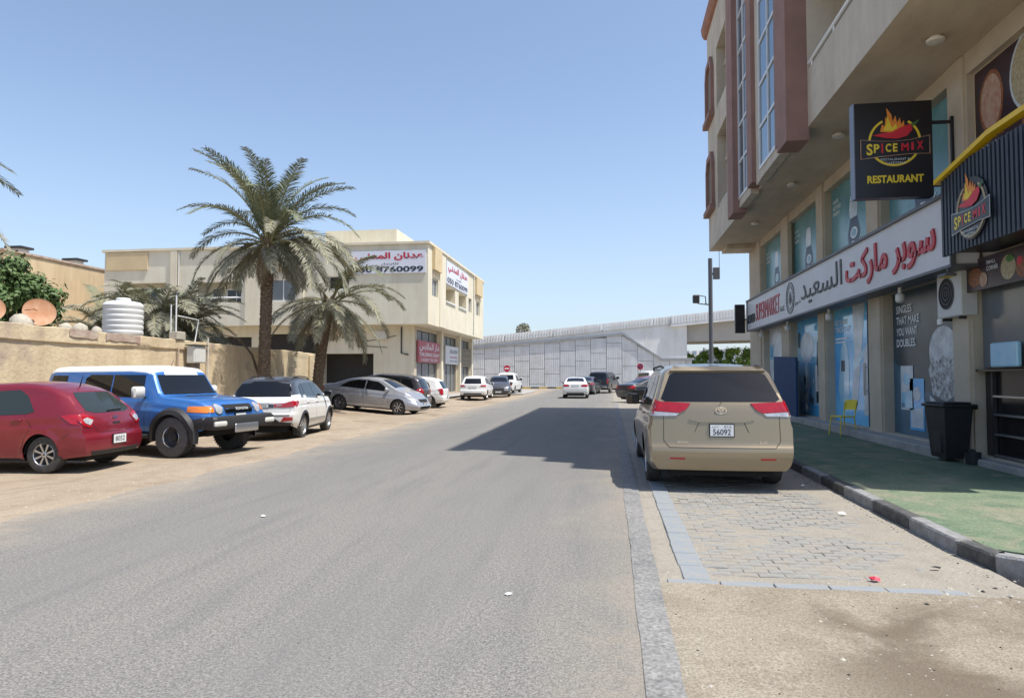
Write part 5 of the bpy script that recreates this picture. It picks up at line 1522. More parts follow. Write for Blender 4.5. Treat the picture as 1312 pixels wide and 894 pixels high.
def wheel_meshes(R, w, kind):
    key = (round(R, 3), round(w, 3), kind)
    if key in WHEELS: return WHEELS[key]
    rr = R * (.62 if kind != 'truck' else .5)
    mt = Matrix.Rotation(pi / 2, 4, 'X')          # lathe axis -> -Y is the outer face
    hw = w / 2
    prof = [(rr * .99, -hw * .75), (rr * 1.02, -hw * .92), (rr + (R - rr) * .5, -hw), (R * .955, -hw * .9), (R * .995, -hw * .7), (R, -hw * .3), (R, hw * .3), (R * .995, hw * .7), (R * .955, hw * .9), (rr + (R - rr) * .5, hw), (rr * 1.02, hw * .92), (rr * .99, hw * .75)]
    ty = MB().lathe(prof, 'rubber_dusty' if kind == 'truck' else 'rubber', 40, mt, cap=False)
    for k in range(40 if kind == 'truck' else 0):
        a = 2 * pi * k / 40
        for s_ in (-1, 1):
            c_ = Matrix.Rotation(a, 4, 'Y')
            mb_ = MB().box(-.018, .018, s_ * hw * .5 - hw * .35, s_ * hw * .5 + hw * .35, R - .004, R + .012, 'rubber')
            ty.add([c_ @ Vector(v) for v in mb_.v], mb_.f, 'rubber')
    rm = MB()
    out = hw
    m1 = 'rim' if kind != 'dark' else 'rim'
    # barrel
    rm.lathe([(rr * 1.0, out * .86), (rr * .97, out * .93), (rr * .93, out * .84), (rr * .90, out * .25), (rr * .86, -out * .2)], 'chrome' if kind == 'truck' else m1, 40, mt, cap=False)
    rm.lathe([(rr * .9, -out * .2), (.0, -out * .2 + .001)], 'rim_dark', 24, mt, cap=False)
    if kind == 'truck':
        rm.lathe([(rr * .89, out * .15), (rr * .6, out * .3), (rr * .4, out * .25), (rr * .38, out * .5), (0, out * .55)], 'rim_dark', 30, mt, cap=False)
    else:
        ns = {'8': 8, '5': 5, '10': 10, '7': 7, 'dark': 5}[kind]
        for k in range(ns):
            a = 2 * pi * k / ns
            def P_(r, da, z): return mt @ Vector((r * cos(a + da), r * sin(a + da), z))
            for (d0, d1) in (((-.16, .16),) if kind in ('8', '10', '7') else ((-.30, -.10), (.10, .30))):
                sc = {8: 1., 10: .8, 7: 1.1, 5: 1.}[ns]
                z1 = out * .78; z2 = out * .70; zb = out * .4
                a0, a1 = d0 * sc, d1 * sc
                vs = [P_(rr * .2, a0 * 2.0, z2), P_(rr * .2, a1 * 2.0, z2), P_(rr * .93, a1 * .62 + (a0 + a1) * .1, z1), P_(rr * .93, a0 * .62 + (a0 + a1) * .1, z1)]
                vs += [P_(rr * .2, a0 * 2.0, zb), P_(rr * .2, a1 * 2.0, zb), P_(rr * .93, a1 * .62 + (a0 + a1) * .1, zb), P_(rr * .93, a0 * .62 + (a0 + a1) * .1, zb)]
                rm.add(vs, [(0, 1, 2, 3), (0, 4, 5, 1), (1, 5, 6, 2), (2, 6, 7, 3), (3, 7, 4, 0)], 'rim')
        rm.lathe([(rr * .24, out * .45), (rr * .24, out * .76), (rr * .18, out * .82), (0, out * .84)], 'rim', 20, mt, cap=False)
        rm.lathe([(rr * .09, out * .84), (rr * .08, out * .87), (0, out * .875)], 'rim_dark', 14, mt, cap=False)
    WHEELS[key] = (ty.mesh('tyre', 35), rm.mesh('rim', 35))
    return WHEELS[key]

def make_car(name, cat, label, sp, group='parked cars'):
    """sp: L W wb ro(rear overhang) R top belt rear front paint ... x runs from the rear (0) to the nose (L)"""
    L, Wd, wb, ro, R = sp['L'], sp['W'], sp['wb'], sp['ro'], sp['R']
    root = thing(name, label, cat, (0, 0, 0), 0, group)
    ft = smooth_curve(sp['top'], L, sp.get('sig', .07)); fbz = smooth_curve(sp['belt'], L, .08)
    hw = Wd / 2
    xr, xf = ro, ro + wb
    RA = R * sp.get('arch', 1.13)
    zb0 = sp.get('zb', .24)
    # stations
    xs = [i * .06 for i in range(int(L / .06) + 1)] + [L]
    for xc in (xr, xf):
        xs += [xc + RA * cos(t * pi / 14) for t in range(15)]
        xs += [xc - RA - .004, xc + RA + .004]
    xs += [.015, .03, L - .015, L - .03]
    xs = sorted(x for x in xs if 0 <= x <= L)
    q = [xs[0]]
    for x in xs[1:]:
        if x - q[-1] > .0035: q.append(x)
        else: pass
    if q[-1] != L: q[-1] = L
    xs = q
    plan_r, plan_f = sp.get('plan_r', .45), sp.get('plan_f', .8)
    tr, tf = sp.get('tr', .10), sp.get('tf', .16)
    def wat(x):
        w = hw
        if x < plan_r: w *= 1 - tr * (1 - x / plan_r) ** 2.6
        if x > L - plan_f: w *= 1 - tf * ((x - (L - plan_f)) / plan_f) ** 2.6
        return w
    zr, zf = sp.get('zone_r', 1.3), sp.get('zone_f', .7)
    tum = sp.get('tum', .34)
    NS, NT = 20, 12
    rings = []
    for x in xs:
        w = wat(x); zs = fbz(x); zt = max(ft(x), zs + .02)
        t = zt - zs
        z0 = zb0
        if x < .5: z0 += (sp.get('zbr', .32) - zb0) * (1 - x / .5)
        if x > L - .5: z0 += (sp.get('zbf', .24) - zb0) * (1 - (L - x) / .5)
        zq = z0
        for xc in (xr, xf):
            d = abs(x - xc)
            if d < RA: zq = max(zq, R + sqrt(max(0, RA * RA - d * d)))
        zq = min(zq, zs - .05)
        ring = []
        for i in range(NS + 1):
            z = zq + (zs - zq) * i / NS
            y = w * lerp(YP, (z - z0) / (zs - z0))
            for xc in (xr, xf):      # wheel arch flare
                d = sqrt((x - xc) ** 2 + (z - R) ** 2)
                if d < RA + .12: y += sp.get('flare', .012) * (1 - max(0, (d - RA)) / .12)
            ring.append((y, z))
        ys = ring[-1][0]
        r = min(sp.get('rr', .13), t * .55)
        ytop = ys - tum * (t - r) - .012
        for i in (1, 2, 3, 4):
            f = i / 4
            ring.append((ys + (ytop - ys) * f, zs + (t - r) * f))
        for i in (1, 2, 3, 4):
            a = i / 4 * pi / 2
            ring.append((ytop - (1 - cos(a)) * r * 1.35, zs + t - r + sin(a) * r))
        y5 = ring[-1][0]
        for i in (1, 2, 3, 4):
            f = i / 4
            ring.append((y5 * (1 - f), zt + .028 * (1 - (1 - f) ** 2) * min(1, t / .15)))
        rings.append((x, ring))
    K = len(rings[0][1])
    insr, insf = sp['rear'], sp['front']
    br, bf = sp.get('bulge_r', .05), sp.get('bulge_f', .09)
    def fixx(x, y, z):
        yy = min(1, (y / hw) ** 2)
        if x < zr:
            wgt = (1 - x / zr) ** 1.0; x = x + (lerp(insr, z) + br * yy) * wgt
        if x > L - zf:
            wgt = (1 - (L - x) / zf) ** 1.0; x = x - (lerp(insf, z) + bf * yy) * wgt
        return x
    vs = []; fs = []
    full = []
    for x, ring in rings:
        row = [(x, -y, z) for y, z in ring] + [(x, y, z) for y, z in ring[-2::-1]]
        full.append(row)
    n2 = len(full[0])
    # cap rows: fill both ends with extra rows of columns
    for row in full: vs += [(fixx(*p) - L / 2, p[1], p[2]) for p in row]
    for i in range(len(full) - 1):
        for j in range(n2 - 1):
            fs.append((i * n2 + j, i * n2 + j + 1, (i + 1) * n2 + j + 1, (i + 1) * n2 + j)[::-1])
    NC = 10
    for end in (0, 1):
        row = full[0] if end == 0 else full[-1]
        base = 0 if end == 0 else (len(full) - 1) * n2
        prev = None
        for j in range(K):
            a = row[j]; b = row[n2 - 1 - j]
            ids = [base + j]
            for c in range(1, NC):
                f = c / NC
                p = (a[0], a[1] + (b[1] - a[1]) * f, a[2])
                vs.append((fixx(*p) - L / 2, p[1], p[2])); ids.append(len(vs) - 1)
            ids.append(base + n2 - 1 - j)
            if prev:
                for c in range(NC):
                    f = (prev[c], prev[c + 1], ids[c + 1], ids[c])
                    if len(set(f)) >= 3: fs.append(f[::-1] if end == 0 else f)
            prev = ids
    body = MB().add(vs, fs, sp['paint'])
    bmh = body.mesh('body', 38)
    # consistent normals
    bm = bmesh.new(); bm.from_mesh(bmh)
    bmesh.ops.remove_doubles(bm, verts=bm.verts, dist=.0004)
    bmesh.ops.recalc_face_normals(bm, faces=bm.faces)
    bm.to_mesh(bmh); 
    bvh = BVHTree.FromBMesh(bm); bm.free()
    if 'split' in sp:
        bmh.materials.append(M[sp['split'][1]]); cond = sp['split'][0]
        for p_ in bmh.polygons:
            c_ = p_.center
            if cond(c_.x + L / 2, c_.z): p_.material_index = 1
    bmh.polygons.foreach_set('use_smooth', [True] * len(bmh.polygons)); bmh.set_sharp_from_angle(angle=radians(38))
    part('body', bmh, root)
    H2 = L / 2
    def proj_pt(axis, a, b, eps):
        if axis == 'l': o = Vector((a - H2, 3, b)); d = Vector((0, -1, 0))
        elif axis == 'r': o = Vector((a - H2, -3, b)); d = Vector((0, 1, 0))
        elif axis == 'back': o = Vector((-H2 - 2, a, b)); d = Vector((1, 0, 0))
        elif axis == 'nose': o = Vector((H2 + 2, a, b)); d = Vector((-1, 0, 0))
        else: o = Vector((a - H2, b, 4)); d = Vector((0, 0, -1))
        h = bvh.ray_cast(o, d)
        if h[0] is None or (axis in 'lr' and h[0].y * (1 if axis == 'l' else -1) < .15):
            h = bvh.find_nearest(o + d * (3 - hw if axis in 'lr' else 2.0))
        n = h[1]
        if n.dot(d) > 0: n = -n
        return h[0] + n * eps
    def patch(mb, axis, pts, m, eps=.004, g=.07, rim=True):
        bm = bmesh.new()
        vv = [bm.verts.new((p[0], p[1], 0)) for p in pts]
        bm.faces.new(vv)
        x0 = min(p[0] for p in pts); x1 = max(p[0] for p in pts); y0 = min(p[1] for p in pts); y1 = max(p[1] for p in pts)
        for ax_, a0, a1 in ((0, x0, x1), (1, y0, y1)):
            k = int((a1 - a0) / g)
            for i in range(1, k + 1):
                c_ = a0 + (a1 - a0) * i / (k + 1)
                co = (c_, 0, 0) if ax_ == 0 else (0, c_, 0); no = (1, 0, 0) if ax_ == 0 else (0, 1, 0)
                bmesh.ops.bisect_plane(bm, geom=bm.verts[:] + bm.edges[:] + bm.faces[:], plane_co=co, plane_no=no)
        bmesh.ops.triangulate(bm, faces=[f for f in bm.faces if len(f.verts) > 4])
        P3 = [proj_pt(axis, v.co.x, v.co.y, eps) for v in bm.verts]
        for i, v in enumerate(bm.verts): v.index = i
        F3 = []
        for f in bm.faces:
            ids = [v.index for v in f.verts]
            n = (P3[ids[1]] - P3[ids[0]]).cross(P3[ids[2]] - P3[ids[0]])
            want = {'l': Vector((0, 1, 0)), 'r': Vector((0, -1, 0)), 'back': Vector((-1, 0, 0)), 'nose': Vector((1, 0, 0)), 'top': Vector((0, 0, 1))}[axis]
            F3.append(tuple(ids) if n.dot(want) > 0 else tuple(ids[::-1]))
        rimf = []
        if rim:
            be = [e for e in bm.edges if len(e.link_faces) == 1]
            k0 = len(P3)
            inner = [proj_pt(axis, v.co.x, v.co.y, -.004) for v in bm.verts]
            for e in be:
                a, b = e.verts[0].index, e.verts[1].index
                rimf.append((a, b, k0 + b, k0 + a))
            P3 += inner
        bm.free()
        mb.add(P3, F3 + rimf, m)
        return mb
    def two(name_, pts, m, eps=.004, g=.07, smooth=60):
        for ax_ in ('l', 'r'): part(name_, patch(MB(), ax_, pts, m, eps, g), root, smooth)
    def line(mb, axis, pts, w=.007, m='seam', eps=.0025):
        for (a, b), (c, d) in zip(pts, pts[1:]):
            ln = sqrt((c - a) ** 2 + (d - b) ** 2)
            if ln < 1e-6: continue
            nx, ny = -(d - b) / ln * w / 2, (c - a) / ln * w / 2
            k = max(1, int(ln / .09))
            vs_ = []
            for i in range(k + 1):
                f = i / k; x = a + (c - a) * f; y = b + (d - b) * f
                vs_ += [proj_pt(axis, x + nx, y + ny, eps), proj_pt(axis, x - nx, y - ny, eps)]
            mb.add(vs_, [(2 * i, 2 * i + 1, 2 * i + 3, 2 * i + 2) for i in range(k)], m)
    glass = sp.get('glass', 'glass_car')
    for pts in sp.get('roofpatch', []): part('roof', patch(MB(), pts[0], pts[1], pts[2], .006, .08), root, 60)
    for pts in sp['side_win']:
        two('side_window', pts, glass, .005)
    if sp.get('win_trim'):
        for ax_ in ('l', 'r'):
            mb = MB(); line(mb, ax_, sp['win_trim'], .028, sp.get('trim_m', 'plastic'), .006); part('window_trim', mb, root)
    for s_name, key in (('windshield', 'wind'), ('rear_window', 'rwin')):
        if key in sp: part(s_name, patch(MB(), sp[key][0], sp[key][1], sp.get('rglass', glass) if key == 'rwin' else glass, .005), root, 60)
    for nm, ax_, pts, m, e in sp.get('patches', []):
        part(nm, patch(MB(), ax_, pts, m, e, .05), root, 50)
    for nm, pts, m, e in sp.get('mirror_patches', []):      # left-right pairs seen from front or back
        nm, ax_ = nm
        for s_ in (1, -1):
            part(nm, patch(MB(), ax_, [(p[0] * s_, p[1]) for p in pts], m, e, .03), root, 50)
    for nm, pts, m, e in sp.get('side_patches', []):
        two(nm, pts, m, e, .05)
    for ax_ in ('l', 'r'):
        for pl in sp.get('seams', []): mb = MB(); line(mb, ax_, pl); part('panel_gap', mb, root)
    for ax_, pl in sp.get('seams2', []): mb = MB(); line(mb, ax_, pl); part('panel_gap', mb, root)
    # under-structure
    mb = MB(); mb.box(-H2 + .25, H2 - .3, -hw + .32, hw - .32, zb0 - .04, R + RA + .02, 'under')
    mb.box(-H2 + .12, -H2 + .5, -hw + .2, hw - .2, sp.get('zbr', .32) - .01, .6, 'under'); mb.box(H2 - .6, H2 - .22, -hw + .25, hw - .25, sp.get('zbf', .24) - .02, .5, 'under')
    mb.box(xr + RA - H2, xf - RA - H2, -hw + .06, hw - .06, zb0 - .02, zb0 + .03, 'under')
    for xc in (xr, xf):
        for s_ in (-1, 1):
            vs_ = []; n = 12
            for i in range(n + 1):
                a = pi * i / n
                for y in (hw - .34, hw * .97):
                    vs_.append((xc - H2 + (RA + .0) * cos(a), s_ * y, R + (RA + .0) * sin(a)))
            mb.add(vs_, [(2 * i, 2 * i + 1, 2 * i + 3, 2 * i + 2) for i in range(n)], 'under')
    part('underbody', mb, root)
    # arch lips / cladding
    cl = sp.get('clad')
    if cl:
        for xc in (xr, xf):
            for s_, ax_ in ((1, 'l'), (-1, 'r')):
                mb = MB(); n = 16; vs_ = []
                for i in range(n + 1):
                    a = radians(-12) + (pi + radians(24)) * i / n
                    for k, (rad_, off) in enumerate(((RA - .012, .0), (RA - .012, cl[1]), (RA + cl[0] * .6, cl[1]), (RA + cl[0], .004))):
                        xx, zz = xc + rad_ * cos(a), R + rad_ * sin(a)
                        base = proj_pt(ax_, xx if k else xc + (RA + .03) * cos(a), max(zz if k else R + (RA + .03) * sin(a), zb0 + .03), 0)
                        vs_.append((xx - H2, base.y + s_ * (off if k else -.04), zz))
                fs_ = []
                for i in range(n):
                    for k in range(3): fs_.append((i * 4 + k, i * 4 + k + 1, i * 4 + k + 5, i * 4 + k + 4))
                mb.add(vs_, fs_, cl[2]); part('wheel_arch_trim', mb, root, 40)
    # wheels
    tw = sp.get('tw', .215)
    ty, rm = wheel_meshes(R, tw, sp.get('wk', '5'))
    for xc in (xr, xf):
        for s_ in (-1, 1):
            wh = bpy.data.objects.new('wheel', None); C.objects.link(wh); wh.parent = root
            wh.location = (xc - H2, s_ * (hw - tw / 2 - sp.get('win_', .02)), R)
            wh.rotation_euler = (0, (xc * 1.7 + s_) % 1.2, 0 if s_ < 0 else pi)
            part('tyre', ty, wh); part('rim', rm, wh)
    # mirrors
    if 'mirror' in sp:
        mx, mz = sp['mirror'][:2]; mm = sp['mirror'][2] if len(sp['mirror']) > 2 else sp['paint']
        sc = sp['mirror'][3] if len(sp['mirror']) > 3 else 1
        for s_, ax_ in ((1, 'l'), (-1, 'r')):
            p = proj_pt(ax_, mx, mz, 0)
            mb = MB()
            y0, y1 = sorted((p.y + s_ * .035, p.y + s_ * (.035 + .19 * sc)))
            mb.box(p.x - .05, p.x + .07, y0, y1, mz - .0, mz + .16 * sc, mm, bev=.03)
            ya, yb = sorted((p.y - s_ * .06, p.y + s_ * .09))
            mb.box(p.x - .02, p.x + .04, ya, yb, mz + .005, mz + .04, 'plastic')
            mi_ = part('mirror', mb, root, 40)
            part('mirror_glass', MB().add([(p.x - .053, y0 + .02, mz + .02), (p.x - .053, y1 - .02, mz + .02), (p.x - .053, y1 - .02, mz + .14 * sc), (p.x - .053, y0 + .02, mz + .14 * sc)], [(0, 1, 2, 3)], 'glass_car'), mi_)
    for (hx, hz) in sp.get('handles', []):
        for s_, ax_ in ((1, 'l'), (-1, 'r')):
            p = proj_pt(ax_, hx, hz, 0)
            y0, y1 = sorted((p.y - s_ * .01, p.y + s_ * .028))
            part('door_handle', MB().box(p.x - .09, p.x + .09, y0, y1, hz - .016, hz + .016, sp.get('handle_m', sp['paint']), bev=.007), root, 40)
    # plates
    for ax_, y, z, w, h, tx, tx2 in sp.get('plates', []):
        p = proj_pt(ax_, y, z, .012)
        sg = -1 if ax_ == 'back' else 1
        U = Vector((0, -1, 0)) if ax_ == 'back' else Vector((0, 1, 0))
        fr = (p, U, Vector((0, 0, 1)), U.cross(Vector((0, 0, 1))))
        mb = MB(); mb.obox(fr, -w / 2 - .012, w / 2 + .012, -h / 2 - .012, h / 2 + .012, -.02, .004, 'seam'); mb.obox(fr, -w / 2, w / 2, -h / 2, h / 2, -.01, .008, 'plate')
        pl = part('licence_plate', mb, root)
        mb = MB()
        if tx: text(mb, fr, tx, -w * .38, w * .38, -h * (.40 if tx2 else .3), h * (.12 if tx2 else .3), .010, 'black_letter', .01)
        if tx2:
            text(mb, fr, tx2, w * .1, w * .4, h * .22, h * .42, .010, 'black_letter'); text(mb, fr, arabic('دبي'), -w * .42, -w * .15, h * .2, h * .42, .010, 'black_letter')
        if mb.v: part('lettering', mb, pl)
    for nm, fn in sp.get('extras', []):
        r_ = fn(root, proj_pt, H2, hw)
    root['_L'] = L
    del root['_L']
    return root, proj_pt

def gz(x, y):
    return zl(x, y) if x < -6.6 else (0 if x < .2 else 0.0)
def place(root, x, y, ang, z=None, sp=None):
    h = Vector((cos(radians(ang)), sin(radians(ang)), 0))
    d = 1.3
    za = gz(x + h.x * d, y + h.y * d); zb_ = gz(x - h.x * d, y - h.y * d)
    root.location = (x, y, (za + zb_) / 2 if z is None else z)
    root.rotation_euler = (0, -atan2(za - zb_, 2 * d) if z is None else 0, radians(ang))

def rails(z, x0, x1, y, m='plastic'):
    def f(root, pp, H2, hw):
        for s_ in (-1, 1):
            pts = []
            for i in range(9):
                x = x0 + (x1 - x0) * i / 8
                p = pp('top', x, s_ * y, .035 if 0 < i < 8 else .0)
                pts.append(p)
            part('roof_rail', MB().tube(pts, .017, m, 8), root, 60)
    return ('rails', f)
def bar(name_, axis, pts, r, m, off):
    def f(root, pp, H2, hw):
        part(name_, MB().tube([pp(axis, a, b, off) for a, b in pts], r, m, 6), root, 60)
    return (name_, f)
def emblem(axis, y, z, r, kind='oval'):
    def f(root, pp, H2, hw):
        p = pp(axis, y, z, .006); U = Vector((0, -1, 0)) if axis == 'back' else Vector((0, 1, 0))
        fr = (p, U, Vector((0, 0, 1)), U.cross(Vector((0, 0, 1))))
        mb = MB()
        def ring(cx, cy, rx, ry, t):
            n = 24
            a = [(cx + rx * cos(i * 2 * pi / n), cy + ry * sin(i * 2 * pi / n)) for i in range(n + 1)]
            b = [(cx + (rx - t) * cos(i * 2 * pi / n), cy + (ry - t) * sin(i * 2 * pi / n)) for i in range(n + 1)]
            mb.prism(fr, a + b[::-1], 0, .012, 'chrome')
        ring(0, 0, r, r * .68, r * .13)
        if kind == 'oval':
            ring(0, r * .1, r * .55, r * .3, r * .11); ring(0, -.02 * r, r * .26, r * .6, r * .1)
        else:
            mb.prism(fr, [(-r * 1.05, -r * .13), (r * 1.05, -r * .13), (r * 1.05, r * .13), (-r * 1.05, r * .13)], .001, .014, 'chrome')
        part('emblem', mb, root)
    return ('emblem', f)
def wiper(y0, z0, y1, z1):
    def f(root, pp, H2, hw):
        part('rear_wiper', MB().tube([pp('back', y0, z0, .02), pp('back', y1, z1, .02)], .011, 'seam', 6), root, 60)
    return ('w', f)
def badge(axis, y0, y1, z0, z1, s, m='chrome'):
    def f(root, pp, H2, hw):
        p = pp(axis, (y0 + y1) / 2, z0, .006); U = Vector((0, -1, 0)) if axis == 'back' else Vector((0, 1, 0))
        fr = (p, U, Vector((0, 0, 1)), U.cross(Vector((0, 0, 1))))
        w = abs(y1 - y0) / 2
        part('badge', text(MB(), fr, s, -w, w, 0, z1 - z0, .004, m, .02), root)
    return ('b', f)

# --- gold minivan
van = dict(L=5.08, W=1.985, wb=3.03, ro=1.08, R=.345, paint='p_gold', zb=.24, zbr=.30, tum=.30, rr=.14, plan_r=.35, tr=.05, bulge_r=.07, zone_r=1.0,
    top=[(0, 1.70), (.2, 1.71), (.8, 1.745), (2.6, 1.75), (3.2, 1.68), (3.5, 1.53), (4.2, 1.08), (4.85, .93), (5.08, .80)],
    belt=[(0, 1.12), (2.5, 1.05), (3.8, .98), (4.3, .93), (5.08, .68)],
    rear=[(.28, .09), (.36, .03), (.45, 0), (.60, .0), (.66, .05), (1.0, .09), (1.2, .14), (1.68, .46), (1.75, .52)], front=[(.2, .1), (.45, 0), (.8, .25)],
    side_win=[[(.62, 1.16), (1.55, 1.13), (1.55, 1.58), (.95, 1.60), (.75, 1.45)], [(1.63, 1.13), (2.62, 1.10), (2.62, 1.58), (1.63, 1.58)], [(2.70, 1.10), (3.55, 1.06), (3.35, 1.42), (3.15, 1.56), (2.70, 1.58)]],
    wind=('top', [(3.32, -.66), (4.08, -.74), (4.08, .74), (3.32, .66)]),
    rwin=('back', [(-.74, 1.232), (-.80, 1.27), (-.66, 1.60), (-.60, 1.632), (.60, 1.632), (.66, 1.60), (.80, 1.27), (.74, 1.232)]),
    mirror_patches=[(('tail_light', 'back'), [(.40, 1.208), (.60, 1.218), (.80, 1.226), (.93, 1.25), (.955, 1.10), (.56, 1.075), (.47, 1.12)], 'taillight', .016),
                    (('reverse_lens', 'back'), [(.95, 1.095), (.56, 1.07), (.60, 1.035), (.93, 1.03)], 'clearlens', .014),
                    (('reflector', 'back'), [(.50, .45), (.70, .452), (.70, .475), (.50, .475)], 'taillight', .006)],
    side_patches=[('tail_light', [(.21, 1.09), (.44, 1.10), (.40, 1.25), (.30, 1.26)], 'taillight', .012)],
    patches=[('tailgate_recess', 'back', [(-.44, .985), (-.40, 1.02), (.40, 1.02), (.44, .985), (.30, .955), (-.30, .955)], 'p_gold', .012),
             ('rear_spoiler', 'back', [(-.66, 1.645), (.66, 1.645), (.60, 1.70), (-.60, 1.70)], 'p_gold', .035)],
    seams=[[(.36, 1.06), (.40, .70), (.70, .58)], [(1.18, .84), (1.32, .84), (1.32, .98), (1.18, .98), (1.18, .84)], [(1.58, .30), (1.58, 1.66)], [(2.66, .32), (2.66, 1.62)], [(3.68, .55), (3.66, 1.0)], [(.25, 1.02), (1.58, 1.02)]],
    seams2=[('back', [(-.77, 1.22), (-.775, .70), (-.70, .61), (.70, .61), (.775, .70), (.77, 1.22)]), ('back', [(-.30, .95), (-.36, .82)]), ('back', [(.30, .95), (.36, .82)])],
    mirror=(3.55, 1.06, 'p_black', 1.25), handles=[(1.75, 1.0), (2.85, 1.0)], wk='7', tw=.22,
    plates=[('back', .0, .845, .31, .155, '56092', '015')],
    extras=[rails(1.75, .95, 2.9, .70, 'plastic'), emblem('back', 0, 1.115, .075), badge('back', .60, .44, .665, .695, 'SIENNA'), badge('back', -.50, -.60, .675, .70, 'LE'), wiper(.0, 1.21, .0, 1.215)])
o, _ = make_car('parked_minivan', 'minivan', 'gold minivan parked at the kerb with its rear to the camera', van, None)
place(o, 1.47, 12.15, 90.5, 0.0)
# --- red hatchback
red = dict(L=4.30, W=1.70, wb=2.60, ro=.80, R=.315, paint='p_red', zb=.22, zbr=.28, tum=.38, rr=.13, zone_r=1.25, tr=.08, bulge_r=.10,
    top=[(0, 1.36), (.15, 1.42), (.7, 1.50), (1.5, 1.535), (2.3, 1.50), (2.75, 1.38), (3.4, 1.03), (4.0, .90), (4.3, .74)],
    belt=[(0, 1.02), (.8, 1.00), (1.6, .95), (3.2, .89), (3.7, .86), (4.3, .64)],
    rear=[(.25, .08), (.32, .02), (.42, 0), (.60, .0), (.66, .05), (.82, .07), (.95, .13), (1.05, .20), (1.40, .60), (1.5, .66)], front=[(.2, .1), (.45, 0), (.75, .2)],
    glass='glass_car_lt',
    side_win=[[(1.02, 1.04), (1.15, 1.0), (1.98, .965), (1.98, 1.38), (1.40, 1.41), (1.22, 1.30)], [(2.06, .96), (3.02, .925), (2.75, 1.20), (2.50, 1.35), (2.06, 1.38)]],
    wind=('top', [(2.62, -.52), (3.28, -.62), (3.28, .62), (2.62, .52)]),
    rwin=('back', [(-.58, 1.04), (-.40, 1.00), (.40, 1.00), (.58, 1.04), (.50, 1.28), (.44, 1.36), (-.44, 1.36), (-.50, 1.28)]),
    mirror_patches=[(('tail_light', 'back'), [(.50, .93), (.56, .84), (.62, .76), (.76, .80), (.80, .98), (.66, 1.00)], 'taillight', .014),
                    (('tail_lens', 'back'), [(.54, .88), (.63, .80), (.72, .84), (.74, .90), (.64, .93)], 'clearlens', .020)],
    side_patches=[('tail_light', [(.21, .82), (.32, .83), (.52, .97), (.36, .985), (.27, .96)], 'taillight', .012)],
    patches=[('boot_handle', 'back', [(-.10, .80), (.10, .80), (.09, .83), (-.09, .83)], 'seam', .010),
             ('lower_valance', 'back', [(-.60, .285), (.60, .285), (.66, .36), (-.66, .36)], 'plastic', .008)],
    seams=[[(.30, .82), (.36, .66), (.46, .60)], [(1.99, .30), (1.99, 1.42)], [(2.95, .32), (3.0, .9)], [(1.18, .98), (1.02, .78), (1.12, .62), (1.20, .34)]],
    seams2=[('back', [(-.62, 1.02), (-.52, .75), (-.45, .67), (.45, .67), (.52, .75), (.62, 1.02)])],
    mirror=(2.95, .93), handles=[(1.30, .90), (2.15, .88)], wk='8', tw=.2, flare=.02,
    plates=[('back', .02, .53, .34, .15, '8052', '')],
    extras=[emblem('back', 0, .91, .06, 'bar'), bar('antenna', 'top', [(.85, 0), (.85, 0.001)], .004, 'seam', .0), wiper(-.30, 1.035, .12, 1.02)])
def antenna(root, pp, H2, hw):
    p = pp('top', .78, 0, 0); part('antenna', MB().tube([p, p + Vector((-.06, 0, .2))], [.012, .004], 'seam', 6), root, 60)
red['extras'][1] = ('antenna', antenna)
o, _ = make_car('parked_hatchback', 'car', 'dusty red hatchback at the left edge of the photo, seen from behind its left side', red)
place(o, -10.95, 11.12, 184)
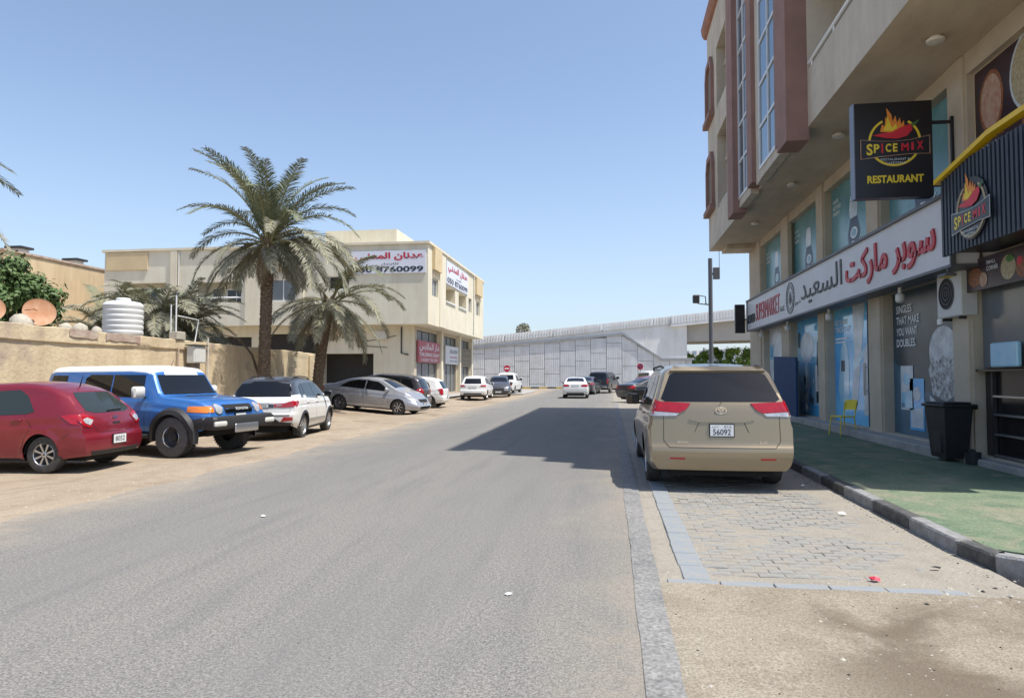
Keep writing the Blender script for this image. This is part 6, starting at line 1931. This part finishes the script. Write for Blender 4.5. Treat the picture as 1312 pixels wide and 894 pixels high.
# --- blue off-roader
fj = dict(L=4.67, W=1.86, wb=2.69, ro=1.08, R=.415, paint='p_blue', zb=.46, zbr=.55, zbf=.62, tum=.20, rr=.11, sig=.04, arch=1.15, tr=.07, tf=.10, plan_f=.5, bulge_f=.05, zone_r=.6,
    top=[(0, 1.78), (.2, 1.84), (2.5, 1.86), (2.95, 1.83), (3.05, 1.78), (3.34, 1.27), (3.42, 1.235), (4.2, 1.17), (4.5, 1.12), (4.67, 1.0)],
    belt=[(0, 1.18), (3.1, 1.17), (3.35, 1.14), (4.5, 1.03), (4.67, .93)],
    rear=[(.5, .0), (1.1, 0), (1.8, .14)], front=[(.5, .04), (.8, 0), (1.1, .08)],
    split=(lambda x, z: z > 1.715, 'white'),
    side_win=[[(.22, 1.30), (.75, 1.30), (.75, 1.66), (.30, 1.66)], [(1.25, 1.24), (2.02, 1.22), (2.02, 1.68), (1.40, 1.68), (1.28, 1.60)], [(2.06, 1.22), (2.92, 1.21), (2.90, 1.68), (2.06, 1.68)]],
    wind=('nose', [(-.74, 1.27), (.74, 1.27), (.68, 1.68), (-.68, 1.68)]),
    rwin=('back', [(-.6, 1.25), (.6, 1.25), (.55, 1.65), (-.55, 1.65)]),
    patches=[('grille', 'nose', [(-.42, .90), (.42, .90), (.42, 1.06), (-.42, 1.06)], 'seam', .012),
             ('hood_scoop', 'top', [(3.62, -.42), (3.62, .42), (3.68, .40), (3.68, -.40)], 'seam', .008)],
    mirror_patches=[(('headlight', 'nose'), disc(.58, .98, .095, 20), 'clearlens', .022), (('headlight_ring', 'nose'), disc(.58, .98, .112, 20), 'chrome', .012),
                    (('turn_signal', 'nose'), [(.71, .92), (.88, .92), (.88, 1.04), (.71, 1.04)], 'amber', .014)],
    side_patches=[('turn_signal', [(4.12, .93), (4.56, .91), (4.56, 1.02), (4.12, 1.04)], 'amber', .012)],
    seams=[[(1.22, .55), (1.22, 1.18)], [(2.04, .5), (2.04, 1.2)], [(3.02, .52), (3.06, 1.18)], [(.0, 1.17), (1.2, 1.2)]],
    mirror=(2.98, 1.20, 'box_grey', 1.5), handles=[(2.2, 1.1), (1.9, 1.1)], handle_m='plastic', wk='truck', tw=.31, win_=-.045, clad=(.13, .085, 'plastic'),
    plates=[('nose', .0, .80, .30, .15, '12542', '')])
def fj_bumper(root, pp, H2, hw):
    mb = MB()
    mb.box(H2 - .16, H2 + .17, -.93, .93, .58, .84, 'plastic', bev=.05); mb.box(H2 - .5, H2 - .1, -.93, -.80, .58, .82, 'plastic', bev=.04); mb.box(H2 - .5, H2 - .1, .80, .93, .58, .82, 'plastic', bev=.04)
    b = part('front_bumper', mb, root, 35)
    part('skid_plate', MB().box(H2 + .15, H2 + .19, -.36, .36, .50, .68, 'steel', bev=.015), root, 35)
    for s_ in (-1, 1):
        y0, y1 = sorted((s_ * .58, s_ * .92)); part('bumper_insert', MB().box(H2 + .10, H2 + .185, y0, y1, .64, .76, 'box_grey', bev=.03), root, 35)
    mb = MB()
    for z in (.985,): mb.box(H2 - .06, H2 + .03, -.40, .40, z - .012, z + .012, 'chrome')
    fr = frame((H2 + .035, 0, 0), (0, 1, 0)); text(mb, fr, 'TOYOTA', -.2, .2, .955, 1.01, .002, 'white_letter', .02)
    part('grille_lettering', mb, root)
    for s_ in (-1, 1):
        part('rock_slider', MB().tube([(-.85, s_ * .90, .42), (.85, s_ * .90, .42)], .05, 'plastic', 8), root, 60)
    mb = MB(); mb.box(-H2 - .14, -H2 + .12, -.9, .9, .55, .78, 'plastic', bev=.04); part('rear_bumper', mb, root, 35)
    for k in (-.4, .05, .5):
        p0 = pp('nose', k, 1.275, .01); p1 = pp('nose', k + .3, 1.30, .012)
        part('wiper', MB().tube([p0, p1], .010, 'seam', 5), root)
fj['extras'] = [('fj', fj_bumper)]
o, _ = make_car('parked_off_roader', 'car', 'bright blue boxy off-roader with white roof and black wheel arches, nose to the road', fj)
place(o, -10.1, 13.95, -9.5)
# --- white and black crossover
suv = dict(L=4.30, W=1.81, wb=2.59, ro=.86, R=.335, paint='p_white', zb=.26, zbr=.40, tum=.40, rr=.12, zone_r=1.1, tr=.07, bulge_r=.10,
    top=[(0, 1.50), (.15, 1.54), (.8, 1.60), (1.5, 1.63), (2.3, 1.58), (2.75, 1.46), (3.3, 1.13), (4.05, 1.0), (4.3, .85)],
    belt=[(0, 1.10), (1.0, 1.09), (3.2, .99), (3.6, .96), (4.3, .76)],
    rear=[(.38, .09), (.46, .02), (.56, 0), (.68, .0), (.74, .05), (1.0, .08), (1.12, .16), (1.50, .46), (1.62, .54)], front=[(.2, .1), (.5, 0), (.9, .16)],
    split=(lambda x, z: z > 1.14 or (x > 1.2 and x < 3.1 and z > 1.08), 'p_dark'),
    side_win=[[(.80, 1.17), (1.10, 1.15), (1.10, 1.46), (.86, 1.40)], [(1.14, 1.15), (1.95, 1.11), (1.95, 1.48), (1.14, 1.46)], [(2.01, 1.11), (2.98, 1.07), (2.72, 1.32), (2.48, 1.46), (2.01, 1.48)]],
    wind=('top', [(2.66, -.55), (3.2, -.66), (3.2, .66), (2.66, .55)]), rglass='glass_car',
    rwin=('back', [(-.72, 1.13), (-.76, 1.2), (-.58, 1.52), (.58, 1.52), (.76, 1.2), (.72, 1.13)]),
    mirror_patches=[(('tail_light', 'back'), [(.34, .87), (.34, .95), (.58, .965), (.80, 1.03), (.86, 1.0), (.84, .88), (.6, .86)], 'taillight', .014),
                    (('tail_lens', 'back'), [(.40, .90), (.40, .92), (.54, .93), (.54, .91)], 'clearlens', .020),
                    (('fog_lamp', 'back'), [(.52, .50), (.82, .54), (.82, .62), (.60, .62)], 'taillight', .012)],
    side_patches=[('tail_light', [(.20, .88), (.32, .90), (.42, 1.0), (.34, 1.03), (.22, 1.0)], 'taillight', .012), ('door_moulding', [(1.35, .44), (2.95, .42), (2.95, .50), (1.35, .52)], 'steel', .012)],
    patches=[('tailgate_bar', 'back', [(-.33, .86), (.33, .86), (.33, .95), (-.33, .95)], 'p_dark', .012),
             ('lower_bumper', 'back', [(-.80, .405), (-.80, .47), (-.50, .50), (-.40, .58), (.40, .58), (.50, .50), (.80, .47), (.80, .405)], 'plastic', .010),
             ('bumper_strip', 'back', [(-.74, .655), (.74, .655), (.74, .68), (-.74, .68)], 'seam', .010), ],
    seams=[[(1.98, .42), (1.98, 1.12)], [(3.05, .42), (3.05, 1.02)], [(1.12, 1.12), (1.05, .8), (1.2, .62), (1.26, .45)], [(.3, .92), (3.9, .90)]],
    seams2=[('back', [(-.72, 1.10), (-.74, .75), (.74, .75), (.72, 1.10)])],
    mirror=(3.0, 1.05, 'p_black', 1.1), handles=[(1.25, .97), (2.15, .95)], wk='5', tw=.22, clad=(.055, .018, 'plastic'),
    plates=[('back', .0, .905, .42, .08, '4 19276', '')],
    extras=[rails(1.6, .8, 2.4, .56, 'plastic'), wiper(-.02, 1.15, .32, 1.16)])
def fin_ant(root, pp, H2, hw):
    p = pp('top', .85, 0, 0); part('antenna', MB().add([p + Vector((-.1, 0, 0)), p + Vector((.1, .03, 0)), p + Vector((.1, -.03, 0)), p + Vector((-.07, 0, .07))], [(0, 1, 3), (0, 3, 2), (1, 2, 3)], 'seam'), root)
suv['extras'].append(('fin', fin_ant))
o, _ = make_car('parked_crossover', 'car', 'white crossover with black roof and dark rear window parked beside the tall palm', suv)
place(o, -9.15, 18.35, 99)
# --- silver sedan
sed = dict(L=4.82, W=1.80, wb=2.776, ro=1.10, R=.325, paint='p_silver', zb=.22, zbr=.30, tum=.46, rr=.12, bulge_f=.16, tf=.18, plan_f=.9, zone_r=.5,
    top=[(0, 1.0), (.12, 1.07), (.62, 1.11), (1.35, 1.38), (1.85, 1.455), (2.5, 1.475), (3.0, 1.41), (3.85, 1.02), (4.5, .88), (4.82, .70)],
    belt=[(0, .92), (.9, .98), (2.5, .94), (3.8, .88), (4.4, .76), (4.82, .60)],
    rear=[(.3, .08), (.5, 0), (.7, .0), (1.0, .05)], front=[(.2, .08), (.42, 0), (.75, .25)],
    side_win=[[(1.02, 1.03), (2.22, .99), (2.22, 1.37), (1.82, 1.36), (1.42, 1.27)], [(2.28, .99), (3.42, .95), (3.05, 1.20), (2.80, 1.33), (2.28, 1.37)]],
    wind=('top', [(2.95, -.55), (3.62, -.68), (3.62, .68), (2.95, .55)]), rwin=('top', [(.78, -.60), (1.38, -.52), (1.38, .52), (.78, .60)]),
    mirror_patches=[(('headlight', 'nose'), [(.48, .60), (.84, .66), (.84, .80), (.62, .74), (.46, .66)], 'clearlens', .012), (('fog_lamp', 'nose'), disc(.62, .36, .05, 12), 'clearlens', .012),
                    (('tail_light', 'back'), [(.45, .82), (.82, .80), (.80, .98), (.5, .96)], 'taillight', .012)],
    side_patches=[('headlight', [(4.22, .68), (4.55, .62), (4.62, .68), (4.30, .80)], 'clearlens', .010), ('tail_light', [(.08, .82), (.30, .84), (.28, .98), (.10, .97)], 'taillight', .01)],
    patches=[('grille', 'nose', [(-.36, .58), (.36, .58), (.42, .70), (-.42, .70)], 'seam', .012), ('lower_grille', 'nose', [(-.5, .30), (.5, .30), (.46, .42), (-.46, .42)], 'seam', .010)],
    seams=[[(2.25, .30), (2.25, .98)], [(3.36, .32), (3.44, .92)], [(1.3, 1.0), (1.22, .72), (1.42, .40)], [(1.2, .42), (3.3, .40)], [(.9, .86), (3.5, .80)]],
    mirror=(3.32, .95), handles=[(1.48, .86), (2.42, .84)], wk='7', tw=.2,
    plates=[('nose', 0, .50, .42, .1, '27604', '')])
o, _ = make_car('parked_sedan', 'car', 'silver sedan parked beneath the leaning palm with its nose to the road', sed)
place(o, -10.25, 28.9, -7.5)
# --- dark estate
wag = dict(L=4.60, W=1.80, wb=2.70, ro=.90, R=.33, paint='p_brown', zb=.24, tum=.34, rr=.13, zone_r=1.0, tr=.07, bulge_r=.10,
    top=[(0, 1.52), (.2, 1.57), (1.2, 1.64), (2.3, 1.62), (2.9, 1.48), (3.6, 1.08), (4.3, .95), (4.6, .8)],
    belt=[(0, 1.05), (2.0, 1.0), (3.6, .94), (4.6, .7)],
    rear=[(.28, .08), (.42, 0), (.62, .0), (.66, .05), (1.0, .08), (1.55, .42)], front=[(.2, .1), (.5, 0), (.9, .2)],
    side_win=[[(.55, 1.10), (1.2, 1.08), (1.2, 1.50), (.75, 1.46)], [(1.25, 1.08), (2.15, 1.05), (2.15, 1.52), (1.25, 1.50)], [(2.2, 1.05), (3.2, 1.0), (2.7, 1.42), (2.2, 1.52)]],
    wind=('top', [(2.8, -.55), (3.45, -.68), (3.45, .68), (2.8, .55)]), rwin=('back', [(-.66, 1.08), (.66, 1.08), (.56, 1.48), (-.56, 1.48)]),
    mirror_patches=[(('tail_light', 'back'), [(.55, .85), (.84, .85), (.86, 1.05), (.74, 1.12), (.6, 1.0)], 'taillight', .014)],
    side_patches=[('tail_light', [(.21, .86), (.32, .88), (.42, 1.02), (.26, 1.06)], 'taillight', .012), ('sill_trim', [(1.4, .30), (3.2, .30), (3.2, .36), (1.4, .36)], 'plastic', .01)],
    seams=[[(1.23, .5), (1.23, 1.06)], [(2.18, .3), (2.18, 1.05)], [(3.2, .3), (3.2, 1.0)]],
    mirror=(3.15, .98), handles=[(1.4, .95), (2.35, .93)], wk='5', plates=[('back', 0, .75, .44, .1, '', '')], extras=[rails(1.6, .7, 2.6, .62, 'chrome')])
o, _ = make_car('parked_estate', 'car', 'dark brown estate car parked between the silver sedan and the small white hatchback', wag)
place(o, -10.95, 31.75, 180)
# --- small white hatch
hat = dict(L=4.0, W=1.70, wb=2.50, ro=.72, R=.31, paint='p_white', zb=.22, tum=.36, rr=.13, zone_r=1.0, tr=.09, bulge_r=.12,
    top=[(0, 1.42), (.2, 1.47), (1.0, 1.53), (2.0, 1.52), (2.5, 1.40), (3.2, 1.03), (3.75, .9), (4.0, .74)],
    belt=[(0, 1.0), (1.0, .97), (3.0, .88), (3.4, .86), (4.0, .64)],
    rear=[(.28, .08), (.42, 0), (.60, .0), (.66, .05), (.98, .09), (1.45, .46)], front=[(.2, .1), (.45, 0), (.75, .2)],
    side_win=[[(.80, 1.06), (1.75, 1.0), (1.75, 1.42), (1.15, 1.40), (.92, 1.25)], [(1.81, 1.0), (2.85, .94), (2.45, 1.30), (1.81, 1.42)]],
    wind=('top', [(2.42, -.52), (3.05, -.62), (3.05, .62), (2.42, .52)]), rwin=('back', [(-.58, 1.03), (.58, 1.03), (.50, 1.38), (-.50, 1.38)]),
    mirror_patches=[(('tail_light', 'back'), [(.62, .72), (.80, .72), (.80, .98), (.70, 1.05), (.64, .98)], 'taillight', .014)],
    side_patches=[('tail_light', [(.21, .74), (.28, .76), (.34, .98), (.26, 1.02)], 'taillight', .012)],
    seams=[[(1.78, .3), (1.78, 1.0)], [(2.8, .3), (2.85, .92)]], mirror=(2.75, .93), handles=[(1.1, .9), (2.0, .88)], wk='8', plates=[('back', 0, .6, .44, .1, '', '')])
o, _ = make_car('parked_hatchback', 'car', 'small white hatchback with silver wheels parked past the dark estate car', hat)
place(o, -10.4, 34.6, 181)
# --- far row on the left
h2 = dict(hat); h2.update(W=1.78, L=4.25, plates=[('back', 0, .80, .44, .1, '', '')])
o, _ = make_car('parked_hatchback', 'car', 'white hatchback parked in front of the shop column, seen squarely from behind', dict(h2, patches=[('lower_bumper', 'back', [(-.62, .30), (.62, .30), (.58, .44), (-.58, .44)], 'plastic', .01)],
    mirror_patches=[(('tail_light', 'back'), [(.45, .86), (.82, .84), (.84, .95), (.6, .97)], 'taillight', .014)]))
place(o, -9.0, 45.7, 92, 0)
d2 = dict(h2); d2.update(paint='p_dark', patches=[('grille', 'nose', [(-.4, .45), (.4, .45), (.42, .65), (-.42, .65)], 'seam', .01)],
    mirror_patches=[(('headlight', 'nose'), [(.42, .62), (.76, .66), (.74, .78), (.5, .72)], 'clearlens', .012)], plates=[('nose', 0, .38, .44, .1, '', '')])
o, _ = make_car('parked_hatchback', 'car', 'dark grey car facing the camera between the white hatchback and the white pickup', d2)
place(o, -8.45, 51.4, -82, 0)
pk = dict(L=5.2, W=1.82, wb=3.05, ro=1.15, R=.36, paint='p_white', zb=.36, zbr=.5, tum=.26, rr=.1, sig=.04, zone_r=.5,
    top=[(0, 1.12), (2.05, 1.12), (2.15, 1.72), (2.4, 1.78), (3.3, 1.76), (3.9, 1.16), (4.9, 1.02), (5.2, .9)],
    belt=[(0, 1.09), (3.6, 1.08), (4.1, 1.04), (5.2, .82)],
    rear=[(.5, 0), (1.1, .02)], front=[(.2, .08), (.5, 0), (1.0, .12)],
    side_win=[[(2.35, 1.16), (2.75, 1.15), (2.75, 1.62), (2.38, 1.62)], [(2.82, 1.15), (3.62, 1.12), (3.25, 1.55), (2.82, 1.62)]],
    wind=('nose', [(-.62, 1.25), (.62, 1.25), (.55, 1.66), (-.55, 1.66)]), rwin=('back', [(-.62, 1.22), (.62, 1.22), (.56, 1.62), (-.56, 1.62)]),
    mirror_patches=[(('tail_light', 'back'), [(.70, .78), (.84, .78), (.84, 1.02), (.70, 1.02)], 'taillight', .012)],
    patches=[('tailgate', 'back', [(-.66, .62), (.66, .62), (.66, 1.06), (-.66, 1.06)], 'p_white', .02), ('rear_bumper', 'back', [(-.80, .50), (.80, .50), (.80, .60), (-.80, .60)], 'steel', .05)],
    seams=[[(2.1, .5), (2.1, 1.1)], [(3.2, .4), (3.2, 1.1)]], mirror=(3.5, 1.15, 'p_white', 1.4), wk='5', plates=[('back', 0, .68, .44, .12, '', '')])
o, _ = make_car('parked_pickup', 'pickup truck', 'white pickup truck parked farthest on the left, below the no-entry sign', pk)
place(o, -8.65, 57.0, 88, 0)
# --- on the road ahead
s2_ = dict(sed); s2_.update(paint='p_white', L=4.6, wb=2.75, ro=.95, rwin=('top', [(.62, -.62), (1.25, -.52), (1.25, .52), (.62, .62)]),
    top=[(0, .98), (.12, 1.05), (.5, 1.09), (1.15, 1.36), (1.65, 1.43), (2.3, 1.45), (2.8, 1.38), (3.65, 1.0), (4.3, .88), (4.6, .70)],
    mirror_patches=[(('tail_light', 'back'), [(.40, .82), (.80, .80), (.80, .96), (.56, .98), (.42, .92)], 'taillight', .012)],
    patches=[('lower_bumper', 'back', [(-.62, .31), (.62, .31), (.58, .40), (-.58, .40)], 'plastic', .01)], plates=[('back', 0, .86, .44, .1, '', '')])
o, _ = make_car('driving_sedan', 'car', 'white sedan in the middle of the road, driving away from the camera', s2_, 'cars on the road ahead')
place(o, -2.48, 49.2, 91, 0)
s3_ = dict(sed); s3_.update(paint='p_dark', plates=[])
o, _ = make_car('parked_sedan', 'car', 'dark sedan mostly hidden between the white sedan and the black off-roader ahead', s3_, 'cars on the road ahead')
place(o, -2.0, 58.6, 82, 0)
big_ = dict(L=5.2, W=2.0, wb=3.0, ro=1.15, R=.40, paint='p_black', zb=.36, zbr=.45, tum=.24, rr=.13, zone_r=.8, tr=.05,
    top=[(0, 1.80), (.2, 1.86), (1.5, 1.92), (3.0, 1.90), (3.35, 1.80), (3.9, 1.32), (4.9, 1.18), (5.2, 1.0)],
    belt=[(0, 1.22), (3.7, 1.18), (4.1, 1.15), (5.2, .92)],
    rear=[(.4, .05), (.5, 0), (.7, .0), (.74, .05), (1.2, .08), (1.82, .25)], front=[(.2, .1), (.5, 0), (1.1, .12)],
    side_win=[[(.4, 1.28), (1.3, 1.27), (1.3, 1.74), (.5, 1.72)], [(1.38, 1.27), (2.3, 1.25), (2.3, 1.75), (1.38, 1.74)], [(2.38, 1.25), (3.55, 1.22), (3.2, 1.68), (2.38, 1.75)]],
    wind=('nose', [(-.7, 1.36), (.7, 1.36), (.62, 1.78), (-.62, 1.78)]), rwin=('back', [(-.72, 1.25), (.72, 1.25), (.64, 1.74), (-.64, 1.74)]),
    mirror_patches=[(('tail_light', 'back'), [(.80, .85), (.93, .85), (.93, 1.25), (.82, 1.25)], 'taillight', .012)],
    patches=[('rear_bumper', 'back', [(-.85, .48), (.85, .48), (.85, .64), (-.85, .64)], 'steel', .03)],
    seams=[[(1.34, .7), (1.34, 1.25)], [(2.34, .4), (2.34, 1.25)]], mirror=(3.5, 1.24, 'p_black', 1.4), wk='5', plates=[('back', 0, .85, .44, .12, '', '')])
o, _ = make_car('parked_off_roader', 'car', 'large black off-roader parked at the right side of the road far ahead', big_, 'cars on the road ahead')
place(o, -.65, 63.2, 78, 0)
# --- right side beyond the van
s4 = dict(sed); s4.update(paint='p_black', plates=[], L=4.9)
o, _ = make_car('parked_sedan', 'car', 'black sedan parked at an angle just left of the gold van, tail towards the road', s4, 'cars parked beyond the gold van')
place(o, 2.75, 41.9, 32, 0)
s5 = dict(wag); s5.update(paint='p_dark', plates=[], extras=[])
o, _ = make_car('parked_estate', 'car', 'grey car seen through the gap beside the mirror of the gold van', s5, 'cars parked beyond the gold van')
place(o, 4.3, 38.5, 35, 0)
s6 = dict(hat); s6.update(paint='p_red', plates=[])
o, _ = make_car('parked_hatchback', 'car', 'red car whose roof shows above the black sedan beyond the gold van', s6, 'cars parked beyond the gold van')
place(o, 3.2, 46.0, 30, 0.0)
s7 = dict(big_); s7.update(paint='p_white', plates=[])
o, _ = make_car('parked_off_roader', 'car', 'white off-roader whose roof shows above the red car beyond the gold van', s7, 'cars parked beyond the gold van')
place(o, 4.3, 50.2, 30, 0.0)

# ------------------------------------------------------------------ litter and stones
def litter(x, y, z, s, m, label, seed):
    rnd = random.Random(seed); mb = MB(); vs = []
    n = 7
    for k in range(n):
        a = 2 * pi * k / n; r = s * rnd.uniform(.5, 1)
        vs.append((r * cos(a), r * sin(a) * .6, rnd.uniform(.0, .5) * s))
    vs.append((0, 0, s * .55))
    mb.add(vs, [(k, (k + 1) % n, n) for k in range(n)] + [tuple(range(n))[::-1]], m)
    solo('litter', mb, label, 'litter', 'litter on the ground', loc=(x, y, z))
litter(2.02, 5.72, .008, .06, 'litter_red', 'crumpled red wrapper at the end of the paved parking bay', 1)
litter(-.75, 4.98, .004, .035, 'litter', 'small white scrap lying on the asphalt in the middle foreground', 2)
litter(-3.9, 7.3, .004, .045, 'litter', 'white scrap on the asphalt left of the middle', 3)
litter(2.62, 8.35, .01, .06, 'litter', 'white and black scrap against the kerb below the green pavement', 4)
litter(2.72, 10.4, .01, .035, 'litter', 'tiny white scrap by the kerb just behind the gold van', 5)
litter(2.62, 6.1, .012, .05, 'seam', 'dark crumpled scrap near the kerb corner', 6)
litter(-9.9, 44.0, .0, .06, 'litter', 'pale scrap near the shop columns across the road', 7)
rnd = random.Random(5); mb = MB()
def stone(x, y, z, s, m):
    vs = [(x + s * rnd.uniform(.6, 1) * a, y + s * rnd.uniform(.6, 1) * b, z + s * .6 * rnd.uniform(.5, 1) * c) for a, b, c in ((1, 0, 0), (0, 1, 0), (-1, 0, 0), (0, -1, 0), (0, 0, 1), (0, 0, -1))]
    mb.add(vs, [(0, 1, 4), (1, 2, 4), (2, 3, 4), (3, 0, 4), (1, 0, 5), (2, 1, 5), (3, 2, 5), (0, 3, 5)], m)
for k in range(1300):
    u = rnd.random()
    x = rnd.uniform(.4, 6); y = rnd.uniform(1.2, 5.9)
    stone(x, y, zd(x, y), rnd.uniform(.004, .013) if rnd.random() < .95 else rnd.uniform(.014, .03), rnd.choice(('pebble', 'pebble', 'stone_grey', 'seam')))
for k in range(260):
    y = rnd.uniform(5.9, 12); x = 3.0 - abs(rnd.gauss(0, .10)) ; stone(x, y, zd(x, y), rnd.uniform(.005, .016), rnd.choice(('pebble', 'seam', 'stone_grey')))
for k in range(70):
    x = rnd.uniform(2.3, 4.5); y = rnd.uniform(5.2, 6.0); stone(x, y, zd(x, y), rnd.uniform(.008, .028), rnd.choice(('stone_grey', 'pebble', 'pebble', 'seam')))
for k in range(900):
    y = rnd.uniform(5, 24); x = -6.5 - abs(rnd.gauss(0, 1.4)); stone(x, y, zl(x, y), rnd.uniform(.006, .022), rnd.choice(('pebble', 'stone_grey', 'pebble')))
for k in range(500):
    y = rnd.uniform(2.5, 12); x = rnd.uniform(-6, .1); stone(x, y, 0, rnd.uniform(.003, .008), rnd.choice(('pebble', 'seam')))
setp(part('loose_gravel', mb), kind='stuff')
